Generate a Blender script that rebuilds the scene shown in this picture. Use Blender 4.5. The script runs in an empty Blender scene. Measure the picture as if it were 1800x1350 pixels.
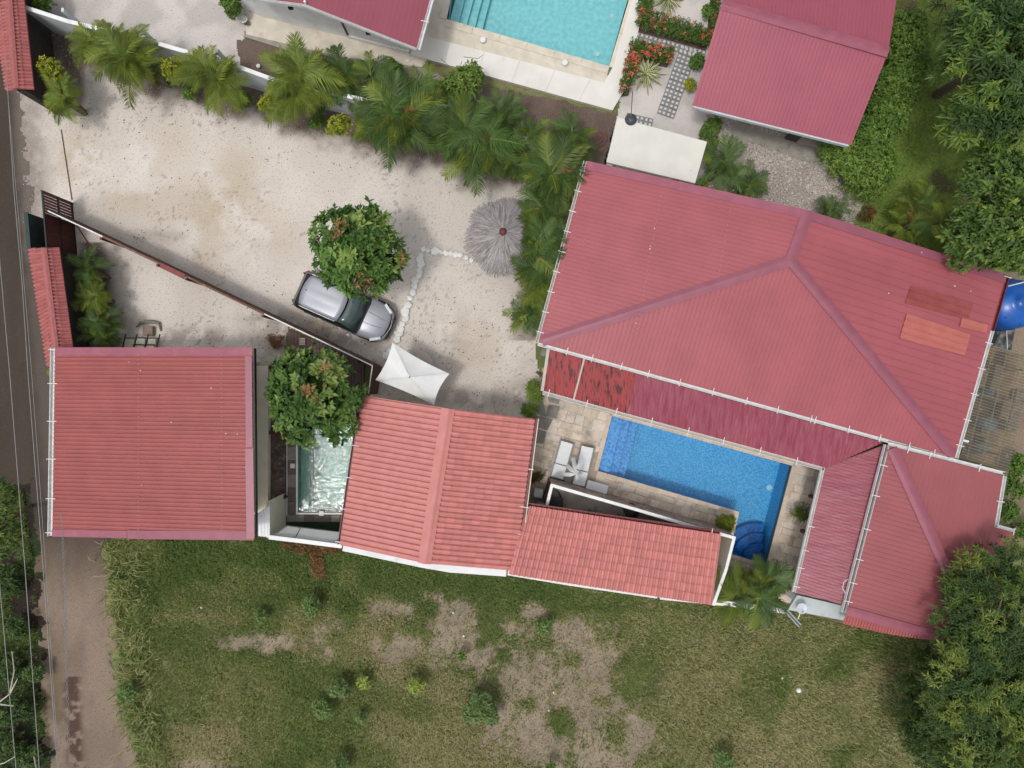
import bpy, bmesh, math, random
import numpy as np
from mathutils import Vector, Matrix, noise as mnoise
random.seed(7); RNG = np.random.default_rng(7)
D = bpy.data; SC = bpy.context.scene; COL = SC.collection
R = math.radians
# ------------------------------------------------------------------ camera, sky, sun, exposure
CAM_H = 30.0; FOC = 1200.0
cam = D.cameras.new('camera'); cam.sensor_width = 36; cam.lens = 36*FOC/1800.0
cam.clip_start = 0.5; cam.clip_end = 1000
co = D.objects.new('camera', cam); COL.objects.link(co); co.location = (0, 0, CAM_H); co.rotation_euler = (0, 0, 0)
SC.camera = co
SUNV = Vector((-0.25, -0.19, 1)).normalized()
W = D.worlds.new('World'); SC.world = W; W.use_nodes = True
wn = W.node_tree.nodes; wl = W.node_tree.links; bg = wn['Background']
sky = wn.new('ShaderNodeTexSky'); sky.sky_type = 'NISHITA'; sky.sun_disc = False
sky.sun_elevation = math.asin(SUNV.z); sky.sun_rotation = math.atan2(SUNV.x, SUNV.y)
sky.dust_density = 4.0; sky.air_density = 1.0; sky.ozone_density = 1.0
hs = wn.new('ShaderNodeHueSaturation'); hs.inputs['Saturation'].default_value = 0.22   # thin bright cloud: nearly white sky
wl.new(sky.outputs[0], hs.inputs['Color']); wl.new(hs.outputs[0], bg.inputs[0]); bg.inputs[1].default_value = 0.15
sl = D.lights.new('sun', 'SUN'); sl.energy = 1.1; sl.angle = R(7); sl.color = (1.0, 0.96, 0.9)
so = D.objects.new('sun', sl); COL.objects.link(so); so.rotation_euler = SUNV.to_track_quat('Z', 'Y').to_euler()
SC.view_settings.view_transform = 'Standard'; SC.view_settings.look = 'None'
SC.view_settings.exposure = 0.03; SC.view_settings.gamma = 1.0
SC.render.engine = 'CYCLES'
try:
    SC.cycles.max_bounces = 8; SC.cycles.transparent_max_bounces = 12
    SC.cycles.diffuse_bounces = 3; SC.cycles.glossy_bounces = 2; SC.cycles.transmission_bounces = 4
except Exception: pass

# ------------------------------------------------------------------ helpers
def P(px, py, z=0.0):            # photo coordinate and real height -> place
    return Vector(((px-900)/FOC*(CAM_H-z), (675-py)/FOC*(CAM_H-z), z))
def off(o):
    v = Vector((0, 0, 0))
    while o is not None: v += o.location; o = o.parent
    return v
def tag(o, label=None, cat=None, group=None, kind=None):
    if label: o['label'] = label
    if cat: o['category'] = cat
    if group: o['group'] = group
    if kind: o['kind'] = kind
    return o
def thing(name, loc, label, cat, group=None):
    o = D.objects.new(name, None); o.empty_display_size = 0.2; COL.objects.link(o); o.location = loc
    return tag(o, label, cat, group)
def mesh_np(name, V, F, mats, tint=None, smooth=False, mi=None, col=None):
    """V (n,3) F list-of-lists or (m,k) array"""
    me = D.meshes.new(name)
    if isinstance(F, np.ndarray):
        k = F.shape[1]; m = len(F)
        me.vertices.add(len(V)); me.vertices.foreach_set('co', np.ascontiguousarray(V, dtype=np.float32).ravel())
        me.loops.add(m*k); me.loops.foreach_set('vertex_index', F.astype(np.int32).ravel())
        me.polygons.add(m); me.polygons.foreach_set('loop_start', np.arange(0, m*k, k, dtype=np.int32))
        try: me.polygons.foreach_set('loop_total', np.full(m, k, dtype=np.int32))
        except Exception: pass
        me.update(calc_edges=True)
    else:
        me.from_pydata([tuple(v) for v in V], [], F); me.update()
    for mt in (mats if isinstance(mats, (list, tuple)) else [mats]): me.materials.append(mt)
    if mi is not None: me.polygons.foreach_set('material_index', np.array(mi, dtype=np.int32))
    if smooth: me.polygons.foreach_set('use_smooth', np.ones(len(me.polygons), dtype=bool))
    if tint is not None:
        a = me.attributes.new('tint', 'FLOAT', 'FACE'); a.data.foreach_set('value', np.asarray(tint, dtype=np.float32))
    if col is not None:
        a = me.attributes.new('Col', 'FLOAT_COLOR', 'POINT')
        c4 = np.ones((len(V), 4), dtype=np.float32); c4[:, :3] = col; a.data.foreach_set('color', c4.ravel())
    return me
def link(name, me, parent=None, loc=None, mat=None):
    o = D.objects.new(name, me); COL.objects.link(o)
    if parent is not None: o.parent = parent
    if loc is not None: o.location = loc
    return o
class G:
    def __init__(s): s.v = []; s.f = []; s.m = []
    def add(s, vs, fs, m=0):
        b = len(s.v); s.v += [tuple(v) for v in vs]
        for f in fs: s.f.append([b+i for i in f]); s.m.append(m)
        return s
    def obox(s, c, ax, ay, az, m=0):          # centre + three half-axis vectors
        c = Vector(c); vs = [c+ax*i+ay*j+az*k for k in (-1, 1) for j in (-1, 1) for i in (-1, 1)]
        return s.add(vs, [(0, 2, 3, 1), (4, 5, 7, 6), (0, 1, 5, 4), (2, 6, 7, 3), (0, 4, 6, 2), (1, 3, 7, 5)], m)
    def box(s, c, sx, sy, sz, rz=0, m=0):
        ca, sa = math.cos(rz), math.sin(rz)
        return s.obox(c, Vector((ca, sa, 0))*sx/2, Vector((-sa, ca, 0))*sy/2, Vector((0, 0, sz/2)), m)
    def prism(s, pts, z0, z1, m=0):           # pts: plan points; z1 may be list of tops
        n = len(pts); A = sum(pts[i][0]*pts[(i+1) % n][1]-pts[(i+1) % n][0]*pts[i][1] for i in range(n))
        if A < 0: pts = pts[::-1]; z1 = z1[::-1] if isinstance(z1, list) else z1
        zt = z1 if isinstance(z1, list) else [z1]*n
        vs = [(p[0], p[1], z0) for p in pts]+[(p[0], p[1], zt[i]) for i, p in enumerate(pts)]
        fs = [list(range(n))[::-1], list(range(n, 2*n))]+[(i, (i+1) % n, n+(i+1) % n, n+i) for i in range(n)]
        return s.add(vs, fs, m)
    def slab(s, pts, t, m=0):                 # 3D polygon (any plane) thickened downwards
        n = len(pts); pts = [Vector(p) for p in pts]
        A = sum(pts[i][0]*pts[(i+1) % n][1]-pts[(i+1) % n][0]*pts[i][1] for i in range(n))
        if A < 0: pts = pts[::-1]
        vs = pts+[p-Vector((0, 0, t)) for p in pts]
        fs = [list(range(n)), list(range(n, 2*n))[::-1]]+[(i, n+i, n+(i+1) % n, (i+1) % n) for i in range(n)]
        return s.add(vs, fs, m)
    def tube(s, pts, r, n=6, m=0, cap=True):
        pts = [Vector(p) for p in pts]; rs = r if isinstance(r, (list, tuple)) else [r]*len(pts)
        b = len(s.v); rings = []
        for i, p in enumerate(pts):
            d = (pts[min(i+1, len(pts)-1)]-pts[max(i-1, 0)]).normalized()
            u = d.cross(Vector((0, 0, 1)) if abs(d.z) < .95 else Vector((1, 0, 0))).normalized(); w = d.cross(u)
            for k in range(n):
                a = 2*math.pi*k/n; s.v.append(tuple(p+(u*math.cos(a)+w*math.sin(a))*rs[i]))
        for i in range(len(pts)-1):
            for k in range(n):
                s.f.append([b+i*n+k, b+i*n+(k+1) % n, b+(i+1)*n+(k+1) % n, b+(i+1)*n+k]); s.m.append(m)
        if cap:
            s.f.append([b+k for k in range(n)][::-1]); s.m.append(m)
            s.f.append([b+(len(pts)-1)*n+k for k in range(n)]); s.m.append(m)
        return s
    def lathe(s, c, prof, n=16, m=0):
        b = len(s.v); c = Vector(c)
        for (r, z) in prof:
            for k in range(n):
                a = 2*math.pi*k/n; s.v.append((c.x+r*math.cos(a), c.y+r*math.sin(a), c.z+z))
        for i in range(len(prof)-1):
            for k in range(n):
                s.f.append([b+i*n+k, b+i*n+(k+1) % n, b+(i+1)*n+(k+1) % n, b+(i+1)*n+k]); s.m.append(m)
        s.f.append([b+k for k in range(n)][::-1]); s.m.append(m)
        s.f.append([b+(len(prof)-1)*n+k for k in range(n)]); s.m.append(m)
        return s
    def build(s, name, mats, parent=None, local=False, smooth=False, bevel=0):
        o0 = Vector((0, 0, 0)) if (local or parent is None) else off(parent)
        V = np.array(s.v, dtype=np.float64)-np.array(o0)
        me = mesh_np(name, V, s.f, mats, mi=s.m, smooth=smooth)
        o = link(name, me, parent)
        if bevel:
            b = o.modifiers.new('bevel', 'BEVEL'); b.width = bevel; b.segments = 2; b.limit_method = 'ANGLE'
        return o

# fractal value noise in numpy
_G = [np.random.default_rng(100+i).random((256, 256)) for i in range(8)]
def vnoise(x, y, k=0):
    xi = np.floor(x).astype(int); yi = np.floor(y).astype(int); fx = x-xi; fy = y-yi
    fx = fx*fx*(3-2*fx); fy = fy*fy*(3-2*fy); g = _G[k % 8]
    a = g[xi % 256, yi % 256]; b = g[(xi+1) % 256, yi % 256]; c = g[xi % 256, (yi+1) % 256]; d = g[(xi+1) % 256, (yi+1) % 256]
    return (a*(1-fx)+b*fx)*(1-fy)+(c*(1-fx)+d*fx)*fy
def fbm(x, y, k=0, o=4):
    r = 0; a = .5; t = 0
    for i in range(o): r = r+a*vnoise(x*2**i+i*17.3, y*2**i+i*9.1, k+i); t += a; a *= .55
    return r/t
def inpoly(x, y, poly):
    r = np.zeros(x.shape, dtype=bool); n = len(poly)
    for i in range(n):
        x1, y1 = poly[i]; x2, y2 = poly[(i+1) % n]
        if y1 == y2: continue
        c = ((y1 > y) != (y2 > y)) & (x < (x2-x1)*(y-y1)/(y2-y1)+x1); r ^= c
    return r
def px2(x, y): return x/CAM_H*FOC+900, 675-y/CAM_H*FOC   # plan point on the ground -> photo coordinate
def sstep(a, b, x): t = np.clip((x-a)/(b-a), 0, 1); return t*t*(3-2*t)

# ------------------------------------------------------------------ materials
def _nt(name):
    m = D.materials.new(name); m.use_nodes = True; return m, m.node_tree.nodes, m.node_tree.links, m.node_tree.nodes['Principled BSDF']
def M(name, c, c2=None, scale=4, detail=5, rough=.6, bump=0., bscale=60, rnd=0., attr=None, metal=0., spec=.4, ramp=(.35, .65), stain=None, sscale=2, sramp=(.55, .7), stretch=None, sub=0):
    m, n, l, b = _nt(name)
    b.inputs['Roughness'].default_value = rough; b.inputs['Metallic'].default_value = metal
    b.inputs['Specular IOR Level'].default_value = spec
    tc = n.new('ShaderNodeTexCoord'); vec = tc.outputs['Object']
    if stretch:
        mp = n.new('ShaderNodeMapping'); mp.inputs['Scale'].default_value = stretch[:3]
        if len(stretch) > 3: mp.inputs['Rotation'].default_value = (0, 0, stretch[3])
        l.new(vec, mp.inputs[0]); vec = mp.outputs[0]
    c2 = c2 or tuple(x*.8 for x in c)
    mix = n.new('ShaderNodeMix'); mix.data_type = 'RGBA'
    mix.inputs[6].default_value = (*c, 1); mix.inputs[7].default_value = (*c2, 1)
    if attr:
        a = n.new('ShaderNodeAttribute'); a.attribute_name = attr; l.new(a.outputs['Fac'], mix.inputs[0])
    else:
        no = n.new('ShaderNodeTexNoise'); no.inputs['Scale'].default_value = scale; no.inputs['Detail'].default_value = detail
        l.new(vec, no.inputs['Vector'])
        mr = n.new('ShaderNodeMapRange'); mr.inputs[1].default_value = ramp[0]; mr.inputs[2].default_value = ramp[1]
        l.new(no.outputs['Fac'], mr.inputs[0]); l.new(mr.outputs[0], mix.inputs[0])
    out = mix.outputs[2]
    if stain:
        no2 = n.new('ShaderNodeTexNoise'); no2.inputs['Scale'].default_value = sscale; no2.inputs['Detail'].default_value = 8; no2.inputs['Roughness'].default_value = .65
        l.new(vec, no2.inputs['Vector'])
        mr2 = n.new('ShaderNodeMapRange'); mr2.inputs[1].default_value = sramp[0]; mr2.inputs[2].default_value = sramp[1]
        l.new(no2.outputs['Fac'], mr2.inputs[0])
        mx2 = n.new('ShaderNodeMix'); mx2.data_type = 'RGBA'; l.new(out, mx2.inputs[6]); mx2.inputs[7].default_value = (*stain, 1)
        l.new(mr2.outputs[0], mx2.inputs[0]); out = mx2.outputs[2]
    if rnd:
        oi = n.new('ShaderNodeObjectInfo'); mr3 = n.new('ShaderNodeMapRange'); mr3.inputs[3].default_value = 1-rnd; mr3.inputs[4].default_value = 1+rnd
        l.new(oi.outputs['Random'], mr3.inputs[0]); h = n.new('ShaderNodeHueSaturation'); l.new(mr3.outputs[0], h.inputs['Value']); l.new(out, h.inputs['Color']); out = h.outputs[0]
    l.new(out, b.inputs['Base Color'])
    if bump:
        no3 = n.new('ShaderNodeTexNoise'); no3.inputs['Scale'].default_value = bscale; no3.inputs['Detail'].default_value = 4
        l.new(vec, no3.inputs['Vector']); bp = n.new('ShaderNodeBump'); bp.inputs['Strength'].default_value = bump; bp.inputs['Distance'].default_value = .02
        l.new(no3.outputs['Fac'], bp.inputs['Height']); l.new(bp.outputs[0], b.inputs['Normal'])
    return m
def leafmat(name, cols, rough=.5, rnd=.12, trans=.25, gap=None):
    """colour ramp over the per-leaf 'tint' attribute, little see-through light"""
    m, n, l, b = _nt(name)
    a = n.new('ShaderNodeAttribute'); a.attribute_name = 'tint'
    r = n.new('ShaderNodeValToRGB'); e = r.color_ramp.elements
    e[0].position = 0; e[0].color = (*cols[0], 1); e[1].position = 1; e[1].color = (*cols[-1], 1)
    for i, c in enumerate(cols[1:-1]):
        q = e.new((i+1)/(len(cols)-1)); q.color = (*c, 1)
    l.new(a.outputs['Fac'], r.inputs[0]); out = r.outputs[0]
    oi = n.new('ShaderNodeObjectInfo'); mr = n.new('ShaderNodeMapRange'); mr.inputs[3].default_value = 1-rnd; mr.inputs[4].default_value = 1+rnd
    l.new(oi.outputs['Random'], mr.inputs[0]); h = n.new('ShaderNodeHueSaturation'); l.new(mr.outputs[0], h.inputs['Value']); l.new(out, h.inputs['Color']); out = h.outputs[0]
    l.new(out, b.inputs['Base Color']); b.inputs['Roughness'].default_value = rough; b.inputs['Specular IOR Level'].default_value = .35
    t = n.new('ShaderNodeBsdfTranslucent'); l.new(out, t.inputs[0]); ms = n.new('ShaderNodeMixShader'); ms.inputs[0].default_value = trans
    l.new(b.outputs[0], ms.inputs[1]); l.new(t.outputs[0], ms.inputs[2]); l.new(ms.outputs[0], n['Material Output'].inputs[0])
    return m
def groundmat(name, fine=.25, fscale=14, speck=(.1, .09, .08), samt=.35, sscale=9, sr=(.62, .68), bump=.4, bscale=25, light=None):
    m, n, l, b = _nt(name); b.inputs['Roughness'].default_value = .95; b.inputs['Specular IOR Level'].default_value = .1
    a = n.new('ShaderNodeAttribute'); a.attribute_name = 'Col'; tc = n.new('ShaderNodeTexCoord')
    no = n.new('ShaderNodeTexNoise'); no.inputs['Scale'].default_value = fscale; no.inputs['Detail'].default_value = 6; no.inputs['Roughness'].default_value = .75
    l.new(tc.outputs['Object'], no.inputs['Vector'])
    mr = n.new('ShaderNodeMapRange'); mr.inputs[1].default_value = .3; mr.inputs[2].default_value = .7; mr.inputs[3].default_value = 1-fine; mr.inputs[4].default_value = 1+fine
    l.new(no.outputs['Fac'], mr.inputs[0])
    h = n.new('ShaderNodeHueSaturation'); l.new(a.outputs['Color'], h.inputs['Color']); l.new(mr.outputs[0], h.inputs['Value'])
    n2 = n.new('ShaderNodeTexNoise'); n2.inputs['Scale'].default_value = sscale; n2.inputs['Detail'].default_value = 3; n2.inputs['Roughness'].default_value = .6
    l.new(tc.outputs['Object'], n2.inputs['Vector'])
    m2 = n.new('ShaderNodeMapRange'); m2.inputs[1].default_value = sr[0]; m2.inputs[2].default_value = sr[1]; m2.inputs[4].default_value = samt
    l.new(n2.outputs['Fac'], m2.inputs[0])
    mx = n.new('ShaderNodeMix'); mx.data_type = 'RGBA'; l.new(h.outputs[0], mx.inputs[6]); mx.inputs[7].default_value = (*speck, 1); l.new(m2.outputs[0], mx.inputs[0])
    l.new(mx.outputs[2], b.inputs['Base Color'])
    bp = n.new('ShaderNodeBump'); bp.inputs['Strength'].default_value = bump; bp.inputs['Distance'].default_value = .03
    n3 = n.new('ShaderNodeTexNoise'); n3.inputs['Scale'].default_value = bscale; n3.inputs['Detail'].default_value = 5; l.new(tc.outputs['Object'], n3.inputs['Vector'])
    l.new(n3.outputs['Fac'], bp.inputs['Height']); l.new(bp.outputs[0], b.inputs['Normal'])
    return m
def watermat(name, tint, rough=.03, bscale=6, bstr=.3, dist=.05, refl=1.0, cloudy=0.0, cc=(0.5, .7, .65)):
    m, n, l, b = _nt(name); n.remove(b)
    tr = n.new('ShaderNodeBsdfTransparent'); tr.inputs[0].default_value = (*tint, 1)
    gl = n.new('ShaderNodeBsdfGlossy'); gl.inputs['Roughness'].default_value = rough; gl.inputs[0].default_value = (1, 1, 1, 1)
    fr = n.new('ShaderNodeFresnel'); fr.inputs[0].default_value = 1.33; mu = n.new('ShaderNodeMath'); mu.operation = 'MULTIPLY'; mu.inputs[1].default_value = refl
    tc = n.new('ShaderNodeTexCoord'); no = n.new('ShaderNodeTexNoise'); no.inputs['Scale'].default_value = bscale; no.inputs['Detail'].default_value = 3; no.inputs['Distortion'].default_value = .8
    l.new(tc.outputs['Object'], no.inputs['Vector']); bp = n.new('ShaderNodeBump'); bp.inputs['Strength'].default_value = bstr; bp.inputs['Distance'].default_value = dist
    l.new(no.outputs['Fac'], bp.inputs['Height']); l.new(bp.outputs[0], gl.inputs['Normal']); l.new(bp.outputs[0], fr.inputs['Normal'])
    l.new(fr.outputs[0], mu.inputs[0]); ms = n.new('ShaderNodeMixShader'); l.new(mu.outputs[0], ms.inputs[0])
    last = tr.outputs[0]
    if cloudy:
        df = n.new('ShaderNodeBsdfDiffuse'); df.inputs[0].default_value = (*cc, 1); m1 = n.new('ShaderNodeMixShader'); m1.inputs[0].default_value = cloudy
        l.new(tr.outputs[0], m1.inputs[1]); l.new(df.outputs[0], m1.inputs[2]); last = m1.outputs[0]
    l.new(last, ms.inputs[1]); l.new(gl.outputs[0], ms.inputs[2]); l.new(ms.outputs[0], n['Material Output'].inputs[0])
    return m
def glassmat(name, tint=(.6, .62, .6), a=.5, rough=.25):
    m, n, l, b = _nt(name); b.inputs['Base Color'].default_value = (*tint, 1); b.inputs['Roughness'].default_value = rough
    tr = n.new('ShaderNodeBsdfTransparent'); tr.inputs[0].default_value = (*[min(1, x*1.25) for x in tint], 1); ms = n.new('ShaderNodeMixShader'); ms.inputs[0].default_value = a
    l.new(tr.outputs[0], ms.inputs[1]); l.new(b.outputs[0], ms.inputs[2]); l.new(ms.outputs[0], n['Material Output'].inputs[0]); return m

RA = R(-15.2)   # direction of the long roofs
MT = dict(
 roofbrick=M('coated_roof_sheet_brick', (.325, .084, .077), (.287, .073, .068), 1.2, rough=.45, rnd=.035, bump=.05, bscale=30, stain=(.30, .075, .07), sscale=5, sramp=(.6, .9)),
 roofrose=M('coated_roof_sheet_rose', (.355, .092, .108), (.315, .081, .095), .7, rough=.45, rnd=.035, bump=.04, bscale=30, stain=(.33, .085, .105), sscale=3, sramp=(.62, .95)),
 roofpink=M('coated_roof_sheet_pink', (.335, .082, .118), (.305, .073, .108), .8, rough=.45, rnd=.03, stain=(.34, .08, .11), sscale=6, sramp=(.62, .9)),
 rooftop=M('coated_roof_sheet_crimson', (.27, .065, .092), (.245, .058, .084), .8, rough=.5, rnd=.02),
 flash=M('roof_flashing_mauve', (.31, .095, .135), (.27, .08, .115), 2.5, rough=.4, rnd=.05, stain=(.40, .12, .12), sscale=3, sramp=(.55, .8)),
 flash2=M('roof_flashing_plum', (.295, .092, .13), (.26, .08, .112), 2.5, rough=.4, rnd=.05),
 tile=M('painted_roof_tile', (.56, .215, .195), (.50, .185, .168), 9, rough=.55, rnd=.10, bump=.1, stain=(.38, .11, .10), sscale=4, sramp=(.62, .85)),
 tilebar=M('painted_roof_rib', (.545, .21, .19), (.49, .18, .165), 3, rough=.55, rnd=.03, stain=(.30, .10, .085), sscale=2.5, sramp=(.66, .85)),
 wallcap=M('wall_cap_tile', (.42, .135, .13), (.34, .105, .10), 9, rough=.6, rnd=.14, bump=.1, stain=(.20, .06, .055), sscale=8, sramp=(.6, .8)),
 verared=M('faded_red_plastic_sheet', (.33, .04, .04), (.28, .055, .06), 3, rough=.4, rnd=.03, stain=(.06, .018, .02), sscale=2.6, sramp=(.50, .62), stretch=(3.4, .7, 1, -RA)),
 veramag=M('weathered_magenta_sheet', (.235, .034, .062), (.29, .075, .105), 1.5, rough=.38, rnd=.04, stain=(.34, .12, .15), sscale=2.2, sramp=(.50, .80), stretch=(5, .6, 1, -RA)),
 veramag2=M('weathered_magenta_sheet_b', (.235, .034, .062), (.29, .075, .105), 1.5, rough=.38, rnd=.04, stain=(.36, .14, .17), sscale=2.2, sramp=(.50, .80), stretch=(.6, 5, 1, -RA)),
 patchnew=M('new_orange_roof_sheet', (.46, .14, .115), (.41, .12, .10), 2, rough=.4), patchdark=M('old_red_roof_sheet', (.25, .05, .048), (.29, .07, .065), 2, rough=.45),
 white=M('white_paint', (.78, .78, .77), (.70, .70, .68), 3, rough=.5), whitemetal=M('white_gutter_paint', (.72, .73, .74), (.60, .60, .58), 5, rough=.4, stain=(.42, .38, .33), sscale=4, sramp=(.62, .85)),
 gutterin=M('gutter_dirty_inside', (.42, .40, .36), (.30, .27, .22), 6, rough=.8), guttergrn=M('gutter_weathered', (.46, .42, .34), (.50, .42, .40), 4, rough=.7, stain=(.28, .30, .22), sscale=4),
 gutterred=M('gutter_dark_red', (.22, .035, .035), (.15, .03, .03), 5, rough=.4), gutterdark=M('gutter_debris', (.05, .035, .03), (.10, .07, .05), 12, rough=.9),
 cream=M('cream_wall', (.74, .69, .56), (.68, .63, .51), 2, rough=.85, bump=.1, bscale=30, stain=(.45, .38, .27), sscale=2, sramp=(.62, .9)),
 whitewall=M('white_wall_plaster', (.80, .81, .82), (.72, .73, .74), 2, rough=.85, bump=.15, bscale=30, stain=(.40, .39, .35), sscale=2, sramp=(.6, .9)),
 greywall=M('grey_wall_plaster', (.60, .645, .665), (.50, .54, .56), 2, rough=.85, bump=.15, bscale=30, stain=(.20, .20, .18), sscale=3, sramp=(.62, .85)),
 maroon=M('maroon_painted_wood', (.075, .018, .016), (.11, .03, .025), 8, rough=.55, rnd=.15), brownwood=M('brown_fence_board', (.16, .085, .065), (.11, .055, .042), 10, rough=.75, rnd=.2, stain=(.25, .17, .13), sscale=6),
 darkplank=M('dark_deck_plank', (.14, .085, .08), (.10, .06, .055), 8, rough=.7, rnd=.18), black=M('black_metal', (.012, .012, .013), (.02, .02, .02), 8, rough=.5),
 concrete=M('concrete', (.36, .33, .29), (.28, .26, .23), 2.5, rough=.9, bump=.2, bscale=25, stain=(.15, .135, .115), sscale=1.6, sramp=(.52, .75)),
 terrace=M('pale_terrace_concrete', (.66, .60, .50), (.55, .50, .42), 2.5, rough=.85, bump=.1, stain=(.42, .33, .22), sscale=1.5, sramp=(.58, .8)),
 whiteterrace=M('white_terrace_paint', (.74, .72, .68), (.68, .66, .61), 1.2, rough=.7, rnd=.03, stain=(.56, .52, .45), sscale=2.5, sramp=(.6, .9)),
 slabwhite=M('white_painted_slab', (.66, .65, .60), (.60, .59, .54), 1.4, rough=.7, stain=(.42, .40, .35), sscale=2.5, sramp=(.62, .88)),
 stone=M('travertine_stone', (.62, .52, .42), (.56, .48, .40), 6, rough=.85, rnd=.16, bump=.3, bscale=20, stain=(.26, .20, .14), sscale=1.6, sramp=(.50, .72)),
 stone2=M('grey_travertine_stone', (.60, .54, .48), (.52, .46, .40), 6, rough=.85, rnd=.14, bump=.3, bscale=20, stain=(.24, .20, .16), sscale=1.6, sramp=(.50, .72)),
 coping=M('pale_coping_stone', (.62, .50, .38), (.54, .46, .38), 8, rough=.8, rnd=.1), graystone=M('grey_slab_stone', (.25, .24, .22), (.19, .18, .17), 5, rough=.85, rnd=.15, bump=.3),
 whiterock=M('whitewashed_rock', (.80, .80, .78), (.70, .70, .68), 9, rough=.8, rnd=.05, bump=.4, bscale=15), paver=M('grey_paver', (.25, .245, .25), (.20, .195, .20), 9, rough=.9, rnd=.1, bump=.3),
 pebble=M('white_pebble_inset', (.62, .62, .60), (.5, .5, .48), 30, rough=.9), thatch=M('grey_palm_thatch', (.42, .39, .385), (.18, .165, .165), attr='tint', rough=.95),
 clay=M('clay_cap', (.13, .035, .035), (.10, .028, .03), 8, rough=.6), bark=M('tree_bark', (.16, .12, .09), (.10, .075, .055), 10, rough=.95, bump=.4), palmstem=M('palm_stem', (.20, .19, .10), (.12, .10, .06), 10, rough=.8),
 poolblue=M('blue_mosaic', (.05, .29, .54), (.20, .50, .74), 15, 5, rough=.4, ramp=(.38, .62)), poolturq=M('turquoise_plaster_caustic', (.24, .50, .54), (.34, .61, .63), 5, rough=.6),  # turquoise mottle paints caustic light onto the plaster
 poolteal=M('teal_pool_plaster', (.15, .34, .31), (.21, .41, .37), 1.5, rough=.6), poolledge=M('grey_pool_ledge', (.34, .45, .40), (.30, .40, .36), 2, rough=.7),
 turf=M('artificial_turf', (.012, .035, .014), (.018, .05, .02), 40, rough=.95), tilebrown=M('brown_pool_tile', (.16, .125, .11), (.12, .095, .085), 6, rough=.6, rnd=.2), tilegrey=M('grey_pool_tile', (.27, .24, .21), (.22, .2, .18), 6, rough=.6, rnd=.12),
 canvas=M('white_canvas', (.80, .81, .80), (.74, .75, .74), 3, rough=.8), cushion=M('pale_grey_sling', (.74, .76, .78), (.70, .72, .74), 8, rough=.8, rnd=.04), greymetal=M('grey_metal', (.22, .22, .22), (.17, .17, .17), 8, rough=.4, metal=.5),
 dish=M('dish_paint', (.55, .58, .66), (.5, .53, .6), 5, rough=.4), bluetank=M('blue_tank_plastic', (.012, .10, .40), (.01, .08, .32), 2, rough=.28), green=M('dark_green_paint', (.012, .035, .03), (.018, .045, .04), 5, rough=.5),
 carpaint=M('silver_car_paint', (.36, .37, .415), (.34, .35, .395), 2, rough=.38, metal=.25), carblack=M('car_black_trim', (.008, .008, .010), (.012, .012, .014), 5, rough=.25), carglass=M('car_glass', (.07, .10, .10), (.05, .075, .075), 3, rough=.06, spec=.6),
 lamp=M('headlamp_glass', (.75, .78, .82), (.5, .52, .55), 20, rough=.08, spec=.8), redlamp=M('tail_lamp', (.25, .01, .01), (.2, .01, .01), 20, rough=.2), tyre=M('tyre_rubber', (.015, .015, .015), (.02, .02, .02), 10, rough=.9), wire=M('wire_grey', (.26, .26, .25), (.22, .22, .21), 5, rough=.5),
 deadwood=M('bleached_branch', (.50, .47, .41), (.38, .35, .30), 5, rough=.9), hose=M('red_hose', (.28, .04, .04), (.2, .03, .03), 5, rough=.6), soilm=M('bare_soil', (.11, .075, .055), (.075, .05, .038), 10, rough=1, bump=.5),
 yardfloor=M('patio_floor_concrete', (.34, .31, .285), (.28, .255, .235), 2.5, rough=.85, stain=(.08, .07, .065), sscale=3), clutter=M('weathered_clutter', (.25, .2, .15), (.12, .1, .08), 4, rough=.9, rnd=.4), poly=glassmat('ribbed_translucent_sheet', (.66, .64, .58), .08, .3),
 wallstone=M('brown_stone_cladding', (.46, .33, .26), (.34, .26, .21), 6, rough=.85, rnd=.25, bump=.4),
)
WATB = watermat('pool_water_blue', (.70, .88, .95), .04, 11, .14, .03)
WATT = watermat('pool_water_turquoise', (.82, .96, .97), .04, 7, .10, .03)
WATS = watermat('pool_water_rippled', (.62, .80, .77), .07, 6.5, 1.0, .025, 1.9, cloudy=.06, cc=(.36, .56, .50))
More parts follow.
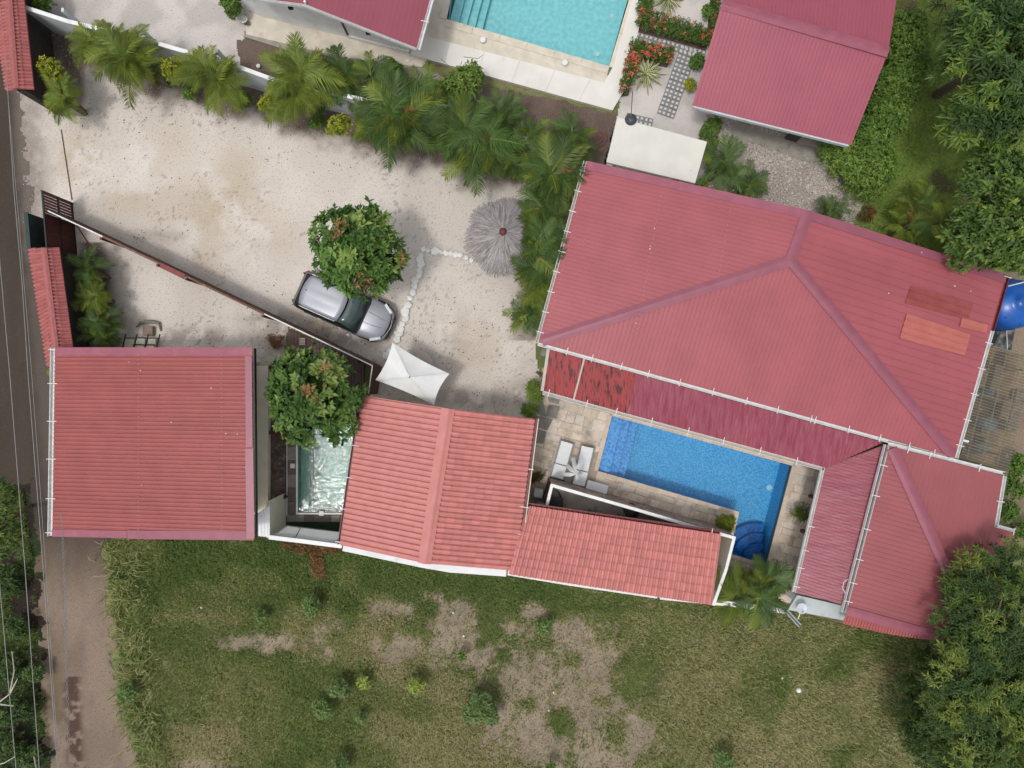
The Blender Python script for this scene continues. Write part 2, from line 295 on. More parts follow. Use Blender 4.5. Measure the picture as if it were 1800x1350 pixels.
# ------------------------------------------------------------------ ground
POOLA = [(800, -60), (788, 38), (1070, 118), (1120, -60)]                    # turquoise pool (photo coordinates, ground level)
POOLB = [(1075, 730), (1393, 818), (1347, 993), (1280, 973), (1298, 900), (1050, 828)]
POOLC = [(524, 690), (524, 901), (640, 901), (640, 690)]
def grow(poly, d):
    cx = sum(p[0] for p in poly)/len(poly); cy = sum(p[1] for p in poly)/len(poly)
    return [(cx+(p[0]-cx)*(1+d), cy+(p[1]-cy)*(1+d)) for p in poly]
HOLES = [POOLA, POOLB, POOLC]
def zone(name, poly, z, mat, colfn, res=.1, ragged=6, holes=(), kind='structure'):
    xs = [(p[0]-900)/40 for p in poly]; ys = [(675-p[1])/40 for p in poly]
    x0, x1, y0, y1 = min(xs)-.3, max(xs)+.3, min(ys)-.3, max(ys)+.3
    nx = int((x1-x0)/res)+1; ny = int((y1-y0)/res)+1
    X, Y = np.meshgrid(x0+np.arange(nx+1)*res, y0+np.arange(ny+1)*res, indexing='ij')
    cx = X[:-1, :-1]+res/2; cy = Y[:-1, :-1]+res/2; px, py = px2(cx, cy)
    qx = px+(fbm(cx*2.1, cy*2.1, 1)-.5)*ragged*4; qy = py+(fbm(cx*2.1+40, cy*2.1, 3)-.5)*ragged*4
    keep = inpoly(qx, qy, poly)
    for h in holes: keep &= ~inpoly(px, py, h)
    ii, jj = np.nonzero(keep); st = ny+1
    F = np.stack([ii*st+jj, (ii+1)*st+jj, (ii+1)*st+jj+1, ii*st+jj+1], 1)
    used, inv = np.unique(F.ravel(), return_inverse=True)
    xv = X.ravel()[used]; yv = Y.ravel()[used]; px, py = px2(xv, yv)
    V = np.stack([xv, yv, np.full(len(xv), z)], 1)
    o = link(name, mesh_np(name, V, inv.reshape(-1, 4), mat, col=colfn(px, py, xv, yv)))
    if kind: o['kind'] = kind
    return o
def lerp(a, b, t): return np.asarray(a)[None, :]*(1-t[:, None])+np.asarray(b)[None, :]*t[:, None] if np.ndim(a) == 1 and np.ndim(b) == 1 else a*(1-t[:, None])+np.asarray(b)*t[:, None]
def const(c): return lambda px, py, x, y: lerp(c, tuple(v*.8 for v in c), sstep(.35, .65, fbm(x*.8, y*.8, 2)))
DIRT = [(480, 1130, 105, 18), (570, 1115, 30, 42), (690, 1070, 60, 25), (800, 1075, 60, 40), (830, 1110, 70, 45), (700, 1140, 55, 30), (850, 1150, 120, 45), (930, 1190, 130, 60),
        (1010, 1240, 110, 80), (960, 1290, 110, 60), (1040, 1330, 110, 60), (1000, 1120, 70, 45), (1060, 1160, 60, 45), (1150, 1205, 18, 20), (950, 1075, 30, 18), (1120, 1290, 40, 30), (870, 1260, 50, 50), (340, 1345, 90, 12)]
def fieldmask(px, py, x, y):       # 1 = bare soil
    m = np.zeros(px.shape)
    for (a, b, ra, rb) in DIRT:
        d = np.sqrt(((px-a)/ra)**2+((py-b)/rb)**2); m = np.maximum(m, 1.12-.72*d)
    n = fbm(x*1.5, y*1.5, 4, 6)
    return sstep(.02, .86, m+(n-.5)*1.5)
def fieldcol(px, py, x, y):
    bare = fieldmask(px, py, x, y)
    n = fbm(x*.45, y*.45, 0, 4); n2 = fbm(x*2.2, y*2.2, 5, 4)
    g = lerp((.125, .168, .058), (.20, .198, .092), sstep(.35, .65, n))
    g = lerp(g, (.15, .115, .06), sstep(.5, .8, n2)*.55)
    dry = sstep(.52, .62, fbm(x*.3+7, y*.3+2, 6, 3)); g = lerp(g, (.17, .135, .075), dry*.45)
    soil = lerp((.275, .222, .165), (.215, .176, .130), sstep(.3, .7, n2))
    return lerp(g, soil, bare) if False else g*(1-bare[:, None])+soil*bare[:, None]
GM = groundmat('field_soil', .55, 18, (.05, .05, .025), .55, 8, (.58, .68), .6, 20)
hz = [grow(h, .02) for h in HOLES]
zone('ground', [(-90, -90), (1890, -90), (1890, 1440), (-90, 1440)], -.012, GM, fieldcol, res=.11, ragged=0, holes=hz)
g = G(); BX, BY = (990/40, 765/40)
x0, x1, y0, y1 = -990/40, 990/40, -765/40, 765/40; L = 250
g.add([(-L, -L, -.03), (L, -L, -.03), (L, y0+.3, -.03), (-L, y0+.3, -.03)], [(0, 1, 2, 3)])
g.add([(-L, y1-.3, -.03), (L, y1-.3, -.03), (L, L, -.03), (-L, L, -.03)], [(0, 1, 2, 3)])
g.add([(-L, y0+.3, -.03), (x0+.3, y0+.3, -.03), (x0+.3, y1-.3, -.03), (-L, y1-.3, -.03)], [(0, 1, 2, 3)])
g.add([(x1-.3, y0+.3, -.03), (L, y0+.3, -.03), (L, y1-.3, -.03), (x1-.3, y1-.3, -.03)], [(0, 1, 2, 3)])
tag(g.build('ground', M('outer_grassland', (.08, .085, .035), (.15, .12, .06), .3, rough=1)), kind='structure')

GRAV = groundmat('pale_gravel', .40, 32, (.20, .17, .15), .6, 13, (.61, .67), .8, 36)
GRAV2 = groundmat('coarse_gravel', .5, 16, (.10, .09, .08), .7, 13, (.54, .62), 1.0, 16)
SOIL = groundmat('garden_soil', .45, 18, (.30, .25, .20), .5, 14, (.62, .68), .9, 20)
ROADM = groundmat('packed_road', .38, 26, (.10, .08, .065), .5, 9, (.58, .68), .7, 30)
LAWN = groundmat('lawn_soil', .35, 20, (.05, .07, .015), .4, 9, (.55, .65), .6, 25)
def yardcol(px, py, x, y):
    n = fbm(x*.5, y*.5, 1); c = lerp((.67, .615, .565), (.61, .555, .505), sstep(.3, .7, n))
    for (a, b, ra, rb, k) in [(390, 370, 105, 80, 1.1), (230, 340, 80, 60, .8), (140, 280, 50, 60, 1.0), (300, 250, 80, 60, .5), (330, 460, 70, 45, .8), (560, 560, 80, 35, .9), (420, 300, 50, 60, .6), (490, 420, 60, 50, .4), (830, 610, 90, 70, .5)]:
        d = np.exp(-(((px-a)/ra)**2+((py-b)/rb)**2)*1.6)*k*sstep(.3, .6, fbm(x*.9, y*.9, 3)); c = lerp(c, (.49, .41, .31), np.clip(d, 0, .9))
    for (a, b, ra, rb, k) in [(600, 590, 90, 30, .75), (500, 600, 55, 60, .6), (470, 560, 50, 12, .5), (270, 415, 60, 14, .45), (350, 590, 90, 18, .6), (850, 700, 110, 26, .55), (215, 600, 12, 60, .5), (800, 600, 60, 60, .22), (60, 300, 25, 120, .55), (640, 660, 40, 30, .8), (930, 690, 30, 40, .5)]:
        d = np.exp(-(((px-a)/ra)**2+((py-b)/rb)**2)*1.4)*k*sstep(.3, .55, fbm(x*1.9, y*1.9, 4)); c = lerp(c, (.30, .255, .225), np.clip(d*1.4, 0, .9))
    wallY = np.interp(px, [50, 480, 760, 1060], [30, 150, 225, 300]); d = (py-wallY)  # planting bed along the wall
    bed = 1-sstep(48, 95, d+(fbm(x*1.4, y*1.4, 2)-.5)*60); c = lerp(c, (.13, .09, .072), bed*.92)
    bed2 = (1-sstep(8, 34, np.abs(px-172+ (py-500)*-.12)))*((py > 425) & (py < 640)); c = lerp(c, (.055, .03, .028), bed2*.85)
    bed3 = (1-sstep(10, 26, np.abs(px-130)))*((py > 90) & (py < 205)); c = lerp(c, (.14, .10, .09), bed3*.8)
    bed4 = (1-sstep(0, 40, np.abs(px-(985-(py-300)*.16))-18))*((py > 290) & (py < 600)); c = lerp(c, (.20, .15, .12), bed4*.7)
    lf = 1-sstep(-6, 75, px-np.interp(py, [150, 345, 440], [22, 44, 60])+(fbm(x*2, y*2, 3)-.5)*50); c = lerp(c, (.25, .215, .19), lf*.9*(py < 460))
    leaf = sstep(.70, .76, fbm(x*9, y*9, 6, 2))*sstep(.45, .6, fbm(x*.6, y*.6, 5)); c = lerp(c, (.22, .17, .14), leaf*.5)
    return c
YARD = [(16, 165), (16, 120), (48, 20), (480, 145), (760, 215), (1030, 290), (1010, 340), (960, 520), (940, 620), (955, 690), (925, 745), (640, 705), (660, 640), (505, 575), (500, 650), (130, 650), (110, 440), (48, 430), (28, 345)]
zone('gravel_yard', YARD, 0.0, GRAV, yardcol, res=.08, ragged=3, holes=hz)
zone('gravel_lot', [(48, -60), (435, -60), (430, 75), (520, 160), (50, 35)], 0.0, GRAV, const((.60, .55, .52)), ragged=3, res=.06)
zone('planting_bed', [(418, 70), (600, 90), (760, 130), (1085, 200), (1065, 300), (480, 165), (425, 140)], .004, SOIL, const((.16, .12, .098)), ragged=3, res=.05)
def roadcol(px, py, x, y):
    n = fbm(x*.7, y*.3, 2); c = lerp((.050, .040, .032), (.078, .062, .050), n)
    edge = sstep(-22, 6, px-np.interp(py, [0, 165, 440, 900], [8, 30, 52, 88])+(fbm(x*2, y*2, 6)-.5)*14); c = lerp(c, (.17, .145, .125), edge*.8*(py < 460)+edge*.4*(py >= 460))
    rut = np.exp(-((px-np.interp(py, [0, 900], [12, 30]))/6)**2)*.4; return lerp(c, (.062, .048, .041), rut)
zone('road', [(-90, -90), (12, -90), (36, 165), (54, 345), (60, 440), (96, 700), (104, 960), (60, 940), (40, 850), (-90, 870)], .004, ROADM, roadcol, ragged=8, res=.07)
def trackcol(px, py, x, y):
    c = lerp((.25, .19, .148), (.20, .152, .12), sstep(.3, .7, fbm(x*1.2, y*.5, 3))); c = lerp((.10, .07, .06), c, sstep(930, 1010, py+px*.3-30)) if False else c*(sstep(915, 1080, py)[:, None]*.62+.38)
    lit = np.exp(-((px-(125+(py-1180)*.05))/14)**2)*(py > 1190)*sstep(.35, .5, fbm(x*3, y*3, 5)); c = lerp(c, (.07, .042, .034), np.clip(lit*1.3, 0, .9))
    l2 = (1-sstep(0, 30, np.abs(px-(82+(py-1100)*.12))))*sstep(.4, .6, fbm(x*2, y*2, 1)); return lerp(c, (.13, .10, .05), l2*.6)
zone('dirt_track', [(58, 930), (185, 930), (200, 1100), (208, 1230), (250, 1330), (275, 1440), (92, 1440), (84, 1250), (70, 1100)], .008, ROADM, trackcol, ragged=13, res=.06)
def vergecol(px, py, x, y): return lerp((.030, .022, .018), (.028, .045, .018), sstep(.4, .6, fbm(x, y, 2)))  # shade under the roadside growth is put into this dark ground colour
zone('verge', [(-90, 840), (55, 850), (72, 1000), (88, 1250), (98, 1440), (-90, 1440)], .006, SOIL, vergecol, ragged=9, res=.06)
zone('garden_sand', [(1140, -90), (1300, -90), (1240, 180), (1300, 215), (1290, 330), (1060, 300), (1085, 200)], .004, groundmat('pale_sand', .14, 28, (.25, .2, .17), .5, 12, (.63, .70), .4, 40), const((.60, .555, .53)), ragged=3, res=.06, holes=[grow(POOLA, .14)])
zone('gravel_court', [(1245, 195), (1460, 250), (1530, 330), (1500, 400), (1320, 370), (1240, 330)], .006, GRAV2, const((.42, .37, .34)), ragged=6, res=.06)
def lawncol(px, py, x, y):
    c = lerp((.14, .215, .038), (.17, .235, .05), sstep(.3, .7, fbm(x*.7, y*.7, 1))); return lerp(c, (.09, .06, .045), sstep(.55, .7, fbm(x*.8+3, y*.8, 4))*.8)
zone('lawn', [(1440, -90), (1900, -90), (1900, 500), (1700, 480), (1480, 400), (1500, 330), (1440, 250)], .005, LAWN, lawncol, ragged=6)
zone('backyard', [(1690, 480), (1900, 470), (1900, 900), (1700, 1000), (1640, 800)], .007, SOIL, const((.26, .20, .15)), ragged=4)

# ------------------------------------------------------------------ pools
def pool(name, poly, depth, wall, water, wz, label, parts):
    c = P(sum(p[0] for p in poly)/len(poly), sum(p[1] for p in poly)/len(poly))
    t = thing(name, c, label, 'swimming pool')
    pts = [P(*p) for p in poly]; n = len(pts); t3 = .2
    A = sum(pts[i].x*pts[(i+1) % n].y-pts[(i+1) % n].x*pts[i].y for i in range(n))
    if A < 0: pts = pts[::-1]
    g = G()
    g.add([(p.x, p.y, .02) for p in pts]+[(p.x, p.y, -depth) for p in pts], [list(range(n, 2*n))]+[(i, n+i, n+(i+1) % n, (i+1) % n)[::-1] for i in range(n)])
    g.build('basin', wall, t)
    g = G(); g.add([(p.x, p.y, wz) for p in pts], [list(range(n))]); w = g.build('water', water, t); w['kind'] = 'structure'
    if 'kind' in w: del w['kind']
    return t
def steps(t, quads, mat):
    for q, z0, z1 in quads:
        g = G(); g.prism([tuple(P(*p)[:2]) for p in q], z0, z1); g.build('step', mat, t)
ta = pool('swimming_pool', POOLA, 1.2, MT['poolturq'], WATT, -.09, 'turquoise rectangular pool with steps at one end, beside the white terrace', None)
d1 = (-14, 50)
def along(a, b, t): return (a[0]+(b[0]-a[0])*t, a[1]+(b[1]-a[1])*t)
aw0, aw1 = (788, 38), (815, -60)
st = []
for i, (k0, k1) in enumerate([(0, 15), (15, 28), (28, 41), (41, 53)]):
    f0, f1 = k0/282., k1/282.; a, b = along((788, 38), (1070, 118), f0), along((788, 38), (1070, 118), f1)
    st.append(([a, b, (b[0]+26, b[1]-100), (a[0]+26, a[1]-100)], -1.19, -.25-.22*i))
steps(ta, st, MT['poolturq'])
g = G()
for (x, y) in ((1050, 95), (1075, 28)): g.lathe(P(x, y, -1.17), [(.10, 0), (.10, .02)], 12)
g.build('drain_cover', MT['whitemetal'], ta)
tb = pool('swimming_pool', POOLB, 1.35, MT['poolblue'], WATB, -.08, 'L-shaped blue mosaic pool between the stone deck and the magenta veranda roof', None)
stepmat = M('pale_blue_step_mosaic', (.07, .22, .52), (.20, .42, .72), 9, 2, rough=.4, ramp=(.36, .6))
e0, e1, f0_, f1_ = (1075, 730), (1393, 818), (1050, 828), (1298, 900)
st = []
for i, (k0, k1) in enumerate([(0, 22), (22, 38), (38, 54)]):
    st.append(([along(e0, e1, k0/330.), along(e0, e1, k1/330.), along(f0_, f1_, k1/258.), along(f0_, f1_, k0/258.)], -1.34, -.18-.24*i))
steps(tb, st, stepmat)
cc = (1342, 990)
for i, rr in enumerate((1.55, 1.15, .75, .38)):
    c = P(*cc); pts = []
    for k in range(13):
        a = R(165)+(R(75)-R(165))*k/12; pts.append((c.x+rr*math.cos(a), c.y+rr*math.sin(a)))
    pts.append((c.x, c.y)); g = G(); g.prism(pts, -1.33, -.95+.22*i); g.build('round_step', M('deep_blue_step_mosaic', (.01, .10, .34), (.03, .2, .5), 9, 2, rough=.4) if i == 0 else D.materials['deep_blue_step_mosaic'], tb)
g = G(); g.lathe(P(1352, 857, -1.33), [(.13, 0), (.13, .03), (.05, .04)], 14); g.build('drain_cover', MT['whitemetal'], tb)
tc_ = pool('plunge_pool', POOLC, 1.0, MT['poolteal'], WATS, -.06, 'small teal plunge pool under the tree, water rippled and glinting', None)
g = G(); g.prism([tuple(P(*p)[:2]) for p in [(525, 691), (541, 691), (541, 900), (525, 900)]], -.99, -.32); g.build('ledge', MT['poolledge'], tc_)
g = G(); g.prism([tuple(P(*p)[:2]) for p in [(577, 691), (639, 691), (639, 840), (577, 800)]], -.99, -.40); g.build('ledge', MT['poolledge'], tc_)
for q in ([(521, 690), (524, 690), (524, 904), (521, 904)], [(524, 901), (612, 901), (612, 904), (524, 904)]):
    g = G(); g.prism([tuple(P(*p)[:2]) for p in q], -.02, .05); g.build('coping', MT['white'], tc_)

# decks ---------------------------------------------------------------
def clip(poly, a, b):
    out = []; n = len(poly)
    f = lambda p: (b[0]-a[0])*(p[1]-a[1])-(b[1]-a[1])*(p[0]-a[0])
    for i in range(n):
        p, q = poly[i], poly[(i+1) % n]; fp, fq = f(p), f(q)
        if fp >= 0: out.append(p)
        if (fp >= 0) != (fq >= 0):
            t = fp/(fp-fq); out.append((p[0]+(q[0]-p[0])*t, p[1]+(q[1]-p[1])*t))
    return out
def area(p): return abs(sum(p[i][0]*p[(i+1) % len(p)][1]-p[(i+1) % len(p)][0]*p[i][1] for i in range(len(p)))/2)
def clip_in(poly, conv):
    A = sum(conv[i][0]*conv[(i+1) % len(conv)][1]-conv[(i+1) % len(conv)][0]*conv[i][1] for i in range(len(conv)))
    c = conv if A > 0 else conv[::-1]
    for i in range(len(c)):
        poly = clip(poly, c[i], c[(i+1) % len(c)])
        if len(poly) < 3: return []
    return poly
deckpoly = [(952, 690), (960, 640), (1470, 790), (1480, 830), (1410, 1060), (1240, 1010), (1256, 930), (965, 850), (915, 850), (925, 740)]
base = thing('stone_deck', P(1100, 700), 'irregular pale stone paving around the blue L-shaped pool', 'paving'); base['kind'] = 'structure'; del base['category']
g = G(); ho = grow(POOLB, 0.0)
# mortar bed as convex pieces round the pool
pieces = [[(952, 690), (960, 650), (1075, 684), (1075, 730), (1050, 828), (1040, 872), (962, 850), (915, 880), (925, 740)],
          [(1075, 684), (1470, 792), (1450, 834), (1075, 730)], [(1393, 818), (1475, 840), (1412, 1070), (1395, 1062), (1347, 993)],
          [(1050, 828), (1298, 900), (1288, 940), (1040, 872)], [(1298, 900), (1280, 973), (1255, 1040), (1240, 1020), (1262, 930), (1288, 930)], [(1280, 973), (1347, 993), (1395, 1062), (1240, 1030)]]
for q in pieces: g.prism([tuple(P(*p)[:2]) for p in q], -.3, .012)
g.build('mortar_bed', M('deck_mortar', (.44, .37, .30), (.36, .30, .24), 6, rough=.95), base)
rs = random.Random(3)
ux = Vector((math.cos(RA), math.sin(RA))); uy = Vector((-ux.y, ux.x)); nst = 0
o0 = P(1075, 730)
rows = []; y = -7.0
while y < 3.5:
    h = rs.choice([.28, .34, .4, .46]); x = -4.6+rs.random()*.3
    while x < 11:
        w = rs.choice([.3, .4, .5, .62])
        j = [rs.uniform(-.03, .03) for _ in range(8)]; gp = .012
        q = [(x+gp+j[0], y+gp+j[1]), (x+w-gp+j[2], y+gp+j[3]), (x+w-gp+j[4], y+h-gp+j[5]), (x+gp+j[6], y+h-gp+j[7])]
        q = [(o0.x+ux.x*a+uy.x*b, o0.y+ux.y*a+uy.y*b) for a, b in q]; x += w
        for pc in pieces:
            r_ = clip_in(q, [tuple(P(*p)[:2]) for p in pc])
            if len(r_) >= 3 and area(r_) > .03 and nst < 298:
                g = G(); zz = .02+rs.random()*.012; g.prism(r_, 0.0, zz); o = g.build('stone', MT['stone2'] if rs.random() < .3 else MT['stone'], base); nst += 1
    y += h
# keep total at most 300, drop none visible: hidden parts under the veranda roof are skipped by the pieces above
def copings(poly, parent, w, mat, step=.45, z=.05, inside=None):
    pts = [P(*p) for p in poly]; n = len(pts)
    cx = sum((p for p in pts), Vector((0, 0, 0)))/n
    A = sum(pts[i].x*pts[(i+1) % n].y-pts[(i+1) % n].x*pts[i].y for i in range(n))
    if A < 0: pts = pts[::-1]
    for i in range(n):
        a, b = pts[i], pts[(i+1) % n]; d = (b-a); Ln = d.length; d.normalize(); nrm = Vector((d.y, -d.x, 0))
        k = max(1, int(Ln/step))
        for q in range(k):
            s0, s1 = Ln*q/k+.006, Ln*(q+1)/k-.006
            A_, B_ = a+d*s0, a+d*s1
            g = G(); g.prism([tuple((A_-nrm*.02)[:2]), tuple((B_-nrm*.02)[:2]), tuple((B_+nrm*w)[:2]), tuple((A_+nrm*w)[:2])], .0, z+.0023*i); g.build('coping_stone', mat, parent)
copings(POOLB, tb, .16, MT['coping'])
copings([(784, 35), (1071, 118.5), (1124, -60), (805, -60)], ta, .30, MT['terrace'], 1.2, .06)

ter = thing('pool_terrace', P(900, 150), 'x', 'x'); ter['kind'] = 'structure'; del ter['category']; del ter['label']
g = G(); g.prism([tuple(P(*p)[:2]) for p in [(755, -60), (803, -60), (782, 40), (1067, 124), (1069, 150), (735, 62), (745, 20)]], -.1, .03); g.build('deck_slab', MT['terrace'], ter)
def pn(q, z0, z1, name, mat, parent): g = G(); g.prism([tuple(P(*p, z1)[:2]) for p in q], z0, z1); return g.build(name, mat, parent)
N = 6
for i in range(N):     # white terrace in cast bays
    a0, a1 = along((728, 58), (1100, 155), i/N), along((728, 58), (1100, 155), (i+1)/N-.0008)
    b0, b1 = along((722, 96), (1077, 194), i/N), along((722, 96), (1077, 194), (i+1)/N-.0008)
    pn([a0, a1, b1, b0], -.05, .17, 'terrace_bay', MT['whiteterrace'], ter)
pn([(1078, 116), (1128, -60), (1147, -60), (1100, 156), (1062, 146)], -.05, .165, 'terrace_bay', MT['whiteterrace'], ter)
for (x, y) in ((849, 72), (993, 112)):
    g = G(); g.lathe(P(x, y, .171 if x < 0 else .06), [(.13, -.05), (.13, .13), (.10, .15)], 16); g.build('skimmer_lid', MT['white'], ter)
# old terrace beside the cabin
pn([(432, -60), (470, -60), (500, 10), (760, 92), (742, 118), (600, 100), (432, 60)], -.05, .12, 'terrace_bay', MT['terrace'], ter)
pn([(600, 100), (742, 118), (790, 140), (700, 150), (640, 125)], -.05, .08, 'terrace_bay', MT['concrete'], ter)
pn([(430, 60), (600, 100), (640, 126), (638, 130), (428, 64)], -.05, .10, 'terrace_bay', MT['concrete'], ter)

# paver path ------------------------------------------------------------
pth = thing('garden_path', P(1180, 140), 'x', 'x'); pth['kind'] = 'structure'; del pth['label']; del pth['category']
blk = G(); blk.box((0, 0, .02), .385, .385, .05)
blkm = None
ins = G()
for a in (-1, 1):
    for b in (-1, 1): ins.box((a*.095, b*.095, .03), .10, .10, .04)
def path(p0, p1, wid, kp=[None, None]):
    a, b = P(*p0), P(*p1); d = (b-a); Ln = d.length; d.normalize(); nn = Vector((-d.y, d.x, 0)); k = int(Ln/.4)
    for i in range(k):
        for j in range(wid):
            c = a+d*(i+.5)*.4+nn*((j-(wid-1)/2)*.4)
            o = None
            if kp[0] is None:
                o = blk.build('paver', MT['paver'], pth, local=True); i1 = ins.build('pebble_inset', MT['pebble'], o, local=True); kp[0] = o.data; kp[1] = i1.data
            else:
                o = link('paver', kp[0], pth); link('pebble_inset', kp[1], o)
            o.location = c-off(pth)+Vector((0, 0, .004*((i+j) % 2))); o.rotation_euler = (0, 0, math.atan2(d.y, d.x)+rs.uniform(-.02, .02))
path((1212, 84), (1165, 216), 2); path((1118, 56), (1250, 92), 2); path((1100, 206), (1150, 218), 1)
sp = thing('concrete_path', P(1300, 250), 'x', 'x'); sp['kind'] = 'structure'; del sp['label']; del sp['category']
for q in ([(1292, 212), (1322, 220), (1315, 255), (1282, 250)], [(1282, 252), (1315, 257), (1306, 295), (1272, 286)], [(1325, 223), (1333, 225), (1330, 240), (1322, 238)]):
    pn(q, -.02, .05, 'path_slab', MT['concrete'], sp)
pn([(1320, 226), (1452, 262), (1440, 288), (1405, 280), (1320, 250)], -.02, .03, 'path_slab', MT['concrete'], sp)
# grey stepping slabs between houses
ss = thing('stepping_slabs', P(955, 740), 'x', 'x'); ss['kind'] = 'structure'; del ss['label']; del ss['category']
for q in ([(960, 690), (985, 694), (982, 711), (965, 706)], [(964, 712), (984, 714), (978, 736), (960, 731)], [(945, 728), (960, 733), (955, 706), (945, 704)], [(942, 731), (972, 737), (962, 757), (940, 749)], [(940, 753), (961, 759), (955, 780), (936, 778)], [(953, 612), (966, 614), (962, 628), (950, 624)]):
    pn(q, 0.0, .08, 'slab', MT['graystone'], ss)

# plank deck and pool surround
pd = thing('plank_deck', P(560, 620), 'x', 'x'); pd['kind'] = 'structure'; del pd['label']; del pd['category']
for i in range(24):
    x = 506+i*5.6; ytop = 579+(x-506)*.38
    pn([(x, ytop), (x+5.1, ytop+2), (x+5.1, 692), (x, 692)], -.05, .10, 'plank', MT['darkplank'], pd)
g = G()
for k in range(6): g.box(P(527+k*1.7, 600, .12), .02, .30, .02)
for k in (595, 600, 606): g.box(P(531.5, k, .125), .26, .02, .02)
g.build('floor_grille', MT['cream'], pd)
sr = thing('pool_surround', P(515, 800), 'x', 'x'); sr['kind'] = 'structure'; del sr['label']; del sr['category']
for i in range(9):
    y = 690+i*24; pn([(504.5, y), (520.5, y), (520.5, y+23), (504.5, y+23)], -.02, .045, 'floor_tile', MT['tilegrey'] if i in (4, 6) else MT['tilebrown'], sr)
for i in range(7):
    x = 504.5+i*15.5; pn([(x, 906), (x+15, 906), (x+15, 917), (x, 917)], -.02, .045, 'floor_tile', MT['tilegrey'] if i in (0, 1, 5) else MT['tilebrown'], sr)
for (x, y) in ((514.5, 819), (565, 902.5)):
    g = G(); g.box(P(x, y, .06), .2, .2, .03); g.build('skimmer_cover', MT['white'], sr)
pn([(503.5, 690), (505, 690), (505, 906), (503.5, 906)], -.02, .05, 'edge_strip', MT['whitemetal'], sr)
pn([(503, 918), (612, 918), (612, 938), (503, 928)], -.02, .02, 'turf_strip', MT['turf'], sr)
g = G(); g.prism([tuple(P(*p)[:2]) for p in [(925, 742), (950, 760), (966, 838), (958, 890), (900, 905), (905, 760)]], -.1, .008); tag(g.build('side_passage', MT['concrete']), kind='structure')
# walled patio floor
pf = G(); pf.prism([tuple(P(*p)[:2]) for p in [(958, 873), (967, 843), (1105, 882), (1198, 910), (1250, 925), (1215, 1000), (940, 950)]], -.05, .85); tag(pf.build('patio_floor', MT['yardfloor']), kind='structure')
# ------------------------------------------------------------------ roofs and houses
def plane_basis(poly, ribdir):
    n = (poly[1]-poly[0]).cross(poly[2]-poly[0]).normalized()
    if n.z < 0: n = -n
    v = (ribdir-n*ribdir.dot(n)).normalized(); u = v.cross(n).normalized(); return u, v, n
def sheets(poly, ribdir, pitch, h, parent, mat, per=5, prof=(.0, .55, .62, .93), name='roof_sheet', lift=0.0, t=.012):
    """ribbed metal roof: one object per sheet, `per` ribs wide; prof = flat | rise | crown | fall as fractions of the pitch"""
    poly = [Vector(p) for p in poly]; u, v, n = plane_basis(poly, ribdir); o = poly[0]; m = len(poly)
    uv = [((p-o).dot(u), (p-o).dot(v)) for p in poly]; u0 = min(a for a, b in uv); u1 = max(a for a, b in uv)
    def rng(x):
        hit = []
        for i in range(m):
            (a, b), (c, d) = uv[i], uv[(i+1) % m]
            if abs(a-c) < 1e-9:
                if abs(x-a) < 1e-6: hit += [b, d]
            elif min(a, c)-1e-7 <= x <= max(a, c)+1e-7: hit.append(b+(d-b)*(x-a)/(c-a))
        return (min(hit), max(hit)) if hit else None
    def hgt(x):
        f = ((x-u0)/pitch) % 1.0; a, b, c, d = prof
        if f < b: return 0.0
        if f < c: return h*(f-b)/(c-b)
        if f < d: return h
        return h*(1-f)/(1-d) if d < 1 else 0
    k = int(math.ceil((u1-u0)/pitch)); objs = []
    for s in range(0, k, per):
        xs = []
        for q in range(s, min(s+per, k)): xs += [u0+(q+f)*pitch for f in prof]
        xs.append(u0+min(s+per, k)*pitch); xs += [a for a, b in uv if xs[0] < a < xs[-1]]; xs = sorted(set(round(min(max(x, u0), u1), 6) for x in xs))
        V = []; F = []
        for x in xs:
            r = rng(min(max(x, u0+1e-6), u1-1e-6))
            if r is None: continue
            for w in r: V.append(o+u*x+v*w+n*(hgt(x)+lift))
        if len(V) < 4: continue
        for i in range(0, len(V)-2, 2): F.append((i, i+1, i+3, i+2))
        nb = len(V); V += [p-n*t for p in V]; F += [tuple(nb+i for i in f[::-1]) for f in F]
        F.append((0, nb, nb+1, 1)); e = nb-2; F.append((e, e+1, nb+e+1, nb+e))
        for i in range(0, nb-2, 2): F.append((i, i+2, nb+i+2, nb+i)); F.append((i+1, nb+i+1, nb+i+3, i+3))
        g = G(); g.add(V, F); ob = g.build(name, mat, parent); objs.append(ob)
    for ob in objs:
        bm = bmesh.new(); bm.from_mesh(ob.data); bmesh.ops.recalc_face_normals(bm, faces=bm.faces[:]); bm.to_mesh(ob.data); bm.free()
    return objs
def strip(parent, a, b, w, th, mat, name='flashing', up=.035, bend=0.0):
    """flat metal strip along a-b (3D), w wide; a shallow roof-shaped fold when bend > 0"""
    a, b = Vector(a), Vector(b); d = (b-a).normalized(); s = d.cross(Vector((0, 0, 1))).normalized(); z = Vector((0, 0, up)); g = G()
    sec = [(-w/2, -bend), (-w*.12, 0), (w*.12, 0), (w/2, -bend)]
    V = [e+s*x+Vector((0, 0, y))+z for e in (a, b) for x, y in sec]+[e+s*x+Vector((0, 0, y-th))+z for e in (a, b) for x, y in sec]
    F = [(i, i+1, 5+i, 4+i) for i in range(3)]+[(8+i, 12+i, 13+i, 9+i) for i in range(3)]+[(0, 4, 12, 8), (3, 11, 15, 7)]+[(i, 8+i, 9+i, i+1) for i in range(3)]+[(4+i, 5+i, 13+i, 12+i) for i in range(3)]
    g.add(V, F); o = g.build(name, mat, parent)
    bm = bmesh.new(); bm.from_mesh(o.data); bmesh.ops.recalc_face_normals(bm, faces=bm.faces[:]); bm.to_mesh(o.data); bm.free(); return o
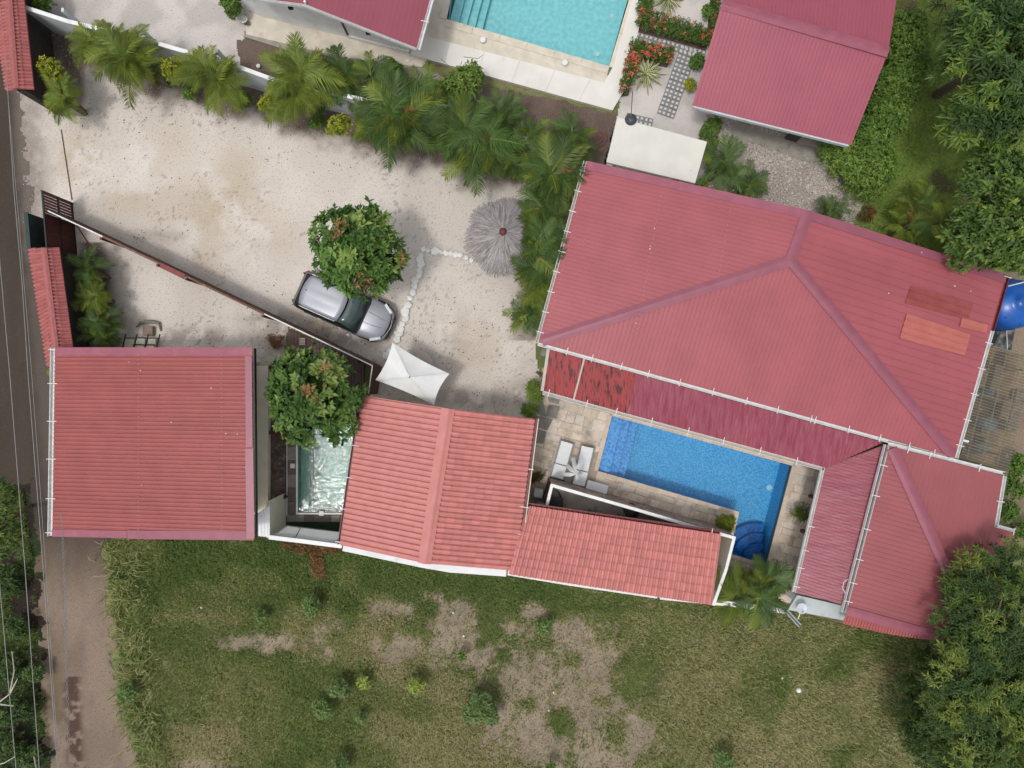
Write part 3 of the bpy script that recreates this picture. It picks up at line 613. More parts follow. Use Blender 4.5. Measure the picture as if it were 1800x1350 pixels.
def gutter(parent, a, b, side, w=.14, mat='whitemetal', inner='gutterin', nbr=6, brm='white', ts=None, depth=.11, blen=None):
    """open gutter outside edge a-b; side = outward plan direction"""
    a, b = Vector(a), Vector(b); d = (b-a).normalized(); s = (Vector((side[0], side[1], 0))-d*Vector((side[0], side[1], 0)).dot(d)); s.z = 0; s.normalize()
    g = G(); z = Vector((0, 0, 1)); sec = [(0, .02), (0, -depth), (w, -depth), (w, .03), (w-.02, .03), (w-.02, -depth+.02), (.015, -depth+.02), (.015, .02)]
    V = [e+s*x+z*y for e in (a, b) for x, y in sec]; n = len(sec)
    F = [(i, (i+1) % n, n+(i+1) % n, n+i) for i in range(n)]+[(0, 1, 6, 7), (1, 2, 5, 6), (2, 3, 4, 5)]+[(n+7, n+6, n+1, n), (n+6, n+5, n+2, n+1), (n+5, n+4, n+3, n+2)]
    g.v += [tuple(p) for p in V]
    for i, f in enumerate(F): g.f.append(list(f)); g.m.append(1 if i == 5 else 0)
    o = g.build('gutter', [MT[mat], MT[inner]], parent)
    bm = bmesh.new(); bm.from_mesh(o.data); bmesh.ops.recalc_face_normals(bm, faces=bm.faces[:]); bm.to_mesh(o.data); bm.free()
    Ln = (b-a).length; ts = ts if ts is not None else [(i+.5)/nbr for i in range(nbr)]
    for t in ts:
        c = a+(b-a)*t+z*.05; g = G(); bl = blen or (w+.16)
        g.obox(c+s*(w/2-.04), s*bl/2, d*.013, z*.008); g.obox(c+s*(w/2-.04+bl/2), s*.010, d*.016, z*.04); g.build('bracket', MT[brm], o)
    return o
def houseroot(name, px, py, label, cat='house'): return thing(name, P(px, py), label, cat)
def wallblock(parent, pts, z1, mat, z0=0.0, name='wall'):
    g = G(); g.prism([tuple(P(*p)[:2]) for p in pts], z0, z1); return g.build(name, mat, parent)
def wallin(parent, pts, z1, mat, k=.86, shift=(0, 0)):
    c = sum((Vector(p) for p in pts), Vector((0, 0, 0)))/len(pts); g = G(); g.prism([(c.x+(p[0]-c.x)*k+shift[0], c.y+(p[1]-c.y)*k+shift[1]) for p in pts], 0, z1); return g.build('wall', mat, parent)
def Q(l, z): return [P(x, y, z) for x, y in l]

# --- house A (left, ribbed brick-red mono pitch)
hA = houseroot('house', 270, 780, 'square house with brick-red ribbed roof and white gutter, beside the dark road')
a = [P(97, 612, 2.9), P(444, 612, 3.9), P(447, 947, 3.9), P(92, 942, 2.9)]
wallblock(hA, [(187, 632), (455, 637), (455, 897), (187, 905)], 2.85, MT['cream'])
g = G(); g.prism([tuple(P(*p, .45)[:2]) for p in [(440, 643), (471, 643), (471, 890), (452, 903), (440, 906)]], 0, .45); g.build('ledge', MT['cream'], hA)  # foot of the wall shaped as a low ledge to catch sky light
sheets(a, (a[1]-a[0]), .165, .028, hA, MT['roofbrick'], per=5, prof=(0, .16, .32, .84))
strip(hA, (a[0]+a[1])/2+(a[0]-a[1])*.5+Vector((0, -.13, 0)), a[1]+Vector((0, -.13, 0)), .32, .02, MT['flash'])
strip(hA, a[3]+Vector((0, .12, 0)), a[3]*.62+a[2]*.38+Vector((0, .10, 0)), .28, .02, MT['flash'])
strip(hA, a[3]*.618+a[2]*.382+Vector((0, .10, .004)), a[2]+Vector((0, .12, .004)), .34, .02, MT['flash2'])
strip(hA, a[1]+Vector((-.14, -.3, .03)), a[1]*.48+a[2]*.52+Vector((-.14, 0, .03)), .26, .02, MT['flash2'])
strip(hA, a[1]*.475+a[2]*.525+Vector((-.14, 0, .035)), a[2]+Vector((-.12, .02, .035)), .30, .02, MT['flash'])
gutter(hA, a[3]+Vector((0, -.02, -.02)), a[0]+Vector((0, .02, -.02)), (-1, 0), w=.19, nbr=6, brm='white', ts=[.02, .20, .41, .61, .81, .99], inner='whitemetal')
g = G(); g.obox((a[1]+a[2])/2+Vector((.04, 0, -.12)), Vector((.02, 0, 0)), (a[1]-a[2])/2, Vector((0, 0, .11))); g.build('fascia_or_shade_strip', MT['black'], hA)  # black strip added as the dark shadow line along the roof edge
# maroon frame and beds between house A and plunge pool
bedA = G()
def beam(g, p0, p1, w, z0, z1):
    a_, b_ = P(*p0), P(*p1); d = (b_-a_).normalized(); s = Vector((-d.y, d.x, 0))*w/2
    g.prism([tuple((a_-s)[:2]), tuple((b_-s)[:2]), tuple((b_+s)[:2]), tuple((a_+s)[:2])], z0, z1)
pl = thing('planter_frame', P(487, 760), 'maroon timber frame around bare beds beside the square house', 'planter')
for (p0, p1, w) in [((473, 645), (473, 905), .12), ((476, 646), (503, 646), .17), ((476, 760), (503, 760), .14), ((476, 892), (503, 868), .30)]:
    g = G(); beam(g, p0, p1, w, 0, .35); g.build('beam', MT['maroon'], pl)
g = G(); g.prism([tuple(P(*p)[:2]) for p in [(475, 650), (503, 650), (503, 870), (475, 885)]], 0, .12); g.build('soil', M('planter_soil', (.14, .105, .085), (.07, .05, .042), 4, rough=1, bump=.5, stain=(.25, .22, .2), sscale=5), pl)

# --- house B (middle gable)
hB = houseroot('house', 770, 850, 'middle house with gabled salmon tiled roof, between plunge pool and stone deck')
b0, b1, b2 = P(637, 695, 2.8), P(788, 718, 3.75), P(939, 736, 2.8); b3, b4, b5 = P(905, 1003, 2.8), P(746, 990, 3.75), P(599, 958, 2.8)
wallin(hB, [b0, b2, b3, b5], 2.7, MT['cream'], .88)
sheets([b0, b1, b4, b5], b1-b0, .222, .062, hB, MT['tilebar'], per=4, prof=(0, .14, .32, .88))
for dx in (0.0,):
    strip(hB, b1, b4, .52, .03, MT['tilebar'], 'ridge_cap', up=.10, bend=.07)
    strip(hB, b1+Vector((0, 0, .03)), b4+Vector((0, 0, .03)), .2, .03, MT['tilebar'], 'ridge_cap', up=.10, bend=.02)
def tilemesh():
    V = []; n = 6
    for y, zt in ((0, .014), (1.03, .0)):
        for i in range(n+1):
            x = i/n; V.append((x, y, zt+.045*math.sin(math.pi*min(1, x*1.25))**.8 if x < .8 else zt))
    for y, zt in ((0, .0), (1.03, -.02)):
        for i in range(n+1): V.append((i/n, y, zt-.008))
    F = [(i, i+1, n+2+i, n+1+i) for i in range(n)]+[(2*(n+1)+i, i, i+1, 2*(n+1)+i+1)[::-1] for i in range(n)]
    F += [(0, 2*(n+1), 3*(n+1), n+1), (n, 2*n+1, 4*n+3, 3*n+2)]
    return V, F
TV, TF = tilemesh()
def tiles(parent, A, B, C, Dd, ncol, nrow, mat, name='tile', zs=1.0, limit=300):
    """A-B eave, D-C top; unit tile stretched to each cell"""
    A, B, C, Dd = map(Vector, (A, B, C, Dd)); me = mesh_np('tile_mesh', np.array(TV), TF, mat); o0 = off(parent); cnt = 0; rest = G()
    nrm = (B-A).cross(Dd-A).normalized(); nrm = nrm if nrm.z > 0 else -nrm
    for j in range(nrow):
        for i in range(ncol):
            f = lambda s, t: (A*(1-s)+B*s)*(1-t)+(Dd*(1-s)+C*s)*t
            p = f(i/ncol, j/nrow); ex = f((i+1)/ncol, j/nrow)-p; ey = f(i/ncol, (j+1)/nrow)-p
            p = p+Vector((0, 0, random.uniform(0, .006)))
            if cnt < limit:
                o = link(name, me, parent); mt = Matrix(((ex.x, ey.x, nrm.x*zs, p.x-o0.x), (ex.y, ey.y, nrm.y*zs, p.y-o0.y), (ex.z, ey.z, nrm.z*zs, p.z-o0.z), (0, 0, 0, 1)))
                o.matrix_local = mt
            cnt += 1
tiles(hB, b2, b3, b4+(b3-b4)*.06, b1+(b2-b1)*.06, 29, 10, MT['tile'], zs=1.9)
g = G(); g.slab([b1, b2, b3, b4], .04); g.build('roof_underlay', MT['tilebar'], hB)
gutter(hB, b5, b0, (-1, 0), w=.13, mat='gutterred', inner='gutterred', ts=[.02, .24, .45, .665, .905], brm='white', blen=.36)
gutter(hB, b2, b3, (1, 0), w=.15, mat='gutterred', inner='gutterred', ts=[.33, .58, .76, .935], brm='white', blen=.36)
strip(hB, b2+Vector((.17, 0, 0)), b3+Vector((.17, 0, 0)), .03, .02, MT['cream'], 'gutter_lip', up=.04)

# --- house C (tiled wing)
hC = houseroot('house', 1080, 975, 'low wing with salmon barrel-tiled mono-pitch roof, below the L-shaped pool')
c0, c1, c2, c3 = P(926, 889, 2.6), P(1266, 939, 2.6), P(1250, 1063, 3.1), P(894, 1009, 3.1)
wallin(hC, [c0, c1, c2, c3], 2.5, MT['cream'], .86)
g = G(); g.slab([c0, c1, c2, c3], .05); g.build('roof_underlay', MT['tilebar'], hC)
tiles(hC, c1, c0, c3, c2, 37, 8, MT['tile'], zs=2.2)
gutter(hC, c0, c1, (.1, 1), w=.13, mat='gutterred', inner='gutterred', ts=[.955], brm='white', blen=.3)
strip(hC, c1+Vector((-.02, -.05, 0)), c2+Vector((-.02, 0, 0)), .1, .03, MT['tile'], 'verge_trim', up=.06, bend=.02)

# --- main house D (big hip/gable roof)
hD = houseroot('house', 1350, 520, 'largest house with wide rose-red hipped roof and white gutters, right of centre')
A_, B_, C_, D_ = P(1031, 284, 3.0), P(946, 602, 3.0), P(1678, 805, 3.0), P(1769, 484, 3.0)
Rg, Hp = P(1420, 371, 4.1), P(1390, 458, 4.1)
ew = (C_-B_).normalized(); ns = (A_-B_).normalized()
wallin(hD, [A_, B_, C_, D_], 2.95, MT['cream'], .90)
sheets([A_, B_, Hp, Rg], ew, .17, .012, hD, MT['roofrose'], per=6, prof=(0, .72, .78, .94))
sheets([B_, C_, Hp], ns, .17, .012, hD, MT['roofrose'], per=6, prof=(0, .72, .78, .94))
sheets([C_, D_, Rg, Hp], ew, .30, .018, hD, MT['roofrose'], per=3, prof=(0, .80, .86, .94))
for (p, q, w_) in [(B_, Hp, .42), (C_, Hp, .42), (Rg, Hp, .42)]: strip(hD, p+(q-p)*.015, q, w_, .02, MT['flash2'], 'ridge_cap', up=.06, bend=.035)
strip(hD, A_+(B_-A_)*.02, Rg+(B_-A_)*.02, .34, .02, MT['flash'], up=.04); strip(hD, Rg+(B_-A_)*.02, D_+(C_-D_)*.02, .34, .02, MT['flash2'], up=.045)
gutter(hD, B_, A_, -ew, w=.12, nbr=9, mat='whitemetal'); gutter(hD, B_, C_, -ns, w=.13, nbr=13, ts=[.07, .13, .2, .265, .34, .42, .50, .575, .655, .665, .745, .82, .89, .95], inner='whitemetal')
D2 = C_+(D_-C_)*.70; gutter(hD, C_, D2, ew, w=.13, nbr=5, inner='whitemetal'); gutter(hD, D2, D_, ew, w=.13, mat='gutterred', inner='gutterred', ts=[.97], nbr=1)
# gable infill under the raised north edge, and patches of newer sheet
g = G(); g.slab([A_+Vector((0, 0, -.03)), Rg+Vector((0, 0, -.03)), D_+Vector((0, 0, -.03))], .02) if False else None
g = G(); e = (B_-A_).normalized()*.04; g.add([A_, Rg, D_, A_-Vector((0, 0, .3)), D_-Vector((0, 0, .3)), A_+e*3, Rg+e*3-Vector((0, 0, .02)), D_+e*3, A_+e*3-Vector((0, 0, .3)), D_+e*3-Vector((0, 0, .3))], [(0, 3, 4, 2, 1), (5, 6, 7, 9, 8), (0, 1, 6, 5), (1, 2, 7, 6), (3, 8, 9, 4)]); g.build('gable_board', MT['flash2'], hD)
def onD(px, py, lift=.05):      # point on the right-hand plane of the big roof seen at px,py
    n = (D_-C_).cross(Rg-C_).normalized(); o = Vector((0, 0, CAM_H)); d = Vector(((px-900)/FOC, (675-py)/FOC, -1)); t = (C_+n*0-o).dot(n)/d.dot(n); return o+d*t+Vector((0, 0, lift))
def patch(q, mat, lbl, lift, rib=.30, h=.03):
    for o in sheets([onD(*p, lift) for p in q], ew, rib, h, hD, mat, per=9, name='replacement_sheet', prof=(0, .80, .84, .96)): o['label'] = lbl
patch([(1593, 551), (1705, 588), (1694, 625), (1580, 595)], MT['patchnew'], 'bright orange-red replacement roof sheet', .05, .26)
patch([(1690, 559), (1736, 571), (1732, 586), (1685, 574)], MT['patchnew'], 'small orange replacement roof sheet at the eave', .05, .35)
patch([(1601, 503), (1710, 534), (1700, 562), (1590, 533)], MT['patchdark'], 'darker red old roof sheet', .035, .28)

def dots(parent, seg, n, name, mat, r=.016, lift=.05, jit=0.0):
    g = G(); rr = random.Random(5)
    for i in range(n):
        p = seg[0].lerp(seg[1], (i+.5)/n)+Vector((rr.uniform(-jit, jit), rr.uniform(-jit, jit), lift)); g.box(p, r*2, r*2, .012)
    o = g.build(name, mat, parent); o['kind'] = 'stuff'; return o
def onpl(p0, p1, p2, px, py):
    n = (p1-p0).cross(p2-p0).normalized(); o = Vector((0, 0, CAM_H)); d = Vector(((px-900)/FOC, (675-py)/FOC, -1)); return o+d*((p0-o).dot(n)/d.dot(n))
PLD = (A_, B_, Hp); scm = M('roof_screw', (.55, .32, .34), rough=.5)
for (s0, s1, n_) in [((1162, 340), (1118, 590), 30), ((1010, 395), (962, 575), 22), ((1290, 330), (1262, 490), 18)]: dots(hD, (onpl(*PLD, *s0), onpl(*PLD, *s1)), n_, 'screw_row', scm, .012, .02)
for (s0, s1, n_) in [((244, 620), (244, 935), 38), ((390, 620), (391, 935), 38)]: dots(hA, (onpl(a[0], a[1], a[2], *s0), onpl(a[0], a[1], a[2], *s1)), n_, 'screw_row', scm, .012, .04)
dr = M('bird_dropping', (.62, .55, .5), rough=.9)
for h_, pl, pts_ in ((hA, (a[0], a[1], a[2]), [(228, 636), (248, 651), (372, 682), (302, 742), (398, 762), (418, 763), (433, 806), (433, 821), (250, 852)]), (hD, PLD, [(1143, 433), (1142, 438), (1150, 402), (1118, 568), (1214, 300)]), (hD, (C_, D_, Rg), [(1561, 516), (1619, 444), (1705, 512), (1677, 503)])):
    g = G()
    for (x, y) in pts_:
        p = onpl(*pl, x, y)+Vector((0, 0, .045)); g.box(p, random.uniform(.03, .07), random.uniform(.03, .06), .01, random.random()*3)
    o = g.build('dropping', dr, h_); o['kind'] = 'stuff'
# veranda roof round the pool (part of the main house)
v0, v1 = P(966, 614, 2.85), P(1562, 780, 2.85); v2, v3 = P(1450, 822, 2.35), P(955, 687, 2.35)
sx = lambda t, p=v0, q=v1: p+(q-p)*t
def vq(t0, t1):
    return [v0+(v1-v0)*t0, v0+(v1-v0)*t1, v3+(v2-v3)*min(1, t1*1.10-.0), v3+(v2-v3)*t0*1.10]
sheets([v0, sx(.10), v3+(v2-v3)*.106, v3], v3-v0, .12, .022, hD, MT['verared'], per=6, prof=(0, .3, .5, .8))
sheets([sx(.104), sx(.255), v3+(v2-v3)*.30, v3+(v2-v3)*.11], v3-v0, .12, .022, hD, MT['verared'], per=6, prof=(0, .3, .5, .8))
sheets([sx(.256), sx(.985), v2, v3+(v2-v3)*.301], v3-v0, .13, .022, hD, MT['veramag'], per=7, prof=(0, .3, .5, .8))
w1, w2 = P(1482, 1062, 2.85), P(1398, 1042, 2.35)
sheets([v1, w1, w2, v2], v2-v1, .13, .022, hD, MT['veramag2'], per=7, prof=(0, .3, .5, .8)) if False else sheets([v1, w1, w2, v2], (v1-v0), .13, .022, hD, MT['veramag2'], per=7, prof=(0, .3, .5, .8))
strip(hD, sx(.102), v3+(v2-v3)*.108, .07, .02, MT['guttergrn'], 'sheet_joint', up=.03)
strip(hD, v2+(v1-v2)*.02, v2+(v1-v2)*.97, .05, .01, MT['gutterred'], 'valley_strip', up=.012)
gutter(hD, v3, v2, -ns, w=.15, mat='whitemetal', inner='guttergrn', ts=[.02, .155, .26, .385, .515, .64, .77, .90]); gutter(hD, v2, w2, (-1, -.1), w=.13, mat='whitemetal', inner='guttergrn', ts=[.47, .66, .8, .95])
strip(hD, v0+Vector((-.05, 0, 0)), v3+Vector((-.05, 0, 0)), .12, .04, MT['guttergrn'], 'verge_trim', up=.03)
for t in (.02, .2, .4, .6, .8, .97):
    p = v3+(v2-v3)*t+Vector((.1, .55, 0)); g = G(); g.box((p.x, p.y, 1.15), .12, .12, 2.3); g.build('post', MT['maroon'], hD)
for t in (.3, .6, .95):
    p = v2+(w2-v2)*t+Vector((.75, 0, 0)); g = G(); g.box((p.x, p.y, 1.15), .12, .12, 2.3); g.build('post', MT['maroon'], hD)
wallblock(hD, [(1480, 800), (1545, 818), (1480, 1040), (1440, 1030)], 2.2, MT['cream'])

# --- house E (lower right wing)
hE = houseroot('house', 1620, 920, 'wing with dusty red hipped roof partly under the feathery tree, lower right')
E0, E1, E2, E3 = P(1563, 783, 3.1), P(1763, 836, 3.1), P(1748, 926, 3.1), P(1784, 936, 3.1)
E4, E5 = P(1740, 1140, 3.1), P(1487, 1078, 3.1); Eh = P(1745, 1128, 3.5)
X0 = P(1567, 788, 3.12); Hb = P(1716, 1118, 3.55)
eM = M('coated_roof_sheet_dusty', (.31, .088, .098), (.275, .078, .087), .6, rough=.5, rnd=.02, bump=.04, bscale=30, stain=(.22, .07, .085), sscale=.9, sramp=(.60, .9))
wallin(hE, [E0, E1, E4, E5], 2.95, MT['cream'], .82)
eu = (E1-E0).normalized(); en = (E0-E5).normalized()
sheets([E0, Hb, E5], eu, .19, .014, hE, eM, per=6, prof=(0, .74, .8, .94))
sheets([E0, E1, E2, P(1700, 1083, 3.53)], en, .19, .010, hE, eM, per=6, prof=(0, .74, .8, .94))
sheets([E2, E3, E4, Hb, P(1700, 1083, 3.53)], en, .19, .010, hE, eM, per=6, prof=(0, .74, .8, .94))
strip(hE, X0, Hb, .42, .02, MT['flash2'], 'ridge_cap', up=.07, bend=.03)
strip(hE, P(1488, 1073, 3.12), P(1668, 1124, 3.5), .36, .02, MT['flash'], 'ridge_cap', up=.06, bend=.03)
g = G(); nC = 34; VV = []; FF = []
for k in range(nC*2+1):
    t = k/(nC*2); tp_ = P(1489, 1076, 3.10).lerp(P(1662, 1124, 3.45), t); bt_ = P(1481, 1096, 2.95).lerp(P(1660, 1127, 3.40), t); bt_ += Vector((0, -.10*math.sin(math.pi*t), 0))
    zz = .03*(k % 2); VV += [tp_+Vector((0, 0, zz)), bt_+Vector((0, 0, zz)), tp_+Vector((0, 0, zz-.015)), bt_+Vector((0, 0, zz-.015))]
    if k: b_ = 4*(k-1); FF += [(b_, b_+1, b_+5, b_+4), (b_+2, b_+6, b_+7, b_+3), (b_+1, b_+3, b_+7, b_+5)]
g.add(VV, FF); g.build('eave_sheet', MT['roofbrick'], hE)
gutter(hE, E0, P(1765, 835, 3.1), en, w=.13, nbr=4, ts=[.16, .78, .35], inner='whitemetal'); gutter(hE, E1, E2, eu, w=.13, nbr=1, inner='whitemetal'); gutter(hE, E2, E3, en, w=.12, nbr=1, ts=[.9], inner='whitemetal')
gutter(hE, E0, E5, -eu, w=.16, mat='whitemetal', inner='gutterdark', ts=[.12, .3, .5, .68, .82, .93], depth=.14)
g = G(); g.tube([P(1490, 1018, 3.2), P(1483, 1024, 3.2), P(1481, 1034, 3.2), P(1486, 1043, 3.2)], .012, 5); g.build('cable', MT['white'], hE)

# --- house F (top left of the terrace), white walls
hF = houseroot('house', 590, 20, 'white-walled house with crimson roof, cut by the top edge beside the turquoise pool')
f0, f1, f2, f3 = P(438, -20, 3.0), P(537, 8, 3.35), P(733, 85, 2.75), P(775, -70, 2.75)
wallblock(hF, [(440, 22), (466, 33), (613, 68), (718, 95), (745, -30), (460, -70), (430, -40)], 2.55, MT['whitewall'])
for q in ([(468, -10), (455, -70), (560, -60), (620, 44)],): pass
g = G(); g.slab([f0, f1, f2, f3, P(440, -70, 3.0)], .08) if False else None
sheets([f1, f2, f3, P(560, -90, 3.4)], P(560, -90, 3.4)-f1, .2, .004, hF, MT['rooftop'], per=5); sheets([P(430, -6, 2.9), f1, P(560, -90, 3.4), P(420, -90, 2.9)], P(560, -90, 3.4)-f1, .2, .004, hF, MT['rooftop'], per=5)
gutter(hF, f1, f2, (-.3, -1), w=.07, nbr=0, ts=[], inner='whitemetal', depth=.16); gutter(hF, P(430, -6, 2.9), f1, (-.3, -1), w=.07, ts=[], inner='whitemetal', depth=.16)
gutter(hF, f2, f3, (1, .2), w=.14, nbr=1, ts=[.3], inner='whitemetal')
g = G(); g.lathe(P(537, 5, 3.4), [(.05, 0), (.05, .12), (.02, .14)], 8); g.build('vent', MT['white'], hF)
g = G(); g.box(P(615, 69, 0)+Vector((0, 0, 1.2)), .08, .05, 2.4, R(-14)); g.build('door_edge', MT['black'], hF)
for (x, y) in ((511, 12), (647, 56)):
    g = G(); g.box(P(x, y, 2.3), .18, .18, .14); g.build('wall_lamp', MT['black'], hF)
wallblock(hF, [(613, 70), (720, 98), (722, 94), (615, 66)], .35, MT['white'], name='plinth')

# --- house G (top right bungalow)
hG = houseroot('house', 1390, 110, 'bungalow with pink-red gabled roof, top right among hedges and gravel court')
g0, g1, g2, g3 = P(1217, 185, 2.8), P(1496, 255, 2.8), P(1561, 92, 4.08), P(1268, 8, 4.08)
g4, g5 = P(1590, -90, 2.8), P(1293, -90, 3.2)
wallblock(hG, [(1255, 190), (1455, 238), (1530, -90), (1310, -90)], 2.7, MT['greywall'])
sheets([g0, g1, g2, g3], g3-g0, .15, .014, hG, MT['roofpink'], per=6, prof=(0, .7, .78, .94)); sheets([g3, g2, g4, g5], g3-g0, .15, .014, hG, MT['roofpink'], per=6, prof=(0, .7, .78, .94))
strip(hG, g3, g2, .42, .02, MT['flash'], 'ridge_cap', up=.06, bend=.03)
g = G(); g.obox((g0+g1)/2+Vector((0, 0, -.12)), (g1-g0)/2*.98, Vector((.02, .05, 0)), Vector((0, 0, .09))); g.build('fascia_or_shade_strip', MT['greywall'], hG)
for t, w_ in ((.42, .0), (.68, 0)):
    pass
g = G(); g.box(P(1400, 236, .9), .5, .12, 1.2, RA); g.build('window', MT['black'], hG)
g = G(); g.box(P(1425, 246, .35), 1.1, .5, .3, RA); g.build('step', MT['concrete'], hG)
gg = G()
# ------------------------------------------------------------------ boundary walls, gates, fences
def wall_line(name, pts, z, thick, mat, label, cat='wall', cap=None, capm=None, z0=0.0, shift=0.0):
    """wall whose top centre line is pts (photo coordinates at height z); bays are single blocks"""
    t = thing(name, P(*pts[0], 0), label, cat)
    W_ = [P(x, y, z) for x, y in pts]; n = len(W_); nn = []
    for i in range(n):
        d = (W_[min(i+1, n-1)]-W_[max(i-1, 0)]).normalized(); nn.append(Vector((-d.y, d.x, 0))*thick/2)
    g = G()
    for i in range(n-1):
        a, b = W_[i], W_[i+1]; g.prism([tuple((a+nn[i])[:2]), tuple((b+nn[i+1])[:2]), tuple((b-nn[i+1])[:2]), tuple((a-nn[i])[:2])], z0, z-.003)
    g.build('wall_face', mat, t)
    if cap:
        g = G()
        for i in range(n-1):
            a, b = W_[i], W_[i+1]; k = cap/thick; g.prism([tuple((a+nn[i]*k)[:2]), tuple((b+nn[i+1]*k)[:2]), tuple((b-nn[i+1]*k)[:2]), tuple((a-nn[i]*k)[:2])], z, z+.04)
        g.build('coping', capm, t)
    return t
tw = wall_line('boundary_wall', [(40, 12), (120, 38), (260, 72), (420, 118), (480, 140), (640, 176), (760, 205), (900, 238), (1010, 268)], 2.0, .12, MT['greywall'], 'long pale grey-blue boundary wall behind the row of palms', cap=.16, capm=MT['whitewall'])
g = G()
for t in (0.1, .24, .37, .5, .66):
    x = 40+t*970; y = 12+t*256
    g.obox((P(x, y, 1.0)+P(x, y, 1.0))/2+Vector((0, -.05, 0)), Vector((.05, 0, 0)), Vector((0, .08, 0)), Vector((0, 0, 1.0)))
g.build('buttress', MT['greywall'], tw)
wall_line('boundary_wall', [(603, 962), (745, 992), (792, 1000), (890, 1007)], 2.45, .30, MT['whitewall'], 'stained whitish boundary wall top showing below the gabled middle house')
wall_line('boundary_wall', [(893, 1006), (1000, 1024), (1156, 1047)], 2.62, .24, MT['white'], 'bright white wall strip along the lower edge of the tiled wing')
wall_line('boundary_wall', [(1160, 1049), (1290, 1062), (1380, 1074)], 2.0, .15, MT['greywall'], 'grey wall stub between the tiled wing and the corner palms', cap=.2, capm=MT['whitewall'])
wW = wall_line('boundary_wall', [(473, 944), (532, 951), (601, 960)], 2.1, .12, MT['whitewall'], 'white wall with added tilted faces that catch light, closing the plunge pool yard from the field', cap=.17, capm=MT['whitewall'])
for q_ in ([(505, 925), (527, 928), (516, 950), (478, 944)], [(529, 928), (599, 936), (588, 958), (518, 950)]):
    z_ = [1.45, 1.45, 2.08, 2.08]; g = G(); g.slab([P(x, y, z) for (x, y), z in zip(q_, z_)], .03); g.build('tilted_wall_face', MT['whitewall'], wW)  # wall face tilted in added panels so it looks brightly lit
cw = thing('garden_wall', P(490, 900), 'cream wall return standing between the square house and plunge pool yard', 'wall')
g = G(); g.prism([tuple(P(*p)[:2]) for p in [(503, 866), (503, 926), (499, 927), (499, 867)]], 0, 2.1); g.build('wall_face', MT['cream'], cw)
ww = thing('panel_fence', P(470, 920), 'white corrugated panel beside the square house roof corner', 'panel')
sheets([P(450, 906, 2.35), P(474, 888, 2.35), P(474, 944, 2.1), P(449, 940, 2.1)], P(474, 944, 2.1)-P(474, 888, 2.35), .12, .02, ww, MT['whitewall'], per=20, name='panel_sheet')
# tile-capped front walls
def capwall(pr, re, le, z, label, nc):
    """ridge line, right eave, left eave as pairs of photo points"""
    t = thing('tile_capped_wall', P(*re[0], 0), label, 'wall')
    r0, r1 = P(*pr[0], z+.3), P(*pr[1], z+.3); e0, e1 = P(*re[0], z), P(*re[1], z); l0, l1 = P(*le[0], z), P(*le[1], z)
    m0, m1 = (e0+l0)/2, (e1+l1)/2; d = (m1-m0).normalized(); s = Vector((-d.y, d.x, 0))*.16; s2 = s
    g = G(); g.prism([tuple((m0-s2)[:2]), tuple((m1-s2)[:2]), tuple((m1+s2)[:2]), tuple((m0+s2)[:2])], 0, z-.02); g.build('wall_face', M('dark_wall_'+str(nc), (.06, .045, .045), (.04, .03, .03), 3, rough=.9), t)
    g = G(); g.slab([r0, r1, e1, e0], .04); g.slab([r1, r0, l0, l1], .04); g.build('cap_bed', MT['wallcap'], t)
    tiles(t, e1, e0, r0, r1, nc, 2, MT['wallcap'], zs=1.5); tiles(t, l0, l1, r1, r0, nc, 2, MT['wallcap'], zs=1.5)
    strip(t, r0, r1, .26, .03, MT['wallcap'], 'ridge_cap', up=.07, bend=.05); return t
capwall([(77, 436), (100, 625)], [(104, 435), (130, 625)], [(52, 437), (84, 645)], 2.3, 'wall capped with salmon tiles running down to the square house, beside the road', 30)
capwall([(12, -60), (28, 156)], [(36, -60), (60, 157)], [(-22, -60), (12, 160)], 2.3, 'tile-capped wall in the top left corner, ending at the open gateway', 34)
# sliding gate
sg = thing('sliding_gate', P(130, 400), 'dark maroon slatted gate leaf standing between road and gravel yard', 'gate')
ga, gb = P(128, 358), P(136, 452); gd = (gb-ga); gL = gd.length; gd.normalize(); gn = Vector((-gd.y, gd.x, 0))
for k in range(19):
    c = ga+gd*((k+.5)/19*gL); w = .050 if k < 8 else .060
    g = G(); g.obox(c+Vector((0, 0, 1.0)), gd*w, gn*.012, Vector((0, 0, .93))); g.build('slat', MT['maroon'], sg)
for zz in (.08, 1.0, 1.96):
    g = G(); g.obox((ga+gb)/2+Vector((0, 0, zz)), gd*gL/2, gn*.03, Vector((0, 0, .035))); g.build('rail', MT['black'], sg)
for c in (ga, gb, ga+gd*gL*.42):
    g = G(); g.obox(c+Vector((0, 0, 1.0)), gd*.03, gn*.035, Vector((0, 0, 1.0))); g.build('stile', MT['black'], sg)
gr = thing('green_post', P(115, 400), 'dark green steel post box outside the gate', 'post')
g = G(); g.obox(P(119, 420, .0)+Vector((-.25, -.2, 1.05)), Vector((.06, 0, 0)), gd*.82, Vector((0, 0, 1.05))); g.build('box_body', MT['green'], gr)
g = G(); g.obox(P(119, 420, .0)+Vector((-.25, -.2, 2.12)), Vector((.08, 0, 0)), gd*.85, Vector((0, 0, .02))); g.build('top_cap', MT['green'], gr)
for (p, q, lb) in (((108, 228), (127, 352), 'thin steel gate rail set in the gravel above the gate'), ((128, 385), (178, 462), 'steel rail in the gravel running past the dark palms')):
    o = G(); a_, b_ = P(*p), P(*q); o.tube([a_+Vector((0, 0, .02)), b_+Vector((0, 0, .02))], .022, 4); tag(o.build('gate_rail', MT['brownwood']), lb, 'rail')
bt = thing('low_gate', P(95, 196), 'black low gate frame leaning from the corner wall by the palm', 'gate')
a_, b_ = P(58, 168, .9), P(97, 199, .4)
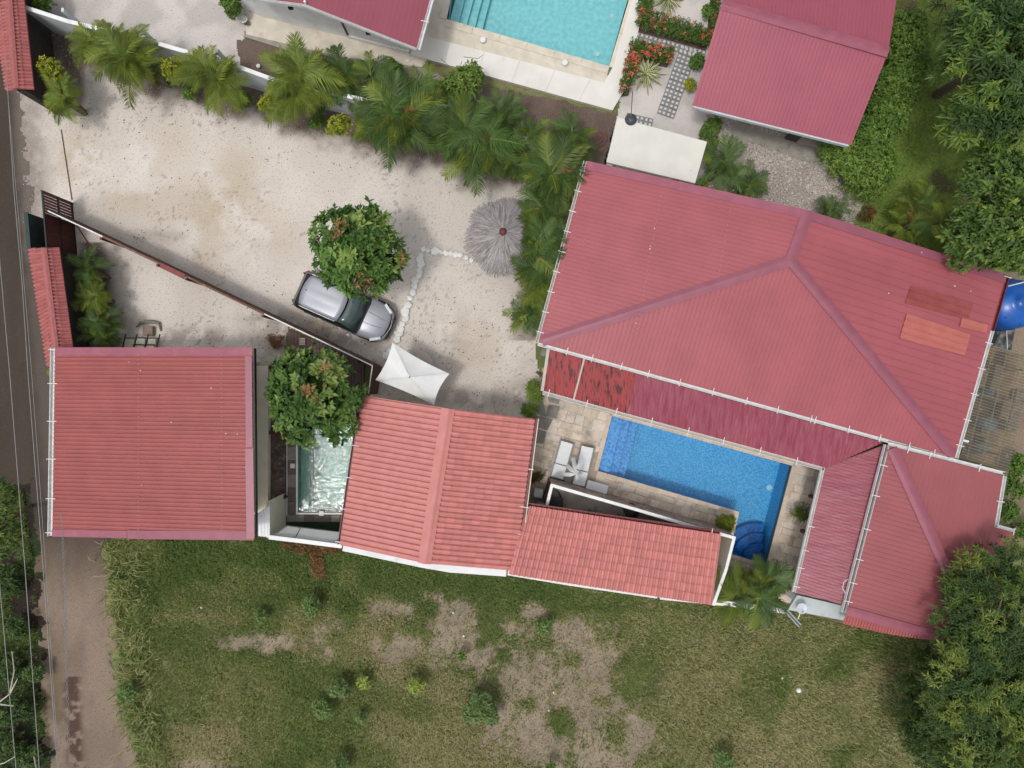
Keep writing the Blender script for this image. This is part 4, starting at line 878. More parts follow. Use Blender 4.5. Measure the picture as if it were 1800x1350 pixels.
g = G(); g.tube([P(62, 170, 1.6), P(97, 199, .25)], .05, 6); g.build('top_bar', MT['black'], bt)
g = G(); g.tube([P(68, 170, .2), P(97, 199, .2)], .03, 6); g.build('bottom_bar', MT['black'], bt)
g = G(); g.tube([P(97, 199, 0), P(97, 199, .5)], .07, 8); g.build('post', MT['black'], bt)
# diagonal board fence
fz = 1.95; fp = [(85, 371), (181, 416), (280, 463), (330, 487), (465, 552), (560, 597), (655, 643)]
fc = thing('board_fence', P(300, 470), 'long diagonal brown board fence crossing the gravel yard', 'fence')
fw = [P(x, y, fz) for x, y in fp]; tot = sum((fw[i+1]-fw[i]).length for i in range(len(fw)-1)); acc = 0; nb = 78; bi = 0
for i in range(len(fw)-1):
    a_, b_ = fw[i], fw[i+1]; Ls = (b_-a_).length; d = (b_-a_)/Ls; nn = Vector((-d.y, d.x, 0)); k = max(1, round(nb*Ls/tot))
    for q in range(k):
        c = a_+d*(q+.5)*Ls/k; hgt = 1.94-random.random()*.03
        g = G(); g.obox((c.x, c.y, hgt/2), d*(Ls/k/2-.006), nn*.014, Vector((0, 0, hgt/2))); g.build('board', MT['brownwood'], fc)
    g = G(); m = (a_+b_)/2; g.obox((m.x, m.y, 1.965), d*Ls/2, nn*(.025 if i in (0, 4, 5) else .04), Vector((0, 0, .016))); g.build('top_rail', MT['whitemetal'] if i in (0, 4, 5) else MT['brownwood'], fc)
    g = G(); g.obox((m.x+nn.x*.05, m.y+nn.y*.05, .6), d*Ls/2, nn*.02, Vector((0, 0, .04))); g.obox((m.x+nn.x*.05, m.y+nn.y*.05, 1.5), d*Ls/2, nn*.02, Vector((0, 0, .04))); g.build('rail', MT['brownwood'], fc)
for (x, y) in [(181, 416), (280, 463), (330, 487), (465, 552), (630, 631)]:
    c = P(x, y, fz); g = G(); g.box((c.x-.06, c.y-.08, 1.0), .09, .09, 2.0); g.build('post', MT['maroon'], fc)
d = (fw[3]-fw[2]).normalized(); nn = Vector((-d.y, d.x, 0)); m = (fw[2]+fw[3])/2-nn*.04
g = G(); g.obox((m.x, m.y, 1.99), d*.55, nn*.10, Vector((0, 0, .025))); g.build('rusty_cover', MT['gutterred'], fc)['label'] = 'dark red metal cover strip'
f2 = thing('board_fence', P(652, 660), 'short dark slatted fence with pale cap beside the parasol and plunge pool', 'fence')
a_, b_ = P(655, 643, fz), P(648, 692, fz); d = (b_-a_).normalized(); nn = Vector((-d.y, d.x, 0)); Ls = (b_-a_).length
for q in range(11):
    z_ = .12+q*.17; m = (a_+b_)/2; g = G(); g.obox((m.x, m.y, z_), d*Ls/2, nn*.014, Vector((0, 0, .07))); g.build('slat', MT['maroon'], f2)
for q in (0, .5, 1):
    c = a_+(b_-a_)*q; g = G(); g.box((c.x-.05, c.y, .98), .08, .08, 1.96); g.build('post', MT['maroon'], f2)
m = (a_+b_)/2; g = G(); g.obox((m.x, m.y, 1.99), d*Ls/2, nn*.02, Vector((0, 0, .018))); g.build('top_rail', MT['whitemetal'], f2)
# stone-clad wall with white cap round the patio
pw = thing('patio_wall', P(1100, 880), 'brown stone-clad wall with thin white cap between pool deck and sunken patio', 'wall')
cap = [(961, 889), (970, 853), (1120, 896), (1220, 926), (1290, 945), (1276, 1000), (1254, 1062)]
cw_ = [P(x, y, 2.1) for x, y in cap]
for i in range(len(cap)-1):
    a_, b_ = cw_[i], cw_[i+1]; Ls = (b_-a_).length; d = (b_-a_)/Ls; nn = Vector((-d.y, d.x, 0)); m = (a_+b_)/2
    g = G(); g.obox((m.x, m.y, 1.045), d*(Ls/2+.04), nn*.05, Vector((0, 0, 1.045))); g.build('wall_face', MT['maroon'] if i == 0 else (MT['wallstone'] if i < 4 else MT['cream']), pw)
    g = G(); g.obox((m.x, m.y, 2.115), d*(Ls/2+.045), nn*.062, Vector((0, 0, .022+.0012*i))); g.build('coping', MT['white'], pw)
    if 0 < i < 4:     # cladding stones on the pool side
        n_ = int(Ls/.55)
        for r_ in range(4):
            for q in range(n_):
                s0 = (q+(.5 if r_ % 2 else 0)+.5)*Ls/n_
                if s0 > Ls-.2: continue
                c = a_+d*s0+nn*(.055 if nn.y > 0 else -.055); g = G(); g.obox((c.x, c.y, .26+.5*r_), d*(Ls/n_/2-.015), nn*random.uniform(.012, .028), Vector((0, 0, .235))); g.build('cladding_stone', MT['wallstone'], pw)

# ------------------------------------------------------------------ furniture by the pool
def lounger(head, foot, label):
    h_, f_ = P(*head, .35), P(*foot, .35); d = (f_-h_); Ln = d.length; d.normalize(); s = Vector((-d.y, d.x, 0))
    t = thing('sun_lounger', P((head[0]+foot[0])/2, (head[1]+foot[1])/2), label, 'sun lounger', 'sun loungers by the blue pool')
    c = (h_+f_)/2; g = G(); wd = .30
    for k in (-1, 1): g.obox(Vector((c.x, c.y, .30))+s*k*wd, d*Ln/2, s*.025, Vector((0, 0, .03)))
    for k in (-1, 1): g.obox(Vector((c.x, c.y, .30))+d*k*(Ln/2-.02), s*wd, d*.025, Vector((0, 0, .028)))
    g.build('frame', MT['greymetal'], t, bevel=.006)
    sp_ = h_+d*Ln*.62
    a0, a1 = Vector((h_.x, h_.y, .38)), Vector((sp_.x, sp_.y, .37)); g = G(); g.obox((a0+a1)/2+Vector((0, 0, .0)), (a1-a0)*.49, s*.26, Vector((0, 0, .03))); g.build('back_cushion', MT['cushion'], t, bevel=.012)
    a0, a1 = a1+d*.02, Vector((f_.x, f_.y, .36)); g = G(); g.obox((a0+a1)/2, (a1-a0)*.49, s*.265, Vector((0, 0, .03))); g.build('seat_cushion', MT['cushion'], t, bevel=.012)
    for k in (-1, 1):
        for q in (.12, .88):
            p = h_+d*Ln*q+s*k*.28; g = G(); g.box((p.x, p.y, .14), .04, .04, .28); g.build('leg', MT['greymetal'], t)
lounger((997, 777), (979, 840), 'pale grey sun lounger on the left, nearer the tiled roof')
lounger((1033, 785), (1017, 853), 'pale grey sun lounger on the right, nearer the pool steps')
bn = thing('bench', P(1049, 857), 'low white rectangular bench against the brown stone wall, right of the loungers', 'bench')
g = G(); bx = math.atan2(-(95/1435)*0+(-.28), 1.0); g.box(P(1049.5, 856.5, .42), .93, .40, .06, R(-16)); g.build('seat', MT['cushion'], bn, bevel=.015)
for k in (-1, 1):
    g = G(); p = P(1049.5+k*15, 856.5+k*4.4, .2); g.box(p, .06, .34, .38, R(-16)); g.build('leg', MT['whitemetal'], bn)
st_ = thing('side_table', P(997, 841), 'small grey slatted side table between the two loungers', 'table')
for k in range(4): g = G(); g.box(P(993.5+k*3.2, 842+k*.8, .38), .065, .42, .025, R(-16)); g.build('slat', MT['greymetal'], st_)
for k in (-1, 1): g = G(); g.box(P(998+k*5, 842+k*1.5, .18), .04, .3, .36, R(-16)); g.build('leg', MT['black'], st_)
so_ = thing('stool', P(947, 867), 'square white pouf stool standing beside the red-leaved potted plant', 'stool')
g = G(); g.box(P(946.5, 866.5, .22), .40, .40, .38, R(-10)); g.build('seat', MT['cushion'], so_, bevel=.07)
g = G(); g.box(P(946.5, 866.5, .03), .32, .32, .06, R(-10)); g.build('base', MT['whitemetal'], so_)
fu = thing('closed_parasol', P(1012, 838), 'folded white parasol with its canopy flaps hanging between the loungers', 'parasol')
ap = P(1013, 833, 2.45); c0_ = Vector((ap.x, ap.y, 0))
g = G(); g.tube([c0_, ap], .025, 8); g.build('pole', MT['whitemetal'], fu)
g = G(); g.box(c0_+Vector((0, 0, .04)), .45, .45, .08); g.build('base', MT['greymetal'], fu)
for (x, y, z_) in [(1007, 805, 1.5), (996, 818, 1.4), (990, 834, 1.3), (1016, 845, 1.2), (1021, 828, 1.6)]:
    e = P(x, y, z_); d = e-ap; s = Vector((-d.y, d.x, 0)).normalized(); g = G(); m1 = ap+d*.5+Vector((0, 0, .12))
    g.add([ap+Vector((0, 0, .03)), m1+s*.09, m1-s*.09, m1+Vector((0, 0, .06)), e+s*.08, e-s*.08, e+Vector((0, 0, .04)), m1-Vector((0, 0, .04)), e-Vector((0, 0, .02))], [(0, 1, 3), (0, 3, 2), (1, 4, 6, 3), (3, 6, 5, 2), (0, 7, 1), (0, 2, 7), (1, 7, 8, 4), (2, 5, 8, 7), (4, 8, 5, 6)])
    g.build('canopy_flap', MT['canvas'], fu)
# patio contents
cb = thing('cabinet', P(978, 885), 'dark green-black cabinet in the sunken patio, against the tiled wing', 'cabinet')
g = G(); g.box(P(976, 884, 1.1), .62, .42, .5, R(-8)); g.build('body', MT['green'], cb); g = G(); g.box(P(976, 884, 1.37), .66, .46, .04, R(-8)); g.build('worktop', MT['black'], cb)
ho_ = G(); ho_.tube([P(977, 861, .88), P(982, 865, .88), P(985, 871, .88), P(986, 877, .88)], .035, 6); tag(ho_.build('hose', MT['black']), 'black curved pipe lying on the sunken patio floor', 'pipe')
bk = thing('barrel', P(1107, 893), 'round black tub in the sunken patio under the white wall cap', 'tub')
g = G(); g.lathe(P(1107, 895, .85), [(.26, 0), (.30, .5), (.32, .55), (.29, .55), (.25, .1)], 20); g.build('body', MT['black'], bk, smooth=True); g = G(); g.lathe(P(1107, 895, 1.3), [(.28, 0), (.28, .02)], 20); g.build('lid', MT['black'], bk)

# ------------------------------------------------------------------ parasol, palapa, stones, table
pa = thing('square_parasol', P(722, 664), 'open white square parasol beside the fence corner and gravel', 'parasol')
cz = 2.15; cn = [P(690, 602, cz), P(790, 657, cz), P(763, 712, cz), P(660, 668, cz)]; apx = P(720, 663, 2.75)
NN = 12; V = []; F = []
for q in range(4):
    a_, b_ = cn[q], cn[(q+1) % 4]; base_i = len(V)
    for i in range(NN+1):            # radial
        for j in range(NN+1):        # along the edge
            s, t = i/NN, j/NN; e = a_+(b_-a_)*t; inw = (apx-e); inw.z = 0; e2 = e+inw*(.30*t*(1-t)); e2.z = cz+.04*math.sin(math.pi*t)
            p = apx.lerp(e2, s); p.z -= .05*math.sin(math.pi*s)*(math.sin(math.pi*t)**.6); V.append(p)
    for i in range(NN):
        for j in range(NN): k = base_i+i*(NN+1)+j; F.append((k, k+1, k+NN+2, k+NN+1))
g = G(); g.add(V, F); can = g.build('canopy', MT['canvas'], pa, smooth=False)
md = can.modifiers.new('thick', 'SOLIDIFY'); md.thickness = .006
c_ = Vector((apx.x, apx.y, 0))
for q in cn: g = G(); g.tube([apx-Vector((0, 0, .04)), q-Vector((0, 0, .02))], .012, 5); g.build('rib', MT['whitemetal'], pa)
g = G(); g.tube([c_, apx+Vector((0, 0, .06))], .025, 8); g.build('pole', MT['whitemetal'], pa)
g = G(); g.lathe(apx-Vector((0, 0, .0)), [(.03, 0), (.03, .05), (.012, .09)], 8); g.build('finial', MT['greymetal'], pa)
g = G(); g.box(c_+Vector((0, 0, .05)), .6, .6, .1, .4); g.build('base', MT['concrete'], pa)
rt = thing('round_table', P(735, 640), 'round pale grey table half hidden under the white parasol', 'table')
g = G(); g.lathe(P(735, 641, .70), [(.62, 0), (.64, .02), (.62, .05)], 32); g.build('tabletop', MT['guttergrn'], rt); g = G(); g.lathe(P(735, 641, 0), [(.3, 0), (.08, .05), (.06, .7)], 12); g.build('pedestal', MT['greymetal'], rt)
# palapa
pp = thing('thatched_parasol', P(886, 420), 'round grey palm-thatch sunshade beside the palms and white stones', 'sunshade')
ce = P(886, 417, 2.05); tip = Vector((ce.x, ce.y, 3.0)); V = []; F = []; T = []
for lay in range(7):
    r0_ = .06+lay*.21; r1_ = r0_+.55; nst = int(90+lay*95)
    for k in range(nst):
        a = 2*math.pi*(k+random.random())/nst; ra = min(1.62, r1_*random.uniform(.88, 1.1)) if lay < 6 else 1.6*random.uniform(.86, 1.06)
        ra *= 1+.05*math.sin(6*a); z0 = 3.0-.62*r0_+random.uniform(0, .05); z1 = 3.0-.62*ra+random.uniform(-.02, .05)
        da = random.uniform(-.13, .13); w_ = random.uniform(.007, .020); ca, sa = math.cos(a), math.sin(a); b = len(V)
        p0 = Vector((ce.x+ca*r0_, ce.y+sa*r0_, z0)); p1 = Vector((ce.x+math.cos(a+da)*ra, ce.y+math.sin(a+da)*ra, z1)); s = Vector((-sa, ca, 0))*w_
        mid = (p0+p1)/2+Vector((0, 0, .035+random.random()*.02)); V += [p0-s*.6, p0+s*.6, mid-s, mid+s, p1-s*.4, p1+s*.4]; F += [(b, b+1, b+3, b+2), (b+2, b+3, b+5, b+4)]; T += [random.random()]*2
me = mesh_np('thatch', np.array([tuple(v-off(pp)) for v in V]), np.array(F), MT['thatch'], tint=T); o = link('thatch', me, pp); o['kind'] = 'stuff'
g = G(); g.lathe((ce.x, ce.y, 2.0), [(1.5, .0), (.05, .9)], 12); g.build('roof_frame', MT['thatch'], pp)
g = G(); g.lathe((tip.x-.03, tip.y+.02, 2.93), [(.17, 0), (.16, .08), (.08, .15), (.02, .17)], 7); g.build('clay_cap', MT['clay'], pp)
g = G(); g.tube([(ce.x, ce.y, 0), (ce.x, ce.y, 2.9)], .06, 8); g.build('pole', MT['bark'], pp)
# whitewashed edging stones
def rock_mesh(sd):
    bm = bmesh.new(); bmesh.ops.create_icosphere(bm, subdivisions=1, radius=.5); r_ = random.Random(sd)
    for v in bm.verts: v.co *= r_.uniform(.8, 1.12); v.co.z *= .6
    me = D.meshes.new('rock'); bm.to_mesh(me); bm.free(); me.materials.append(MT['whiterock']); return me
RM = [rock_mesh(i) for i in range(5)]
SP = [(745, 438), (753, 440), (765, 441), (775, 443), (784, 445), (792, 446), (801, 447), (809, 448), (820, 453), (829, 458), (741, 448), (739, 456), (740, 465), (738, 475), (736, 484), (730, 492), (728, 502), (726, 514), (721, 524), (717, 536), (712, 549), (712, 560), (707, 570), (701, 586), (698, 597), (704, 578), (683, 618), (679, 625)]
ORD = ['first', 'second', 'third', 'fourth', 'fifth', 'sixth', 'seventh', 'eighth', 'ninth', 'tenth', 'eleventh', 'twelfth', 'thirteenth', 'fourteenth', 'fifteenth']
def ROCKL(i):
    if i < 10: return ORD[i]+' whitewashed rock of the short row, counted towards the thatched sunshade'
    if i < 25: return ORD[i-10]+' whitewashed rock down the long row, from corner towards the white parasol'
    return ['whitewashed rock lying just right of the long row near its lower end', 'upper of two whitewashed rocks peeping out left of the white parasol', 'lower of two whitewashed rocks peeping out left of the white parasol'][i-25]
for i, (x, y) in enumerate(SP):
    o = link('edging_stone', RM[i % 5], None, P(x, y, .08)); sz = random.uniform(.24, .34) if i < 10 else random.uniform(.30, .42)
    if (x, y) in ((765, 441), (712, 549), (701, 586)): sz *= 1.25
    o.scale = (sz*random.uniform(.9, 1.2), sz*random.uniform(.85, 1.1), sz*.8); o.rotation_euler = (random.uniform(-.2, .2), 0, random.random()*6)
    tag(o, ROCKL(i), 'stone', 'whitewashed edging rocks')

# ------------------------------------------------------------------ car
def car():
    c = P(612, 543, 0); ang = math.atan2(-(71), 159)      # front points to the lower right
    t = D.objects.new('parked_car', None); COL.objects.link(t); t.location = c; t.rotation_euler = (0, 0, ang)
    tag(t, 'silver compact SUV parked under the round tree on the gravel', 'car')
    def sect(x, hw, zb, zt, tuck=.0, n=4):   # not used directly
        pass
    def loft(secs, name, mat, smooth=True, cap=True, sub=0):
        n = len(secs[0]); g = G(); V = [v for s in secs for v in s]; F = []
        for i in range(len(secs)-1):
            for k in range(n-1): F.append((i*n+k, i*n+k+1, (i+1)*n+k+1, (i+1)*n+k))
        if cap: F += [tuple(range(n))[::-1], tuple((len(secs)-1)*n+k for k in range(n))]
        g.add(V, F); o = g.build(name, mat, t, local=True, smooth=smooth)
        bm = bmesh.new(); bm.from_mesh(o.data); bmesh.ops.recalc_face_normals(bm, faces=bm.faces[:]); bm.to_mesh(o.data); bm.free()
        if sub:
            m_ = o.modifiers.new('sub', 'SUBSURF'); m_.levels = sub; m_.render_levels = sub
        return o
    L2 = 2.14
    # body sides: section ring from left sill over belt to right sill; x = along the car
    def ring(x, hw, belt, top, zb):
        return [(x, -hw*.93, zb), (x, -hw, zb+.22), (x, -hw, belt-.14), (x, -hw*.95, belt), (x, -hw*.70, top), (x, 0, top+.025), (x, hw*.70, top), (x, hw*.95, belt), (x, hw, belt-.14), (x, hw, zb+.22), (x, hw*.93, zb)]
    B = [(-2.12, .66, .70, .72, .40), (-2.08, .78, .80, .84, .32), (-1.95, .85, .90, .96, .26), (-1.5, .88, .94, .98, .24), (-.6, .89, .93, .97, .22), (.4, .89, .92, .96, .22), (.85, .885, .90, 1.0, .22), (1.25, .87, .86, .99, .24), (1.65, .83, .80, .92, .27), (1.90, .75, .72, .83, .30), (2.04, .64, .62, .72, .33), (2.13, .48, .52, .58, .38)]
    loft([ring(*b) for b in B], 'body', MT['carpaint'], sub=1)
    # black lower cladding
    def ringc(x, hw, zb, zt): return [(x, -hw*.97, zb), (x, -hw, zb+.05), (x, -hw, zt), (x, hw, zt), (x, hw, zb+.05), (x, hw*.97, zb)]
    loft([ringc(-2.17, .62, .22, .56), ringc(-2.0, .82, .2, .52), ringc(-1.2, .915, .2, .46), (ringc(1.2, .915, .2, .46)), ringc(1.85, .80, .2, .50), ringc(2.10, .60, .22, .50), ringc(2.19, .42, .26, .46)], 'bumper_cladding', MT['carblack'], smooth=False)
    # glasshouse (dark) and roof skin
    def rg(x, hb, ht, zt, zb=.93): return [(x, -hb, zb), (x, -ht, zt), (x, ht, zt), (x, hb, zb)]
    V = []
    loft([[(-2.05, -.70, .93), (-2.05, -.70, .95), (-2.05, .70, .95), (-2.05, .70, .93)], [(-1.80, -.84, .93), (-1.80, -.66, 1.42), (-1.80, .66, 1.42), (-1.80, .84, .93)], [(-1.5, -.86, .93), (-1.5, -.68, 1.50), (-1.5, .68, 1.50), (-1.5, .86, .93)], [(.25, -.86, .93), (.25, -.68, 1.50), (.25, .68, 1.50), (.25, .86, .93)], [(.98, -.84, .95), (.98, -.80, 1.01), (.98, .80, 1.01), (.98, .84, .95)], [(1.06, -.60, .93), (1.06, -.56, 1.02), (1.06, .56, 1.02), (1.06, .60, .93)]], 'side_windows', MT['carblack'], smooth=False)
    # windscreen
    g = G(); V = []; n = 6
    for (x, hw, z) in ((.28, .66, 1.53), (.60, .715, 1.32), (.92, .76, 1.07)):
        for k in range(n+1):
            y = -hw+2*hw*k/n; V.append((x-.10*(y/hw)**2*.9+.03, y, z+.012))
    F = [(i*(n+1)+k, i*(n+1)+k+1, (i+1)*(n+1)+k+1, (i+1)*(n+1)+k) for i in range(2) for k in range(n)]
    g.add(V, F); ws = g.build('windscreen', MT['carglass'], t, local=True, smooth=True); m_ = ws.modifiers.new('s', 'SOLIDIFY'); m_.thickness = .02; m_.offset = -1
    # roof skin, slightly domed
    g = G(); V = []; nx_, ny_ = 8, 10
    for i in range(nx_+1):
        x = -1.68+(1.94)*i/nx_
        for k in range(ny_+1):
            y = (-1+2*k/ny_); hw = .665-.05*max(0, (.12-i/nx_)/.12) ; xx = x-.09*(y**2)*(1 if i == nx_ else (i/nx_)**3)+.10*(y**2)*(1-i/nx_)**4
            z = 1.535+.035*(1-y*y)+.02*math.sin(math.pi*i/nx_)-.05*(1-i/nx_)**3
            if abs(y) in (.2, .4) or abs(abs(y)-.2) < .01 or abs(abs(y)-.4) < .01: z -= .012*(1 if 1 < i < nx_-1 else 0)
            V.append((xx, y*hw, z))
    F = [(i*(ny_+1)+k, i*(ny_+1)+k+1, (i+1)*(ny_+1)+k+1, (i+1)*(ny_+1)+k) for i in range(nx_) for k in range(ny_)]
    g.add(V, F); rf = g.build('roof', MT['carpaint'], t, local=True, smooth=True); m_ = rf.modifiers.new('s', 'SOLIDIFY'); m_.thickness = .05; m_.offset = -1
    for k in (-1, 1):
        g = G(); g.tube([(-1.55, k*.70, 1.50), (-1.4, k*.71, 1.585), (-.1, k*.71, 1.59), (.08, k*.70, 1.51)], .018, 6); g.build('roof_rail', MT['whitemetal'], t, local=True)
        g = G(); g.obox((1.78, k*.70, .80), Vector((.19, -k*.13, -.05)), Vector((.03, k*.055, 0)), Vector((.01, 0, .03))); g.build('headlight', MT['lamp'], t, local=True, bevel=.02)
        g = G(); g.obox((-2.02, k*.70, .86), Vector((.10, k*.10, 0)), Vector((-.03, .02, 0)), Vector((0, 0, .07))); g.build('tail_light', MT['redlamp'], t, local=True, bevel=.01)
        g = G(); g.lathe((.72, k*1.0, 1.02), [(.02, -.07), (.10, -.05), (.11, .02), (.06, .07)], 10); g.obox((.74, k*.92, 1.0), Vector((.03, 0, 0)), Vector((0, .06, 0)), Vector((0, 0, .02))); g.build('wing_mirror', MT['carpaint'], t, local=True, smooth=True)
        for x in (-1.28, 1.32):
            w = thing_local('wheel', t, (x, k*.80, .33)); g = G()
            pts = [(0, -.11, 0), (0, .11, 0)]; g.tube(pts, .33, 24); g.build('tyre', MT['tyre'], w, local=True); g = G(); g.tube([(0, k*.105, 0), (0, k*.125, 0)], .20, 16); g.build('rim', MT['whitemetal'], w, local=True)
        g = G(); g.tube([(1.05, k*.25, 1.015), (1.5, k*.22, .975), (1.88, k*.17, .87)], .012, 4); g.build('bonnet_crease', MT['carpaint'], t, local=True)
        for xx in (-.75, .2): g = G(); g.obox((xx, k*.905, .80), Vector((.08, 0, 0)), Vector((0, .012, 0)), Vector((0, 0, .015))); g.build('door_handle', MT['carpaint'], t, local=True)
    g = G(); g.tube([(1.72, -.80, .815), (1.94, -.62, .76), (2.06, -.35, .70), (2.09, 0, .69), (2.06, .35, .70), (1.94, .62, .76), (1.72, .80, .815)], .022, 5); g.build('bonnet_gap', MT['carblack'], t, local=True)
    g = G(); g.obox((2.12, 0, .58), Vector((.03, 0, .0)), Vector((0, .38, 0)), Vector((-.01, 0, .08))); g.build('grille', MT['carblack'], t, local=True)
    g = G(); g.tube([(1.98, -.56, .70), (2.10, -.3, .645), (2.15, 0, .64), (2.10, .3, .645), (1.98, .56, .70)], .02, 5); g.build('grille_bar', MT['whitemetal'], t, local=True)
    g = G(); g.lathe((-1.5, 0, 1.57), [(.03, 0), (.02, .05)], 8); g.build('aerial_base', MT['carblack'], t, local=True)
    g = G(); g.tube([(.95, -.35, 1.06), (.66, -.1, 1.27)], .008, 4); g.tube([(.95, .3, 1.06), (.66, .45, 1.27)], .008, 4); g.build('wiper', MT['carblack'], t, local=True)
    return t
def thing_local(name, parent, loc):
    o = D.objects.new(name, None); o.empty_display_size = .1; COL.objects.link(o); o.parent = parent; o.location = loc; return o
car()

# ------------------------------------------------------------------ racks, tank, shelter, dish, ladder, wires, small things
rk = thing('slab_rack', P(243, 600), 'black steel rack of pale square slabs in front of the square house', 'rack')
for i in range(4):
    x0_ = 221+i*20; a_, b_ = P(x0_, 587, .35), P(x0_-7, 616, .35); g = G(); g.tube([a_, b_], .03, 5); g.build('rail', MT['black'], rk)
for (y, xa, xb) in ((594, 218, 278), (606, 233, 275)):
    g = G(); g.tube([P(xa, y, .36), P(xb, y+.6, .36)], .018, 5); g.build('cross_bar', MT['black'], rk)
for (x, y, w_, h_) in [(228, 605, .42, .46), (247, 600, .42, .25), (266, 600, .40, .25), (245, 611, .42, .22), (264, 611, .40, .22)]:
    g = G(); g.box(P(x, y, .28), w_, h_, .09, R(-2)); g.build('slab', MT['cream'], rk, bevel=.01)
bx_ = G(); bx_.box(P(262, 582, .12), .42, .40, .24, 0); tag(bx_.build('cardboard_box', M('brown_box', (.30, .22, .18), (.24, .18, .15), 5, rough=.9), bevel=.01), 'brown box on the gravel just behind the slab rack', 'box')
tp = G(); tp.tube([P(240, 575, .05), P(247, 567, .12), P(256, 565, .16), P(270, 566, .16), P(279, 568, .12), P(283, 582, .06)], [.03, .06, .08, .08, .06, .03], 6); tag(tp.build('rolled_tarp', M('olive_tarp', (.24, .23, .19), (.17, .165, .14), 8, rough=.8)), 'rolled grey tarp curled round the brown box', 'tarp')
bt_ = thing('water_tank', P(1775, 545), 'big glossy blue water tank at the right edge behind the large house', 'tank')
tb_ = P(1798, 538, 0); cx_, cy_ = P(1798, 532, 3.0)[:2]
g = G(); prof = [(.95, 1.4), (1.0, 1.5), (1.0, 2.5), (.96, 2.7), (.8, 2.88), (.45, 3.0), (.3, 3.05), (.28, 3.12), (.05, 3.14)]; g.lathe((cx_, cy_, 0), prof, 32); g.build('tank_body', MT['bluetank'], bt_, smooth=True)
for k in range(8):
    a = k*math.pi/4; g = G(); g.tube([(cx_+math.cos(a)*1.005, cy_+math.sin(a)*1.005, 1.5), (cx_+math.cos(a)*1.005, cy_+math.sin(a)*1.005, 2.5), (cx_+math.cos(a)*.80, cy_+math.sin(a)*.80, 2.89)], .03, 5); g.build('rib', MT['bluetank'], bt_)
for (dx, dy) in ((-.6, -.6), (.6, -.6), (-.6, .6), (.6, .6)): g = G(); g.box((cx_+dx, cy_+dy, .7), .15, .15, 1.4); g.build('leg', MT['concrete'], bt_)
g = G(); g.box((cx_, cy_, 1.38), 1.8, 1.8, .06); g.build('platform', MT['concrete'], bt_)
pi_ = G(); pi_.tube([P(1772, 503, 2.9), P(1800, 496, 3.0), P(1830, 490, 3.0)], .025, 6); tag(pi_.build('water_pipe', MT['whitemetal']), 'thin pale pipe above the blue water tank', 'pipe')
dt = thing('tin_sheet_pile', P(1765, 590), 'weathered grey sheets with a dark beam below the blue water tank', 'scrap')
g = G(); g.obox(P(1765, 585, 1.0), Vector((.42, -.05, 0)), Vector((.12, .7, 0)), Vector((0, 0, .02))); g.build('tin_sheet', M('dull_tin', (.22, .23, .24), (.05, .05, .05), 4, rough=.5, stain=(.03, .03, .03), sscale=3, sramp=(.45, .6)), dt)
g = G(); g.tube([P(1745, 612, 1.2), P(1765, 572, 1.4)], .05, 5); g.build('beam', MT['black'], dt); g = G(); g.tube([P(1771, 615, 1.3), P(1769, 568, 1.3)], .015, 5); g.build('pipe', MT['whitemetal'], dt)
# translucent lean-to
lt = thing('translucent_shelter', P(1740, 720), 'ribbed translucent lean-to roof over a cluttered back yard, right of the white gutter', 'shelter')
q = [P(1734, 604, 2.7), P(1812, 625, 2.5), P(1775, 815, 2.5), P(1748, 900, 2.5), P(1740, 925, 2.6), P(1755, 838, 2.7), P(1683, 808, 2.7)]
q1 = [P(1736, 604, 2.62), P(1815, 625, 2.45), P(1770, 838, 2.45), P(1685, 810, 2.62)]; q2 = [P(1762, 836, 2.62), P(1772, 838, 2.5), P(1752, 928, 2.5), P(1744, 926, 2.62)]
sheets(q1, ew, .16, .05, lt, MT['poly'], per=7, prof=(0, .3, .5, .8)); sheets(q2, ew, .11, .03, lt, MT['poly'], per=9, prof=(0, .3, .5, .8))
beige = M('pale_batten', (.42, .38, .34), (.34, .30, .27), 5, rough=.8)
for t_ in (.02, .22, .42, .60, .74, .84, .97):
    a_ = q1[0].lerp(q1[3], t_)-Vector((0, 0, .07)); b_ = q1[1].lerp(q1[2], t_)-Vector((0, 0, .07)); g = G(); g.tube([a_, b_], .02, 4); g.build('batten', beige, lt)
for t_ in (.2, .5, .82):
    a_ = q1[0].lerp(q1[1], t_)-Vector((0, 0, .14)); b_ = q1[3].lerp(q1[2], t_)-Vector((0, 0, .14)); g = G(); g.tube([a_, b_], .022, 4); g.build('rafter', beige, lt)
ribm = M('sheet_rib', (.40, .37, .31), (.28, .26, .22), 6, rough=.5)
for (qa, qb, qc, qd, nn_) in ((q1[0], q1[1], q1[2], q1[3], 42), (q2[0], q2[1], q2[2], q2[3], 20)):
    g = G()
    for k in range(nn_):
        t_ = (k+.5)/nn_; a_ = qa.lerp(qd, t_)+Vector((0, 0, .06)); b_ = qb.lerp(qc, t_)+Vector((0, 0, .06)); g.tube([a_, b_], .0065, 4)
    o = g.build('sheet_rib', ribm, lt); o['kind'] = 'stuff'
for (x, y) in ((1745, 640), (1725, 720), (1700, 800), (1800, 650), (1770, 800)): c = P(x, y, 2.4); g = G(); g.box((c.x, c.y, 1.2), .08, .08, 2.4); g.build('post', beige, lt)
CL = [('blue_barrel', 1728, 690, .3, .9, (.10, .22, .45), 'blue barrel under the translucent shelter, nearer the blue tank', 'barrel'), ('blue_barrel', 1716, 742, .3, .9, (.14, .26, .42), 'blue barrel under the translucent shelter, middle', 'barrel'), ('grey_barrel', 1708, 785, .28, .8, (.2, .25, .3), 'greyish barrel at the lower corner of the translucent shelter', 'barrel')]
